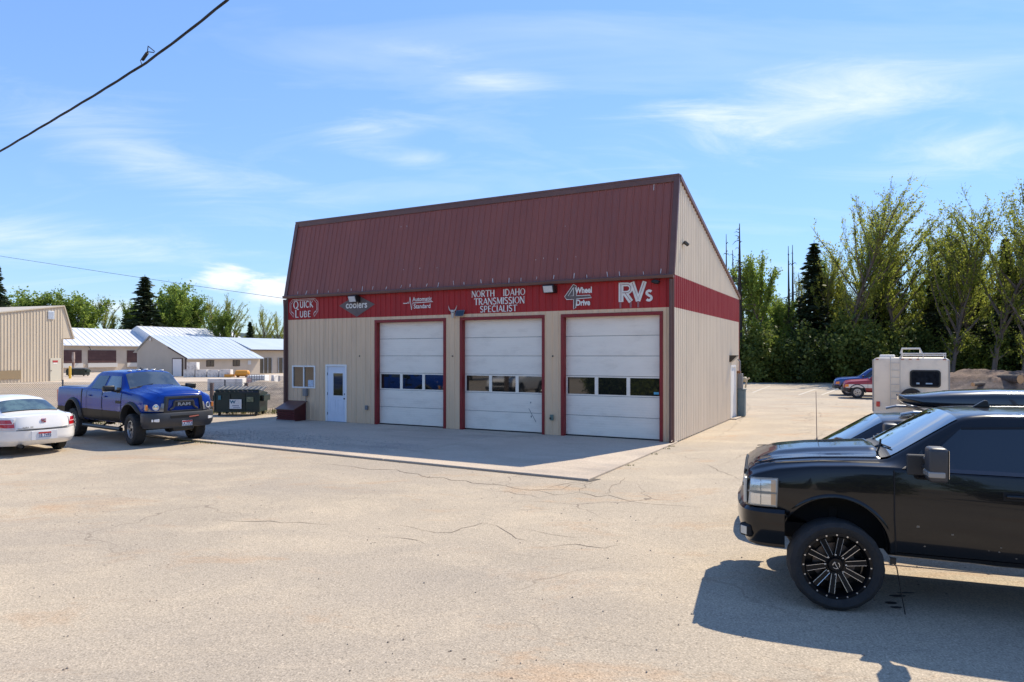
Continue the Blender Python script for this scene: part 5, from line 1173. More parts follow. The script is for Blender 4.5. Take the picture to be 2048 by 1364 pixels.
small_pickup((-15.6, 12.6), (.55, .835), 'white pickup truck parked out of frame, mirrored in the middle garage door glass', mat('white_paint', (.80, .80, .82), .22), scale=1.2)
# ------------------------------------------------------------------ things on and beside the shop
def onshop(name, label, cat, x, y, z, rz=0.0, group=None): return thing(name, label, cat, tuple(BW(x, y, z)), BROT + rz, group)
M_LAMPW = mat('lamp_lens_white', (.74, .72, .70), .3, c2=(.60, .58, .56), scale=12)
M_DKBRZ = mat('dark_bronze', (.016, .014, .013), .5)
for x, lab in ((11.81, 'wall flood light under the eave above the grey coolers diamond'), (3.86, 'wall flood light under the eave between the sign and the figure 4')):
    t = onshop('wall_light', lab, 'wall light', x, 0, 4.63)
    b = MB(); b.prism([(.0, .10), (.27, .13), (.30, .08), (.22, -.11), (.0, -.12)], -.19, .19, lambda a, c, d: (d, a, c)); b.build('housing', M_DKBRZ, t, bevel=.012)
    b = MB(); b.prism([(.315, .085), (.238, -.105), (.228, -.10), (.305, .088)], -.155, .155, lambda a, c, d: (d, a, c)); b.build('lens', M_LAMPW, t)
t = onshop('wall_light', 'dark wedge light over the white side door', 'wall light', 0, -8.45, 2.42)
b = MB(); b.prism([(0, .14), (-.30, .14), (-.30, .10), (-.08, -.12), (0, -.12)], -.22, .22, lambda a, c, d: (a, d, c)); b.build('housing', M_DKBRZ, t, bevel=.01)
b = MB(); b.prism([(-.305, .098), (-.085, -.124), (-.078, -.118), (-.298, .10)], -.19, .19, lambda a, c, d: (a, d, c)); b.build('lens', mat('lens_dim', (.30, .29, .27), .4), t)
def bullet(label, p, rz):
    t = thing('security_camera', label, 'camera', tuple(p), rz); b = MB()
    b.lathe([(0, .0), (.04, .0), (.045, -.02), (.02, -.05)], 12, 'y'); b.tube([(0, .0, 0), (0, .07, -.01)], .014, 6); b.build('mount', M_DKBRZ, t)
    b = MB(); b.tube([(.06, .08, .03), (-.14, .13, -.03)], .04, 10); b.tube([(.0, .095, .045), (-.17, .135, -.01)], .046, 10); b.build('barrel', M_DKBRZ, t, smooth=40)
bullet('black security camera at the corner end of the red band', BW(.53, .03, 4.68), BROT)
bullet('black security camera high on the tan side wall', BW(-.03, -.9, 5.9), BROT + R(90))
# mounted skull and small solar light
t = onshop('animal_skull', 'white horned animal skull mounted between two garage doors', 'skull', 7.53, .05, 3.98)
M_BONE = mat('bone', (.66, .62, .55), .7, c2=(.5, .46, .4), scale=20)
b = MB(); secs = [(-.15, .035, .025), (-.10, .05, .035), (-.03, .055, .045), (.04, .085, .06), (.09, .08, .055), (.12, .05, .035)]
vs = []
for z, rx, ry in secs:
    for k in range(10): a = 2 * math.pi * k / 10; vs.append((rx * math.cos(a), .02 + ry * math.sin(a), z))
b.add(vs, [(i * 10 + k, i * 10 + (k + 1) % 10, (i + 1) * 10 + (k + 1) % 10, (i + 1) * 10 + k) for i in range(5) for k in range(10)] + [tuple(range(10)), tuple(50 + k for k in range(10))])
b.build('skull_bone', M_BONE, t, smooth=50)
for sg in (-1, 1):
    b = MB(); b.tube([(sg * .05, .02, .09), (sg * .12, .03, .12), (sg * .15, .03, .20), (sg * .17, .02, .27)], [.024, .02, .014, .004], 7); b.build('horn', M_BONE, t, smooth=50)
    b = MB(); b.box((sg * .045, .072, .03), (.03, .02, .03)); b.build('eye_socket', M_GAP, t)
t = onshop('solar_light', 'small black solar panel light beside the mounted skull', 'solar light', 7.22, .03, 3.96)
b = MB(); b.box((0, .09, .02), (.30, .02, .20), Matrix.Rotation(R(25), 3, 'X')); b.build('solar_panel', mat('solar_cell', (.006, .007, .014), .15, coat=1), t)
b = MB(); b.box((0, .082, .018), (.33, .014, .225), Matrix.Rotation(R(25), 3, 'X')); b.build('panel_frame', mat('alu', (.35, .35, .36), .4, .8), t); b = MB(); b.tube([(0, 0, -.03), (0, .08, .01)], .02, 6); b.build('bracket', M_DKBRZ, t)
# electrical bits
t = onshop('electrical_box', 'grey electrical box with conduit below the office window', 'electrical box', 14.33, .0, 1.12)
M_EBOX = mat('electrical_grey', (.20, .20, .205), .45)
b = MB(); b.b2((-.10, .025, -.14), (.10, .13, .14)); b.build('housing', M_EBOX, t, bevel=.012); b = MB(); b.tube([(0, .05, -.14), (0, .05, -1.06)], .014, 6); b.build('conduit', M_EBOX, t); b = MB(); b.b2((-.085, .131, -.12), (.085, .137, .12)); b.build('cover', M_EBOX, t)
t = onshop('outlet_box', 'grey outlet box low on the wall between entry and garage doors', 'outlet', 11.31, 0, .64); b = MB(); b.b2((-.06, .022, -.08), (.06, .08, .08)); b.build('housing', M_EBOX, t, bevel=.008); b = MB(); b.b2((-.05, .081, -.07), (.05, .088, .07)); b.build('cover', M_EBOX, t)
t = onshop('outlet_box', 'greenish outlet box low on the pier beside the corner garage door', 'outlet', 3.83, 0, .60); b = MB(); b.b2((-.055, .022, -.09), (.055, .085, .09)); b.build('housing', mat('green_grey', (.13, .19, .16), .5), t, bevel=.008); b = MB(); b.lathe([(.0, .03), (.03, .025), (.03, 0)], 10, 'y', (.03, .085, -.02)); b.build('tap', M_BLACK, t)
# louvred bin by the corner
t = onshop('louvred_bin', 'dark red slatted bin with a sloping lid below the office window', 'bin', 14.3, .04, .046)
M_BIN = mat('bin_red', (.085, .009, .012), .45, c2=(.06, .007, .009), scale=4); M_BINS = mat('bin_slat', (.13, .018, .02), .4)
b = MB(); b.prism([(0, 0), (.60, 0), (.60, .44), (0, .70)], .02, .93, lambda a, c, d: (d, a, c)); b.build('carcass', M_BIN, t)
for k in range(5):
    b = MB(); b.box((.475, .62, .07 + k * .083), (.93, .03, .055), Matrix.Rotation(R(-25), 3, 'X')); b.build('slat', M_BINS, t)
b = MB(); b.prism([(-.02, .71), (.68, .425), (.68, .455), (-.02, .745)], -.03, .99, lambda a, c, d: (d, a, c)); b.build('lid', M_TRIM, t, bevel=.006)
b = MB(); b.b2((0, .602, .0), (.95, .64, .04)); b.build('base_rail', mat('rail_grey', (.25, .24, .23), .6), t)
# meter cabinet at the back end of the side wall
t = onshop('meter_cabinet', 'blue grey utility meter cabinet beside the white side door', 'utility cabinet', -.03, -10.0, 0)
M_CAB = mat('cabinet_blue', (.10, .155, .185), .45, c2=(.14, .19, .21), scale=3)
b = MB(); b.b2((-.30, -.22, .03), (-.02, .12, 1.12)); b.build('cabinet', M_CAB, t, bevel=.015); b = MB(); b.b2((-.32, -.24, 1.12), (-.01, .14, 1.16)); b.build('cabinet_lid', M_CAB, t)
b = MB(); b.b2((-.20, -.14, 1.17), (-.02, .10, 1.80)); b.build('meter_panel', M_EBOX, t, bevel=.01)
b = MB(); b.tube([(-.30, -.05, 1.20), (-.36, -.05, 1.55), (-.46, -.05, 1.62)], .035, 8); b.lathe([(0, .1), (.10, .08), (.11, 0), (.1, -.05), (0, -.07)], 14, 'x', (-.25, -.30, 1.55)); b.build('gas_pipe', mat('pipe_beige', (.55, .47, .33), .5), t)
b = MB(); b.tube([(-.10, .05, 1.8), (-.10, .05, 2.3), (-.02, .05, 2.4)], .03, 8); b.build('conduit', M_EBOX, t)
b = MB(); b.box((-.05, .0, 1.86), (.14, .2, .10)); b.build('rusty_box', mat('rust', (.22, .10, .05), .8), t)

# ------------------------------------------------------------------ dumpster and chain link fence
def dumpster(loc, rz, label, small=False):
    t = thing('dumpster', label, 'dumpster', loc, rz)
    green = mat('dumpster_green', (.006, .026, .021), .45, c2=(.009, .020, .018), scale=2.5, dirt=(.05, .035, .025), dirt_amt=.6, dirt_scale=3)
    b = MB(); b.prism([(0, .16), (1.05, .16), (1.10, .95), (.0, 1.12)], -.92, .92, lambda a, c, d: (d, a, c)); body = b.build('bin_body', green, t, bevel=.012)
    b = MB()
    for x in (-.93, -.31, .31, .93): b.b2((x - .03, -.035, .18), (x + .03, .0, .95))
    b.b2((-.95, -.05, .93), (.95, .0, 1.0)); b.b2((-.95, -.04, .16), (.95, .0, .23)); b.build('rib_frame', green, t)
    for s_ in (-1, 1):
        b = MB(); b.b2((s_ * .93, .15, .62), (s_ * 1.07, .95, .66)); b.b2((s_ * .93, .15, .82), (s_ * 1.07, .95, .86)); b.b2((s_ * 1.05, .15, .62), (s_ * 1.08, .95, .86)); b.build('fork_pocket', green, t)
    for x in (-.78, .78):
        for y in (.12, .92):
            b = MB(); b.lathe([(.0, .035), (.08, .035), (.085, .0), (.08, -.035), (0, -.035)], 14, 'x', (x, y, .085)); b.b2((x - .05, y - .05, .12), (x + .05, y + .05, .17)); b.build('caster', M_BLACK, t)
    M_LID = mat('lid_plastic', (.030, .032, .036), .5, c2=(.06, .06, .065), scale=5)
    for i, (x0, x1) in enumerate(((-.95, -.01), (.01, .95))):
        b = MB()
        def f(u_, v_):
            x = x0 + (x1 - x0) * u_; z = 1.02 + .20 * v_ + .030 * (1 if int(u_ * 14) % 3 == 0 else 0)
            if i == 1: z += .05 * math.sin(u_ * 3.1) * (1 - v_) - .07 * (1 - v_) * u_ 
            return (x, -.06 + 1.14 * v_, z - .06 * (v_ > .95))
        b.grid(f, 28, 8); b.build('lid', M_LID, t)
    b = MB(); b.b2((.10, -.055, 1.0), (.90, -.045, 1.03)); b.build('lid_edge', mat('lid_blue', (.02, .03, .07), .4), t)
    if small: return t
    b = MB(); b.b2((-.29, -.060, .30), (.21, -.052, .70)); pn = b.build('logo_panel', mat('panel_white', (.66, .68, .70), .5), t, bevel=.002, seg=1)
    def txt(s_, size, x, z, m, sx=1.0, bold=.004): me = text_mesh(s_, size, .001, bold, 0, sx); me.materials.append(m); link('logo_text', me, pn, (x, -.062, z), (R(90), 0, 0))
    txt('W', .17, -.155, .585, mat('logo_blue', (.01, .13, .22), .5), 1.25, .010)
    b = MB()
    for p, q in (((-.06, .645), (.11, .665)), ((.11, .665), (.09, .54)), ((.02, .60), (.04, .655)), ((-.06, .645), (-.07, .55)), ((-.10, .528), (.15, .54))): b.tube([(p[0], -.062, p[1]), (q[0], -.062, q[1])], .004, 4)
    b.build('logo_outline', mat('logo_gold', (.42, .34, .36), .5), pn)
    b = MB()
    for i in range(5): b.b2((-.17 + i * .056, -.0635, .415), (-.17 + i * .056 + .042, -.062, .450))
    for i in range(8): b.b2((-.13 + i * .036, -.0635, .345), (-.13 + i * .036 + .027, -.062, .368))
    b.build('logo_small_print', mat('ink', (.06, .08, .18), .5), pn)
    b = MB(); b.b2((-.78, -.045, .68), (-.66, -.038, .86)); b.build('sticker', mat('teal_sticker', (.04, .16, .22), .5), t)
    b = MB(); b.b2((.42, -.045, .60), (.70, -.038, .80)); b.build('sticker', mat('faded_sticker', (.26, .28, .18), .6, c2=(.10, .12, .07), scale=12), t)
    return t
dumpster((-11.62, 28.85, 0), R(1), 'dark green dumpster with a white logo panel beside the garage')
M_GALV = mat('galvanised', (.30, .30, .29), .5, .6)
fence = thing('chain_link_fence', 'low chain link fence running behind the blue truck and dumpster', 'fence', (-18, 31, 0))
b = MB(); x0, x1, zt, st = -14, 8.6, 1.32, .095
def wire(p, q): 
    d = Vector((q[0] - p[0], 0, q[1] - p[1])); d.normalize(); n = Vector((-d.z, 0, d.x)) * .0045
    b.add([(p[0] + n.x, .0, p[1] + n.z), (p[0] - n.x, .0, p[1] - n.z), (q[0] - n.x, .0, q[1] - n.z), (q[0] + n.x, .0, q[1] + n.z)], [(0, 1, 2, 3)])
k = x0 - zt
while k < x1:
    for sg in (1, -1):
        a, c = (k, .06), (k + zt, zt)
        if sg < 0: a, c = (k + zt, .06), (k, zt)
        if min(a[0], c[0]) > x0 and max(a[0], c[0]) < x1: wire(a, c)
    k += st
o = b.build('fence_mesh', M_GALV, fence); o['kind'] = 'stuff'
for x in (-13.4, -10.4, -6.5, -2.42, 1.4, 4.95, 8.5):
    b = MB(); b.tube([(x, .03, 0), (x, .03, 1.45)], .038, 8); b.build('fence_post', mat('post_grey', (.10, .10, .11), .5), fence)
b = MB(); b.tube([(x0, .02, 1.33), (x1, .02, 1.33)], .005, 6); b.build('top_wire', M_GALV, fence)
for x, lab in ((-13.9, 'short rusty steel post left of the concrete block behind the fence'), (-12.3, 'short rusty steel post right of the concrete block behind the fence')):
    o = MB(); o.b2((-.04, -.05, 0), (.04, .05, 1.28)); o.b2((-.07, -.055, 0), (-.045, .055, 1.28)); o.b2((.045, -.055, 0), (.07, .055, 1.28)); tag(o.build('steel_post', mat('rust_post', (.12, .065, .05), .8), None, loc=(x, 31.6, 0)), lab, 'post', 'rusty posts by the fence')

# grass along the fence and at the edges of the slab
rng = random.Random(21); b = MB()
def blades(x, y, n, h, spread):
    for _ in range(n):
        px_, py_ = x + rng.gauss(0, spread), y + rng.gauss(0, spread * .6); a = rng.uniform(0, 6.28); hh = h * rng.uniform(.4, 1.2); w = .012; l = rng.uniform(.1, .5) * hh
        b.add([(px_ - w * math.cos(a), py_ - w * math.sin(a), -.012), (px_ + w * math.cos(a), py_ + w * math.sin(a), -.012), (px_ + l * math.sin(a), py_ - l * math.cos(a), hh)], [(0, 1, 2)])
for _ in range(950): blades(rng.uniform(-32, -8.2), rng.uniform(29.7, 31.6), 6, .20, .14)
for _ in range(240): blades(rng.uniform(-30, -15.3), rng.uniform(24.4, 25.8), 6, .13, .15)
for _ in range(120): blades(rng.uniform(-15.4, -14.0), rng.uniform(25.0, 29.6), 6, .16, .12)
for s_ in np.linspace(11.6, 13.3, 14): p = BW(s_, 6.25 + rng.uniform(0, .1)); blades(p.x, p.y, 10, .07, .08)
for (s_, q) in ((-.12, 1.2), (-.14, 2.3), (-.1, .6), (-.12, 4.4)): p = BW(s_, q); blades(p.x, p.y, 14, .06, .06)
o = b.build('grass', leafmat('grass_blades', (.05, .075, .018), (.10, .12, .03), (.22, .19, .075), .3)); tag(o, 'rough green grass along the fence and slab edges', 'grass', kind='stuff')

# gravel bank and rubble behind the dumpster
def mound(name, label, cat, c, rx, ry, h, m, seed, n=46, rough=.12, kind=None):
    r = random.Random(seed); ph = [(r.uniform(0, 6), r.uniform(0, 6), r.uniform(1.5, 7)) for _ in range(10)]; b = MB()
    def f(u_, v_):
        x, y = 2 * u_ - 1, 2 * v_ - 1; d = math.hypot(x, y); z = h * max(0, 1 - d ** 2) ** 1.1
        z += rough * h * sum(math.sin(x * k * 2.5 + a) * math.sin(y * k * 2.2 + c_) for a, c_, k in ph) * .35 * max(0, 1 - d) ** .5 + r.uniform(-1, 1) * rough * h * .5 * (d < .95)
        return (x * rx, y * ry, z - .02)
    b.grid(f, n, n); o = b.build(name, m, None, smooth=60, loc=(c[0], c[1], 0)); return tag(o, label, cat, kind=kind)
M_GRAVEL = ground_mat('gravel_bank', (.36, .30, .24), (.28, .235, .195), (.44, .37, .30), (.27, .20, .15), 1.0, 0, .9, 14)
mound('gravel_heap', 'low heap of loose gravel behind the dumpster and fence', 'gravel heap', (-12.2, 36.5), 5.2, 3.2, 1.15, M_GRAVEL, 3)
def rock(name, label, cat, c, s, m, seed, group=None):
    r = random.Random(seed); bm = bmesh.new(); bmesh.ops.create_icosphere(bm, subdivisions=2, radius=1)
    for v_ in bm.verts: v_.co *= r.uniform(.78, 1.12); v_.co.x *= s[0]; v_.co.y *= s[1]; v_.co.z *= s[2]
    me = bpy.data.meshes.new(name); bm.to_mesh(me); bm.free(); me.materials.append(m); o = link(name, me, None, c, (0, 0, r.uniform(0, 6))); return tag(o, label, cat, group)
M_CONC = mat('old_concrete', (.56, .50, .44), .85, c2=(.44, .39, .34), scale=3, bump=.3)
M_WCONC = mat('white_concrete', (.72, .69, .65), .8, c2=(.55, .52, .49), scale=2.2, dirt=(.08, .07, .07), dirt_amt=.8, dirt_scale=2.2)
for i, (x, y, sx, sz) in enumerate(((-10.9, 35.2, .55, .16), (-12.8, 34.3, .4, .14), (-9.7, 36.0, .6, .2), (-14.1, 35.0, .45, .2))):
    zz = .75 if i in (0, 2) else .45
    rock('concrete_chunk', ['large broken concrete chunk high on the gravel heap', 'small broken concrete chunk low on the gravel heap front', 'widest broken concrete chunk near the garage end of the gravel heap', 'broken concrete chunk at the dumpster end of the gravel heap'][i], 'concrete', (x, y, zz), (sx, .4, sz), M_CONC, i, 'concrete chunks on the gravel heap')
def jersey(name, label, c, l, rz, m=M_CONC, hgt=1.08):
    b = MB(); b.prism([(-.30, 0), (.30, 0), (.30, .10), (.16, .34), (.09, hgt), (-.09, hgt), (-.16, .34), (-.30, .10)], -l / 2, l / 2, lambda a, c_, d: (d, a, c_)); o = b.build(name, m, None, bevel=.02, seg=1, loc=c, rot=(0, 0, rz)); return tag(o, label, 'barrier')
jersey('concrete_barrier', 'pale concrete road barrier next to the white slatted tank', (-17.0, 49, 0), .75, R(80), M_WCONC, 1.15)
jersey('concrete_barrier', 'pale concrete road barrier close against the garage corner', (-15.9, 47.5, 0), .8, R(60), M_CONC, 1.15)
o = MB(); o.b2((-1.25, -.35, 0), (1.25, .35, .85)); tag(o.build('concrete_block', M_WCONC, None, bevel=.03, loc=(-20.9, 50, 0), rot=(0, 0, R(3))), 'long whitewashed concrete block behind the fence', 'concrete block')
t = thing('caged_tank', 'white slatted caged tank behind the dumpster', 'tank', (-18.4, 49.5, 0))
b = MB(); b.b2((-.62, -.5, .18), (.62, .5, 1.12)); b.build('tank', mat('tank_white', (.72, .72, .70), .5), t, bevel=.06)
for k in range(8):
    b = MB(); b.tube([(-.63 + k * .18, -.52, .12), (-.63 + k * .18, -.52, 1.18)], .02, 6); b.build('cage_bar', M_EBOX, t)
for z in (.15, .5, .82, 1.17): b = MB(); b.tube([(-.65, -.53, z), (.65, -.53, z)], .018, 6); b.build('cage_rail', M_EBOX, t)
b = MB(); b.b2((-.62, -.5, 0), (.62, .5, .13)); b.build('pallet', mat('pallet_wood', (.22, .15, .10), .9), t)
b = MB(); b.b2((-.60, -.56, .55), (-.28, -.545, .95)); b.build('tank_label', mat('label_faded', (.45, .20, .16), .6, c2=(.6, .55, .5), scale=9), t)
# white blocks and the yellow tank in front of the far office
k = 0
for (x, z, w, h_, lab) in ((-37.9, .0, 1.3, .9, 'white block at the left end of the far row'), (-36.5, .0, 1.3, .88, 'second white block in the far row by the office'), (-35.1, .0, 1.3, .86, 'third white block in the far row by the office'), (-33.7, 0, 1.3, .9, 'white block next to the yellow tank by the office'), (-37.6, .905, 1.15, .85, 'single white block stacked on top of the far row')):
    b = MB(); b.b2((-w / 2, -.4, 0), (w / 2, .4, h_)); b.b2((-.12, -.12, h_), (.12, .12, h_ + .012)); tag(b.build('white_block', M_WCONC, None, bevel=.03, seg=1, loc=(x, 80.5, z)), lab, 'block', 'white blocks by the far office')
t = thing('yellow_tank', 'yellow orange tank lying in front of the far office', 'tank', (-31.6, 80, 0))
b = MB(); b.lathe([(0, -.85), (.22, -.82), (.36, -.68), (.38, 0), (.36, .68), (.22, .82), (0, .85)], 18, 'x', (0, 0, .48)); b.build('tank', mat('tank_yellow', (.62, .27, .03), .5), t, smooth=40)
for x in (-.5, .5): b = MB(); b.b2((x - .06, -.3, 0), (x + .06, .3, .2)); b.build('cradle', mat('rust', (.22, .10, .05), .8), t)
b = MB(); b.b2((-2.0, -.3, .05), (-.95, .3, .35)); b.build('frame', mat('tank_yellow', (.62, .27, .03), .5), t)

# ------------------------------------------------------------------ far buildings on the left
M_CREAM = mat('cream_siding', (.60, .50, .37), .55, c2=(.55, .455, .335), scale=.8, stretch=(2, 2, .3))
M_CREAM2 = mat('cream_block_wall', (.55, .46, .36), .7, c2=(.49, .41, .32), scale=.7)
M_CREAMSH = mat('cream_wall_shaded', (.46, .42, .36), .6, c2=(.42, .38, .325), scale=.6)  # greyer copy of the cream wall: the weaker light is in the colour
M_WROOF = mat('white_metal_roof', (.66, .68, .71), .35, c2=(.58, .60, .63), scale=.4, stretch=(1, .3, 1))
M_BDOOR = mat('brown_dock_door', (.075, .028, .024), .55, c2=(.11, .05, .04), scale=.8, lo=.5, hi=.7)
M_FASC = mat('brown_fascia', (.06, .035, .03), .6)
# A: ribbed end wall with a steep right slope
t = thing('metal_building', 'cream ribbed metal building with a steep overhanging roof edge at the left', 'building', (-45.4, 69, 0), math.atan2(.95, .3))
def A_top(u_):   # u: distance left of the wall corner
    return 7.55 - .02 - u_ * (7.55 - 6.5) / 6.3
ST = .31
k = 0
while k * .93 < 13.5:
    a, c = k * .93, (k + 1) * .93; k += 1
    cols = []; 
    for j in range(4):
        for (o_, hh) in ((0, 0), (.19, 0), (.22, .045), (.27, .045), (.30, 0)): 
            if a + j * ST + o_ <= c + 1e-6: cols.append((a + j * ST + o_, hh))
    b = MB(); vs = []
    for uu, hh in cols: vs += [(-uu, -hh, 0 if not (2.2 < 0 ) else 0), (-uu, -hh, A_top(uu))]
    b.add(vs, [(2 * i, 2 * i + 2, 2 * i + 3, 2 * i + 1) for i in range(len(cols) - 1)]); b.build('wall_panel', M_CREAM, t)
b = MB(); b.prism([(0, 4.30), (1.15, 4.30), (.10, 7.5), (0, 7.5)], -.02, 16, lambda a, c, d: (a, d, c)); b.build('eave_overhang', M_CREAM, t)
b = MB(); b.prism([(1.10, 4.22), (1.25, 4.25), (.12, 7.62), (-13.5, 5.42), (-13.5, 5.30), (.06, 7.50)], -.12, 16.2, lambda a, c, d: (a, d, c)); b.build('roof_edge', mat('cream_trim', (.52, .44, .33), .5), t)
b = MB(); b.b2((-13.4, .06, 0), (-.02, 16, 5.2)); b.build('wall_core', M_CREAM, t)
b = MB(); b.b2((-.06, -.06, 0), (.02, .05, 4.3)); b.build('corner_trim', mat('cream_trim', (.52, .44, .33), .5), t)
b = MB(); b.b2((-1.42, -.10, .0), (-.28, -.02, 2.28)); dr = b.build('door', mat('door_cream', (.58, .53, .42), .5), t, bevel=.01)
b = MB(); b.b2((-1.18, -.112, 1.86), (-.62, -.102, 2.06)); b.build('door_sign', mat('sign_red', (.42, .04, .04), .5), dr); b = MB(); b.b2((-1.10, -.112, 1.70), (-.70, -.102, 1.83)); b.build('door_notice', M_SIGN, dr); b = MB(); b.b2((-1.36, -.13, 1.0), (-1.30, -.10, 1.1)); b.build('handle', M_BLACK, dr)
b = MB(); b.b2((-1.62, -.10, 6.15), (-.98, -.03, 6.98)); b.build('louvre_vent', mat('vent_pale', (.66, .68, .70), .5), t)
for z in np.linspace(6.25, 6.88, 7): b = MB(); b.b2((-1.57, -.125, z - .02), (-1.03, -.10, z + .02)); b.build('louvre_slat', mat('vent_slat', (.50, .54, .60), .5), t)
b = MB(); b.b2((-7.2, -.10, .35), (-4.35, -.03, 1.15)); b.build('low_opening', mat('tan_shade', (.26, .19, .11), .8), t)
# B: long dock building
YR = math.atan2(.87, .493)
def alongB(x, ox, oy): p = (x - 1024) / 1365; return (p * oy - ox) / (.493 - .87 * p)
t = thing('dock_building', 'long cream warehouse with brown dock doors and a white metal roof', 'building', (-65.6, 100, 0), YR)
b = MB(); b.b2((-10, 0, 0), (17, 10, 4.2)); b.build('wall', M_CREAM2, t)
for (xa, xb) in ((112, 163), (176, 232), (254, 290)):
    a, c = alongB(xa, -65.6, 100), alongB(xb, -65.6, 100)
    b = MB(); b.b2((a, -.10, 1.45), (c, -.02, 3.35)); d = b.build('dock_door', M_BDOOR, t)
    for z in (1.9, 2.38, 2.86): b = MB(); b.b2((a + .03, -.125, z - .02), (c - .03, -.10, z + .02)); b.build('door_rib', M_BDOOR, d)
    b = MB(); b.b2((a - .1, -.3, .75), (c + .1, -.02, 1.40)); b.build('dock_sill', mat('dock_white', (.60, .57, .52), .7), t)
def seam_roof(t, x0, x1, y0, z0, y1, z1, step, m, nm='roof', both=True):
    b = MB(); b.add([(x0, y0, z0), (x1, y0, z0), (x1, y1, z1), (x0, y1, z1)], [(0, 1, 2, 3)]); b.add([(x0, y0, z0 - .12), (x1, y0, z0 - .12), (x1, y0, z0), (x0, y0, z0)], [(0, 1, 2, 3)])
    if both: b.add([(x0, y1, z1), (x1, y1, z1), (x1, 2 * y1 - y0, z0), (x0, 2 * y1 - y0, z0)], [(0, 1, 2, 3)]); b.add([(x0, y0, z0), (x0, y1, z1), (x0, 2 * y1 - y0, z0)], [(0, 1, 2)]); b.add([(x1, y0, z0), (x1, y1, z1), (x1, 2 * y1 - y0, z0)], [(0, 1, 2)])
    rf = b.build(nm, m, t); n = int((x1 - x0) / step); sm = MB(); sm.tube([(0, y0, z0 + .03), (0, y1, z1 + .03)], .032, 4); me = sm.mesh('roof_seam', mat('seam_grey', (.56, .58, .62), .4))
    for k in range(1, n): link('roof_seam', me, rf, (x0 + k * step, 0, 0))
    return rf
seam_roof(t, -10, 14.5, -.6, 4.1, 5, 6.85, .9, M_WROOF)
b = MB(); b.tube([(3.4, -.1, 3.9), (3.4, -.5, 3.7), (3.4, -.7, 3.5)], .05, 6); b.lathe([(.05, 0), (.16, -.16), (.0, -.18)], 10, 'z', (3.4, -.7, 3.55)); b.build('yard_lamp', M_DKBRZ, t)
# C: bigger roof behind
t = thing('rear_warehouse', 'bright white pitched roof rising behind the cream office', 'building', (-61.3 + .87 * 5.5, 115 - .493 * 5.5, 0), YR)
b = MB(); b.b2((-1.7, .4, 0), (15.6, 10.6, 5.1)); b.build('wall', M_CREAM2, t); seam_roof(t, -2, 15.8, 0, 5.1, 5.5, 7.45, .9, M_WROOF)
# D: office with gable end and low-eaved roof
ax, ay = Vector((-.87, .493, 0)), Vector((.493, .87, 0)); D0 = Vector((-39.6, 83, 0))
t = thing('office_building', 'cream gabled office with a pale metal roof, two windows and a white side door', 'building', tuple(D0), math.atan2(.87, .493) - math.pi / 2)
# local: x to the right along -ax, y back along the ridge
b = MB(); b.prism([(0, 0), (0, 2.42), (-7.0, 5.02), (-10, 3.1), (-10, 0)], 0, .2, lambda a, c, d: (a, d, c)); b.build('gable_wall', M_CREAMSH, t)
b = MB(); b.b2((-.2, .2, 0), (0, 11, 2.42)); fw_ = b.build('front_wall', M_CREAM2, t); b = MB(); b.b2((-10, .2, 0), (-9.8, 16, 3.1)); b.build('rear_wall', M_CREAMSH, t)
b = MB(); b.add([(.55, -.25, 2.22), (.55, 11.2, 2.22), (-7.0, 11.2, 5.12), (-7.0, -.25, 5.12)], [(0, 1, 2, 3)]); b.add([(-7.0, -.25, 5.12), (-7.0, 16, 5.12), (-10.5, 16, 2.9), (-10.5, -.25, 2.9)], [(0, 1, 2, 3)]); b.add([(.55, -.25, 2.10), (.55, 11.2, 2.10), (.55, 11.2, 2.22), (.55, -.25, 2.22)], [(0, 1, 2, 3)])
rf = b.build('roof', mat('pale_blue_roof', (.50, .55, .60), .35, c2=(.45, .50, .55), scale=.5), t); sm = MB(); sm.tube([(.55, 0, 2.235), (-7.0, 0, 5.135)], .022, 4); me = sm.mesh('roof_seam', mat('roof_seam_blue', (.49, .54, .59), .4))
for k in range(1, 14): link('roof_seam', me, rf, (0, -.25 + k * .8, 0))
b = MB(); b.prism([(.55, 2.08), (.55, 2.24), (-3.2, 3.68), (-3.2, 3.50)], -.30, -.24, lambda a, c, d: (a, d, c)); b.build('barge_board', M_FASC, t)
b = MB(); b.b2((-2.5, -.10, .02), (-.75, -.01, 2.12)); dd = b.build('side_door', mat('far_white', (.74, .74, .76), .5), t); b = MB()
for q in ((-2.6, -2.5), (-.75, -.65)): b.b2((q[0], -.12, 0), (q[1], -.0, 2.22))
b.b2((-2.5, -.12, 2.12), (-.75, 0, 2.22)); b.build('door_frame', M_FASC, dd); b = MB(); b.b2((-.12, -.12, 0), (.03, .02, 2.3)); b.build('corner_post', M_FASC, t)
b = MB(); b.lathe([(0, .0), (.16, -.02), (.18, -.1), (0, -.16)], 12, 'y', (-7.0, -.05, 4.55)); b.build('gable_lamp', M_LAMPW, t)
for y in (3.3, 7.2):
    b = MB(); b.b2((-.02, y - .55, 1.15), (.05, y + .55, 1.95)); w = b.build('window', M_FASC, t)
    for s_ in (-1, 1): b = MB(); b.b2((.05, y + s_ * .27 - .22, 1.2), (.06, y + s_ * .27 + .22, 1.9)); b.build('pane', M_GLASS, w)
b = MB(); b.b2((-.01, 9.0, 1.35), (.05, 9.5, 1.9)); b.build('wall_notice', mat('notice_pale', (.55, .56, .58), .5), t)
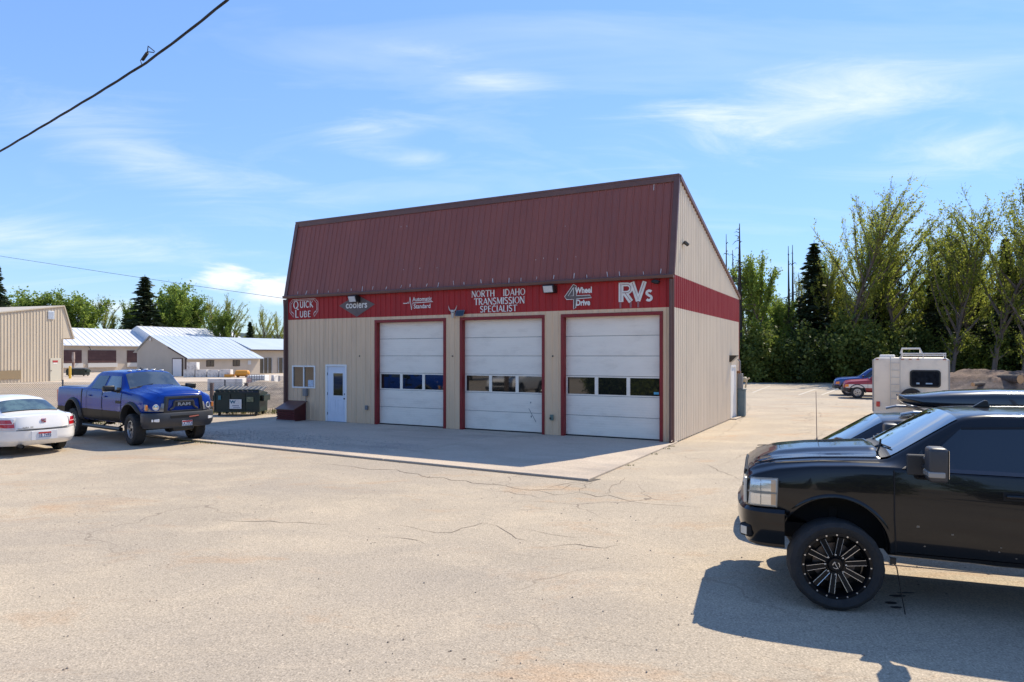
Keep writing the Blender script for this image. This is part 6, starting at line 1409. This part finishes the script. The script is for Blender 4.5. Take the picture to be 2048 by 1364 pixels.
# E: glass-doored wing, in line with the office and set back
t = thing('glazed_wing', 'cream wing with dark glass doors between the office and the garage', 'building', tuple(D0), math.atan2(.87, .493) - math.pi / 2)
b = MB(); b.b2((-9.8, 11.0, 0), (-2.5, 27, 3.45)); b.build('wall', M_CREAM2, t)
b = MB(); b.prism([(-1.8, 3.38), (-7.0, 5.1), (-12.2, 3.38)], 11.25, 27.5, lambda a, c, d: (a, d, c)); b.build('roof', mat('pale_blue_roof', (.50, .55, .60), .35), t); b = MB(); b.b2((-1.82, 11.2, 3.22), (-1.75, 27.4, 3.39)); b.build('fascia', M_FASC, t)
for (ya, yb, n) in ((12.2, 15.1, 4), (16.3, 17.9, 2)):
    b = MB(); b.b2((-2.5, ya, .05), (-2.42, yb, 2.2)); d = b.build('glass_door', M_GLASS, t)
    for k in range(n + 1): yy = ya + (yb - ya) * k / n; b = MB(); b.b2((-2.42, yy - .06, .05), (-2.36, yy + .06, 2.2)); b.build('mullion', mat('far_alu', (.35, .35, .36), .4), d)
# small yard things
dumpster((-53.7, 84, 0), R(4), 'green dumpster standing in the yard before the brown dock doors', True).scale = (1.15, 1.15, .85)
for x, y, lab in ((-49.2, 76, 'yellow bollard beside the cream metal building'),):
    b = MB(); b.tube([(0, 0, 0), (0, 0, 1.32)], .13, 12); b.lathe([(.13, 0), (.10, .05), (0, .07)], 12, 'z', (0, 0, 1.32)); tag(b.build('bollard', mat('bollard_yellow', (.70, .46, .07), .5), None, loc=(x, y, 0), smooth=40), lab, 'bollard')
b = MB(); b.b2((-.12, -.12, 0), (.12, .12, 3.0)); b.b2((-.14, -.14, 2.0), (.14, .14, 2.7)); tag(b.build('rusty_pillar', mat('pillar', (.16, .07, .05), .8, c2=(.45, .40, .36), scale=2, stretch=(1, 1, .5)), None, loc=(-59.1, 92, 0)), 'short rusty pillar in front of the first dock door', 'post')

# ------------------------------------------------------------------ right background: storage shed, debris heap
t = thing('storage_shed', 'low brown storage shed with pilasters and a rust red roof behind the garage', 'shed', (24.8, 67, 0), R(-62))
M_SHED = mat('shed_brown', (.13, .075, .055), .7, c2=(.17, .10, .075), scale=.8)
b = MB(); b.b2((-14, 0, 0), (0, 5, 2.0)); b.build('wall', M_SHED, t)
for k in range(8):
    b = MB(); b.b2((-k * 1.5 - .1, -.15, 0), (-k * 1.5 + .1, .02, 2.0)); b.build('pilaster', mat('shed_post', (.20, .15, .12), .7), t); b = MB(); b.b2((-k * 1.5 - 1.3, -.04, .02), (-k * 1.5 - .2, -.005, 1.8)); b.build('unit_door', mat('unit_door', (.09, .045, .035), .6), t)
b = MB(); b.prism([(-.5, 2.0), (5.5, 2.0), (2.5, 3.0)], -14.4, .5, lambda a, c, d: (d, a, c)); b.build('roof', mat('rust_roof', (.25, .11, .095), .5), t); b = MB(); b.b2((-14.4, -.52, 1.86), (.5, -.46, 2.02)); b.build('fascia', mat('shed_fascia', (.38, .30, .26), .6), t)
M_SOIL = ground_mat('soil_heap', (.16, .11, .085), (.11, .08, .065), (.23, .16, .125), (.26, .13, .07), 1.2, 0, 1.0, 9)
mound('soil_heap', 'brown heap of soil and wood debris behind the camper', 'soil heap', (33.5, 47.5), 6.5, 3.0, 1.6, M_SOIL, 8, rough=.10)
mound('soil_heap', 'lower brown soil heap trailing off at the right edge', 'soil heap', (39.5, 45.0), 6, 3, 1.1, M_SOIL, 12, rough=.10)
M_BARK = mat('bark', (.11, .085, .07), .9, c2=(.06, .048, .042), scale=4, stretch=(3, 3, .5))
M_CUT = mat('cut_wood', (.50, .27, .12), .8, c2=(.58, .36, .19), scale=6)
for (x, y, z, r, l, rz, lab) in ((33.1, 45.4, 1.0, .30, 1.6, -80, 'log with an orange cut end on the soil heap'), (35.5, 45.0, .75, .16, 2.2, 20, 'thin log lying across the right of the soil heap'), (30.9, 45.2, .65, .14, 1.8, 35, 'thin log at the camper end of the soil heap')):
    b = MB(); b.tube([(0, -l / 2, 0), (.03, 0, .02), (0, l / 2, 0)], [r, r * .97, r * .9], 14, False); o = b.build('log', M_BARK, None, smooth=50, loc=(x, y, z), rot=(0, 0, R(rz + 90))); tag(o, lab, 'log')
    b = MB(); b.lathe([(0, 0), (r * .98, 0)], 14, 'y', (0, -l / 2, 0)); b.build('cut_end', M_CUT, o); b = MB(); b.lathe([(0, 0), (r * .9, 0)], 14, 'y', (0, l / 2, 0)); b.build('cut_end', M_CUT, o)

# ------------------------------------------------------------------ overhead cables
def cable(name, pts, r, m, label, twist=0.0, strands=1):
    P = [Vector(p) for p in pts]; out = []
    for a, c in zip(P, P[1:]):
        n = max(2, int((c - a).length / (.12 if strands > 1 else 1.0))); out += [a.lerp(c, i / n) for i in range(n)]
    out.append(P[-1]); t = thing(name, label, 'cable', tuple(P[0])); b = MB()
    for s_ in range(strands):
        q = []
        for i, p in enumerate(out):
            a = i * twist + 2 * math.pi * s_ / strands; q.append(p - P[0] + (Vector((0, math.cos(a), math.sin(a))) * r * 1.0 if strands > 1 else Vector((0, 0, 0))))
        b.tube(q, r, 5)
    b.build('strand', m, t); return t
def ray(x, y, d): return Vector(((x - 1024) / 1365 * d, d, CAM_H + (711 - y) / 1365 * d))
M_CABLE = mat('cable_black', (.010, .010, .014), .6)
cp = [ray(-380, 470, 13.5), ray(0, 303, 10.6), ray(110, 238, 9.7), ray(200, 184, 9.0), ray(292, 126, 8.35), ray(370, 68, 7.8), ray(455, 0, 7.2), Vector((6.0, -3.0, 7.0))]
t = cable('service_cable', cp, .0085, M_CABLE, 'thick twisted black service cable crossing the upper left sky', .42, 3)
c0 = ray(292, 124, 8.35) - cp[0]; dr = (cp[5] - cp[4]).normalized(); up = Vector((-.25, 0, 1)).normalized()
b = MB(); b.tube([c0 - dr * .10, c0 - dr * .11 + up * .06, c0 - dr * .02 + up * .065, c0 + dr * .10 + up * .09], .006, 5); b.tube([c0 - dr * .06 + up * .05, c0 + dr * .08 + up * .085], .020, 6); b.tube([c0 + dr * .08 + up * .085, c0 + dr * .13 + up * .15, c0 + dr * .24 + up * .04], .006, 5); b.tube([c0 + dr * .10 + up * .09, c0 + dr * .22 + up * .035], .006, 5); b.build('splice_connector', M_CABLE, t)
e = BW(15.42, .1, 4.80)
cable('overhead_wire', [ray(-250, 470, 38), ray(0, 512, 34), ray(200, 543, 31.5), ray(400, 573, 29), e], .008, M_CABLE, 'thin overhead wire running to the left eave of the garage')
M_POLE = mat('pole_wood', (.12, .085, .06), .9, c2=(.09, .065, .05), scale=3, stretch=(2, 2, .3))
for p, lab, hh in ((cp[0], 'utility pole outside the left edge carrying the twisted cable', .9), (cp[-1], 'utility pole behind the viewpoint carrying the twisted cable', .5), (ray(-250, 470, 38), 'distant utility pole outside the left edge carrying the thin wire', .6)):
    t = thing('utility_pole', lab, 'utility pole', (p.x, p.y, 0)); b = MB(); b.tube([(0, .16, 0), (0, .16, p.z + hh)], [.15, .11], 12); b.build('pole', M_POLE, t, smooth=40); b = MB(); b.b2((-.6, .08, p.z + hh - .45), (.6, .20, p.z + hh - .33)); b.build('crossarm', M_POLE, t); b = MB(); b.tube([(0, 0, p.z), (0, .16, p.z)], .03, 6); b.build('bracket', M_EBOX, t)
# ------------------------------------------------------------------ trees
M_LEAF_Y = leafmat('leaf_olive', (.13, .165, .026), (.26, .30, .048), (.46, .47, .10), .64)
M_LEAF_G = leafmat('leaf_fresh', (.095, .150, .026), (.19, .27, .048), (.31, .39, .08), .58)
M_LEAF_D = leafmat('leaf_deep', (.040, .058, .016), (.080, .110, .026), (.15, .18, .046), .5)
M_NEEDLE = leafmat('needles', (.014, .024, .012), (.028, .044, .018), (.055, .072, .028), .2)
M_TRUNK = mat('trunk_bark', (.16, .125, .10), .95, c2=(.09, .07, .058), scale=1.5, stretch=(3, 3, .4))
M_TRUNKD = mat('trunk_dark', (.035, .029, .026), .95, c2=(.055, .046, .04), scale=2, stretch=(3, 3, .4))
def fast_mesh(name, V, m):
    """V: (n, k, 3) array of separate k-gons"""
    n, k = V.shape[:2]; me = bpy.data.meshes.new(name); me.vertices.add(n * k); me.vertices.foreach_set('co', V.reshape(-1).astype(np.float32))
    me.loops.add(n * k); me.loops.foreach_set('vertex_index', np.arange(n * k, dtype=np.int32)); me.polygons.add(n); me.polygons.foreach_set('loop_start', np.arange(0, n * k, k, dtype=np.int32)); me.polygons.foreach_set('loop_total', np.full(n, k, dtype=np.int32))
    me.materials.append(m); me.update(calc_edges=True); return me
def leaf_quads(C, D, l, w, rs):
    """quads at centres C with long axis D (unit, n x 3)"""
    n = len(C); r = rs.normal(size=(n, 3)); S_ = np.cross(D, r); S_ /= np.linalg.norm(S_, axis=1, keepdims=True) + 1e-9
    l = l[:, None] / 2; w = w[:, None] / 2
    return np.stack([C - D * l, C + S_ * w, C + D * l, C - S_ * w], 1)
def unit(a): return a / (np.linalg.norm(a, axis=-1, keepdims=True) + 1e-9)
def cottonwood(seed, H, cs, spread, nl, nleaf, ls, wood, leaf, up=(.55, 1.15), sparse_top=.5, wind=.25, sig=.32, vase=0.0):
    """vase > 0: long limbs sweep up to the crown top with leaves strung along them"""
    rs = np.random.RandomState(seed); b = MB()
    nseg = 10; tp = [np.array([0, 0, 0.])]; d = np.array([0, 0, 1.])
    for i in range(nseg): d = unit(d + np.append(rs.normal(0, .05, 2), 0) + np.array([.012 * wind, 0, 0])); tp.append(tp[-1] + d * H * (.97 - .06 * (vase > 0)) / nseg)
    tp = np.array(tp); r0 = H * .010 + .03; b.tube(tp, list(np.linspace(r0, .02, nseg + 1)), 7)
    pts = []; dirs = []; wts = []
    for k in range(nl):
        t = cs + (1 - cs) * ((k + rs.rand()) / nl) ** .85 * .98; long_ = rs.rand() < vase and .22 < t < .8
        p = np.array([np.interp(t * nseg, range(nseg + 1), tp[:, j]) for j in range(3)])
        az = k * 2.4 + rs.normal(0, .4); el = rs.uniform(*up); prof = math.sin(math.pi * min(1, .18 + .82 * (1 - t) / (1 - cs))) ** .7
        ln = spread * (.35 + .75 * prof) * rs.uniform(.6, 1.15)
        if long_: el = rs.uniform(.85, 1.2); ln = min((H - p[2]) * rs.uniform(.55, 1.02) / math.sin(min(1.3, el + .12)), spread * 2.6)
        dv = np.array([math.cos(az) * math.cos(el), math.sin(az) * math.cos(el), math.sin(el)])
        q = [p]
        for j in range(5): dv = unit(dv + np.array([.09 * wind, 0, .10 if not long_ else .06]) + rs.normal(0, .08, 3)); q.append(q[-1] + dv * ln / 5)
        q = np.array(q); b.tube(q, list(np.linspace((r0 * (1 - t) * .5 + .018) * (1.3 if long_ else 1), .010, 6)), 4, False)
        nt_ = int((9 + 2.2 * ln) if long_ else 5 + ln)
        for j in range(nt_):
            u_ = rs.uniform(.18, 1.0); s0 = np.array([np.interp(u_ * 5, range(6), q[:, a]) for a in range(3)]); tl = (ln * rs.uniform(.14, .34)) if not long_ else rs.uniform(.5, 1.5) * (1.25 - .5 * u_)
            td = unit(dv * (1.5 if long_ else .8) + rs.normal(0, .5, 3) + np.array([.15 * wind, 0, .25])); e = s0 + td * tl
            if tl > .4: b.tube([s0, e], [.012, .004], 3, False)
            hz = e[2] / H; pts.append((s0, e)); dirs.append(td); wts.append(tl * max(.06, 1 - sparse_top * hz ** 1.6))
    wts = np.array(wts); wts /= wts.sum(); idx = rs.choice(len(pts), nleaf, p=wts); A = np.array([p[0] for p in pts])[idx]; E_ = np.array([p[1] for p in pts])[idx]; D = np.array(dirs)[idx]
    u_ = rs.rand(nleaf, 1); C = A + (E_ - A) * u_ + rs.normal(0, sig, (nleaf, 3)) * (.4 + .6 * u_)
    D = unit(D * 1.0 + rs.normal(0, .5, (nleaf, 3))); l = ls * rs.uniform(.6, 1.5, nleaf)
    return b.mesh('trunk', wood, smooth=60), fast_mesh('crown', leaf_quads(C, D, l, l * rs.uniform(.4, .75, nleaf), rs), leaf)
def conifer(seed, H, spread, wood, leaf, dens=24, base=.06, droop=.25):
    rs = np.random.RandomState(seed); b = MB(); b.tube([(0, 0, 0), (rs.normal(0, .1), rs.normal(0, .1), H * .5), (0, 0, H)], [H * .013 + .04, H * .008, .02], 7)
    Cs, Ds = [], []; z = H * base
    while z < H * .985:
        t = z / H; n = rs.randint(5, 8); a0 = rs.uniform(0, 6.28)
        for k in range(n):
            ln = spread * (1 - t) ** .85 * rs.choice([rs.uniform(.35, .7), rs.uniform(.8, 1.3)]) + .12; az = a0 + 2 * math.pi * k / n + rs.normal(0, .2); dv = np.array([math.cos(az), math.sin(az), 0])
            m_ = max(4, int(dens * ln / spread + 4)); u_ = rs.uniform(.08, 1, m_) ** .8
            zz = -droop * ln * (u_ ** 1.3) + .10 * ln * np.maximum(0, u_ - .75) * 3
            P = np.array([0, 0, z]) + dv * (u_ * ln)[:, None]; P[:, 2] += zz; sd_ = np.array([-dv[1], dv[0], 0]); P += sd_ * (rs.normal(0, .13, m_) * ln * (1.05 - u_ * .6))[:, None]; P[:, 2] += rs.normal(0, .05, m_)
            Cs.append(P); Ds.append(unit(dv + sd_ * rs.normal(0, .6, (m_, 1)) + np.array([0, 0, -.25]) + rs.normal(0, .15, (m_, 3))))
            if ln > .5: b.tube([(0, 0, z), tuple(np.array([0, 0, z - droop * ln * .8]) + dv * ln * .85)], [.022, .006], 3, False)
        z += H * .011 + rs.uniform(.04, .14)
    C = np.concatenate(Cs); D = np.concatenate(Ds); n = len(C); l = rs.uniform(.35, .8, n) * (.6 + spread * .16)
    return b.mesh('trunk', wood, smooth=60), fast_mesh('crown', leaf_quads(C, D, l, l * .42, rs), leaf)
def bush(seed, rx, ry, h, nleaf, ls, wood, leaf):
    rs = np.random.RandomState(seed); b = MB(); nc = 26; C0 = []
    for k in range(nc):
        a = rs.uniform(0, 6.28); r = math.sqrt(rs.rand()); zt = h * rs.uniform(.25, 1.0) * (1 - .45 * r * r); e = np.array([rx * r * math.cos(a), ry * r * math.sin(a), zt]); C0.append(e)
        b.tube([(e[0] * .15, e[1] * .15, 0), (e[0] * .5, e[1] * .5, zt * .55), tuple(e)], [.05, .03, .01], 4, False)
    C0 = np.array(C0); idx = rs.randint(0, nc, nleaf); C = C0[idx] * (1 - .5 * rs.rand(nleaf, 1) ** 2) + rs.normal(0, 1, (nleaf, 3)) * np.array([rx, ry, h * .7]) * .13
    C[:, 2] = np.abs(C[:, 2]) ; D = unit(rs.normal(0, 1, (nleaf, 3)) + np.array([0, 0, .3])); l = ls * rs.uniform(.6, 1.4, nleaf)
    return b.mesh('trunk', wood), fast_mesh('crown', leaf_quads(C, D, l, l * rs.uniform(.5, .85, nleaf), rs), leaf)
def snag(seed, H, nb=52):
    rs = np.random.RandomState(seed); b = MB(); b.tube([(0, 0, 0), (rs.normal(0, .12), 0, H * .5), (rs.normal(0, .1), 0, H)], [H * .018 + .06, H * .012 + .03, .035], 7); me = b.mesh('trunk', M_TRUNKD, smooth=60); b = MB()
    for k in range(nb):
        z = H * rs.uniform(.35, .97); az = rs.uniform(0, 6.28); ln = rs.uniform(.5, 2.9) * (1.2 - z / H); e = rs.uniform(-.5, .35)
        b.tube([(0, 0, z), (math.cos(az) * ln * .6, math.sin(az) * ln * .6, z + e * ln * .5 + .12), (math.cos(az) * ln, math.sin(az) * ln, z + e * ln)], [.05, .035, .012], 4, False)
    return me, b.mesh('branches', M_TRUNKD)
def place_tree(name, pair, label, cat, x, y, s=(1, 1, 1), rz=0.0, group=None):
    t = thing(name, label, cat, (x, y, 0), rz, group); t.scale = s
    link('trunk', pair[0], t); o_ = link('branches' if name == 'dead_tree' else 'crown', pair[1], t)
    if name == 'dead_tree': o_['kind'] = 'stuff'
    return t
def at(px_, d): return (px_ - 1024) / 1365 * d, d
def hgt(y, d): return 2.55 + (711 - y) / 1365 * d
CW = [cottonwood(1, 18, .10, 3.4, 46, 12500, .17, M_TRUNK, M_LEAF_Y, (.45, 1.1), .93, .55, .16, .7), cottonwood(2, 18, .12, 3.0, 42, 11000, .18, M_TRUNK, M_LEAF_Y, (.5, 1.1), .95, .7, .14, .75), cottonwood(3, 18, .08, 3.6, 52, 15500, .17, M_TRUNK, M_LEAF_Y, (.4, 1.1), .82, .5, .19, .6)]
GR = [cottonwood(11, 13, .10, 2.6, 46, 13000, .21, M_TRUNK, M_LEAF_G, (.5, 1.1), .5, .25, .22, .25), cottonwood(12, 13, .08, 4.0, 52, 11000, .34, M_TRUNK, M_LEAF_G, (.3, 1.0), .3, .25, .34, .2)]
DP = [cottonwood(21, 13, .06, 3.6, 50, 15000, .30, M_TRUNKD, M_LEAF_D, (.35, 1.0), .2, sig=.45)]
CF = [conifer(31, 15, 2.6, M_TRUNKD, M_NEEDLE), conifer(32, 15, 3.2, M_TRUNKD, M_NEEDLE, 26, .10, .4)]
BU = [bush(41, 3.4, 2.2, 5.2, 9000, .28, M_TRUNKD, M_LEAF_D), bush(42, 3.0, 2.0, 4.2, 8000, .26, M_TRUNKD, M_LEAF_Y), bush(43, 3.6, 2.4, 6.0, 9500, .30, M_TRUNKD, leafmat('leaf_mid', (.065, .095, .020), (.135, .175, .036), (.24, .27, .062), .5))]
SN = [snag(51, 16), snag(52, 14, 22), snag(53, 13, 14)]
def tall(kind, var, base_h, px_, ytop, d, label, cat='tree', wid=1.0, group=None, name=None, seed=0):
    x, y = at(px_, d); k = hgt(ytop, d) / base_h; r = random.Random(px_ * 7 + seed)
    place_tree(name or {'cw': 'cottonwood_tree', 'gr': 'leafy_tree', 'dp': 'shade_tree', 'cf': 'conifer_tree', 'sn': 'dead_tree'}[kind], {'cw': CW, 'gr': GR, 'dp': DP, 'cf': CF, 'sn': SN}[kind][var], label, cat, x, y, (k * wid, k * wid, k), r.uniform(0, 6.28) if kind != 'cw' else r.uniform(-.5, .5), group)
# right-hand forest edge
tall('cw', 0, 18, 1690, 378, 66, 'tall sparse cottonwood, leftmost of the high ones behind the camper')
tall('cw', 1, 18, 1800, 374, 66, 'tall sparse cottonwood rising straight above the camper roof rack')
tall('cw', 2, 18, 1905, 392, 61, 'broad cottonwood between the camper and the tallest tree')
tall('cw', 0, 18, 1985, 332, 58, 'tallest cottonwood, leaning right, near the right edge')
tall('cw', 2, 18, 2046, 372, 56, 'leafy cottonwood cut off by the right edge')
tall('cw', 1, 18, 1950, 430, 64, 'shorter cottonwood just left of the tallest tree', seed=3)
tall('cw', 1, 18, 1745, 430, 70, 'slim cottonwood between the two high sparse ones', wid=.8, seed=2)
tall('cw', 2, 18, 1640, 500, 69, 'dense olive cottonwood beside the dark leaning conifer', wid=.9)
tall('cw', 2, 18, 1860, 455, 70, 'rounded olive cottonwood behind the right of the camper', seed=5)
tall('cw', 0, 18, 2120, 350, 60, 'cottonwood out of frame beyond the right edge'); tall('cw', 2, 18, 2210, 380, 57, 'wide cottonwood further out beyond the right edge')
tall('gr', 0, 13, 1535, 512, 66, 'bright green young poplar nearest the garage side wall')
tall('gr', 0, 13, 1572, 590, 68, 'lower bright green poplar beside the twin bare spires', seed=4)
tall('gr', 0, 13, 1500, 575, 70, 'yellow green poplar right behind the garage roof corner', wid=.8, seed=6)
tall('cf', 0, 15, 1628, 480, 69, 'dark spiky conifer left of the high cottonwoods', wid=1.25)
tall('cf', 1, 15, 1872, 520, 66, 'dark conifer between the cottonwoods above the soil heap'); tall('cf', 0, 15, 2012, 470, 62, 'dark conifer behind the tallest cottonwood')
tall('cf', 1, 15, 1748, 555, 72, 'dark conifer hidden among cottonwoods above the blue truck'); tall('cf', 0, 15, 1600, 600, 73, 'low dark conifer behind the twin bare spires'); tall('cf', 1, 15, 1680, 560, 74, 'dark conifer behind the leftmost high cottonwood'); tall('cf', 0, 15, 1930, 540, 72, 'dark conifer deep behind the soil heap')
tall('sn', 0, 16, 1479, 447, 66, 'tallest dead spire with drooping bare limbs behind the garage roof'); tall('sn', 2, 13, 1453, 468, 69, 'thin dead spire just above the sloping roof edge', wid=.6); tall('sn', 1, 14, 1467, 500, 68, 'crooked dead tree touching the roof edge', wid=.8)
tall('sn', 2, 13, 1578, 492, 69, 'left one of the twin thin dead spires', wid=.7); tall('sn', 2, 13, 1586, 490, 70, 'right one of the twin thin dead spires', wid=.7, seed=1); tall('sn', 1, 14, 1598, 545, 70, 'short dead spire right of the twin spires', wid=.7); tall('sn', 2, 13, 1524, 500, 71, 'thin dead tip above the bright green poplar', wid=.6)
rng = random.Random(77)
for i, px_ in enumerate(range(1615, 2200, 47)):
    d = 70 + rng.uniform(-2, 5); tall(('cw', 'gr', 'cw', 'dp')[i % 4], (1, 0, 2, 0)[i % 4], (18, 13, 18, 13)[i % 4], px_, rng.uniform(500, 590) - max(0, px_ - 1850) * .12, d, 'narrow upright tree filling the forest edge between the taller cottonwoods', wid=rng.uniform(.5, .75), group='narrow trees of the forest edge', name='narrow_tree', seed=i)
for i, px_ in enumerate(range(1478, 2230, 27)):
    d = 65.5 + rng.uniform(-1.5, 2.5) - max(0, px_ - 1850) * .017; x, y = at(px_ + rng.uniform(-8, 8), d); k = rng.uniform(.7, 1.15)
    place_tree('understory_shrub', BU[(0, 2, 0, 1, 2, 0, 2)[i % 7]], 'dense shady shrub in the undergrowth along the forest edge', 'shrub', x, y, (k, k, k * rng.uniform(.8, 1.15)), rng.uniform(0, 6), 'undergrowth of the forest edge')
for i, px_ in enumerate(range(1470, 2260, 34)):
    d = 76 + rng.uniform(-2, 6); x, y = at(px_ + rng.uniform(-12, 12), d); yt = 640 - max(0, (px_ - 1600)) * .12 + rng.uniform(-25, 35); yt = max(560, yt); kind = (DP[0], CF[0], DP[0], CF[1])[i % 4]; bh = (13, 15, 13, 15)[i % 4]; k = hgt(yt, d) / bh
    place_tree('forest_tree', kind, 'dark tree standing deeper in the wood behind the forest edge', 'tree', x, y, (k, k, k), rng.uniform(0, 6), 'trees deeper in the wood')
# trees behind the left-hand yard
tall('cf', 1, 15, -6, 528, 112, 'dark conifer cut off by the left edge')
for px_, yt, d, w, lab in ((55, 606, 122, 1.35, 'broad green tree, leftmost of the round trio over the cream building'), (102, 592, 124, 1.35, 'broad green tree, middle of the round trio over the cream building'), (148, 595, 122, 1.35, 'broad green tree, right one of the round trio over the cream building'), (343, 578, 128, 1.0, 'pointed green tree right of the dark spruce'), (322, 612, 124, 1.2, 'lower green tree at the foot of the dark spruce'), (400, 603, 128, 1.0, 'dense green tree over the white pitched roof'), (262, 612, 126, .9, 'yellow green tree left of the dark spruce'), (372, 600, 132, .9, 'green tree between two pointed ones over the white roof'), (455, 628, 122, .9, 'low green tree over the end of the white roof')):
    tall('gr', 1, 13, px_, yt, d, lab, wid=w)
for px_, yt, d, lab in ((214, 588, 128, 'slim airy tree between the round trio and the spruce'), (238, 620, 125, 'short slim tree left of the yellow green one'), (432, 590, 126, 'slim leaning tree right of the dense green one'), (470, 585, 124, 'sparse bare-branched tree bending right above the office'), (535, 608, 118, 'sparse tall tree beside the left wall of the garage'), (563, 622, 120, 'sparse tree half hidden by the garage corner'), (512, 640, 126, 'small sparse tree above the glazed wing')):
    tall('cw', 1, 18, px_, yt, d, lab, wid=.85)
tall('cf', 0, 15, 290, 549, 120, 'tall dark spruce standing alone above the white roof', wid=1.75)
tall('cf', 0, 15, 320, 590, 128, 'smaller dark conifer just right of the tall spruce'); tall('cf', 1, 15, 500, 643, 122, 'small dark conifer over the glazed wing', wid=1.2); tall('cf', 1, 15, 186, 640, 130, 'low conifer at the edge of the round trio')
for i, px_ in enumerate(range(-20, 640, 22)):
    d = 138 + rng.uniform(-4, 10); x, y = at(px_, d); k = rng.uniform(.9, 1.3) * (1.0 if px_ < 440 else .7)
    place_tree('hedgerow_shrub', BU[(2, 0, 2)[i % 3]], 'mass of green shrub behind the far roofs', 'shrub', x, y, (k * 1.3, k, k), rng.uniform(0, 6), 'shrubs behind the far roofs')
# wood on the viewer's side of the road: seen only mirrored in glass and paint
for i in range(20):
    a = R(168 + i * 9.2); x, y = 42 * math.cos(a), 38 * math.sin(a) - 2; k = rng.uniform(.5, .7)
    place_tree('roadside_tree', (DP[0], CF[1], DP[0], GR[1])[i % 4], 'roadside tree outside the picture, mirrored in the garage door glass', 'tree', x, y, (k * 1.2, k * 1.2, k), rng.uniform(0, 6), 'roadside trees mirrored in the glass')
for i in range(20):
    t_ = i / 19; x, y = (-11.5 - 2.0 * t_, 9.0 - 22 * t_) if i < 12 else (-14 + (i - 11) * 4.5, -10.5); k = rng.uniform(.5, .7)
    if i < 12: x, y = -11.6 - 1.2 * math.sin(i), 8.2 - 1.7 * i
    place_tree('roadside_shrub', BU[i % 3], 'roadside shrub outside the picture, mirrored in the garage door glass', 'shrub', x, y, (k, k, k), rng.uniform(0, 6), 'roadside shrubs mirrored in the glass')
# far wooded hills
b = MB(); n = 120; rsx = random.Random(2); ph = [rsx.uniform(0, 6) for _ in range(6)]
for j, (dist, hh) in enumerate(((2600, 105), (2100, 60))):
    vs = []
    for i in range(n + 1):
        x = -3200 + 6400 * i / n; z = hh * (.75 + .25 * math.sin(i * .21 + ph[j]) + .15 * math.sin(i * .57 + ph[j + 2])); vs += [(x, dist, -1), (x, dist + 250, z)]
    b.add(vs, [(2 * i, 2 * i + 2, 2 * i + 3, 2 * i + 1) for i in range(n)])
o = b.build('hills', mat('hill_forest', (.05, .08, .09), .95, c2=(.04, .06, .06), scale=.004)); tag(o, 'low wooded hills on the horizon', 'hills', kind='structure')
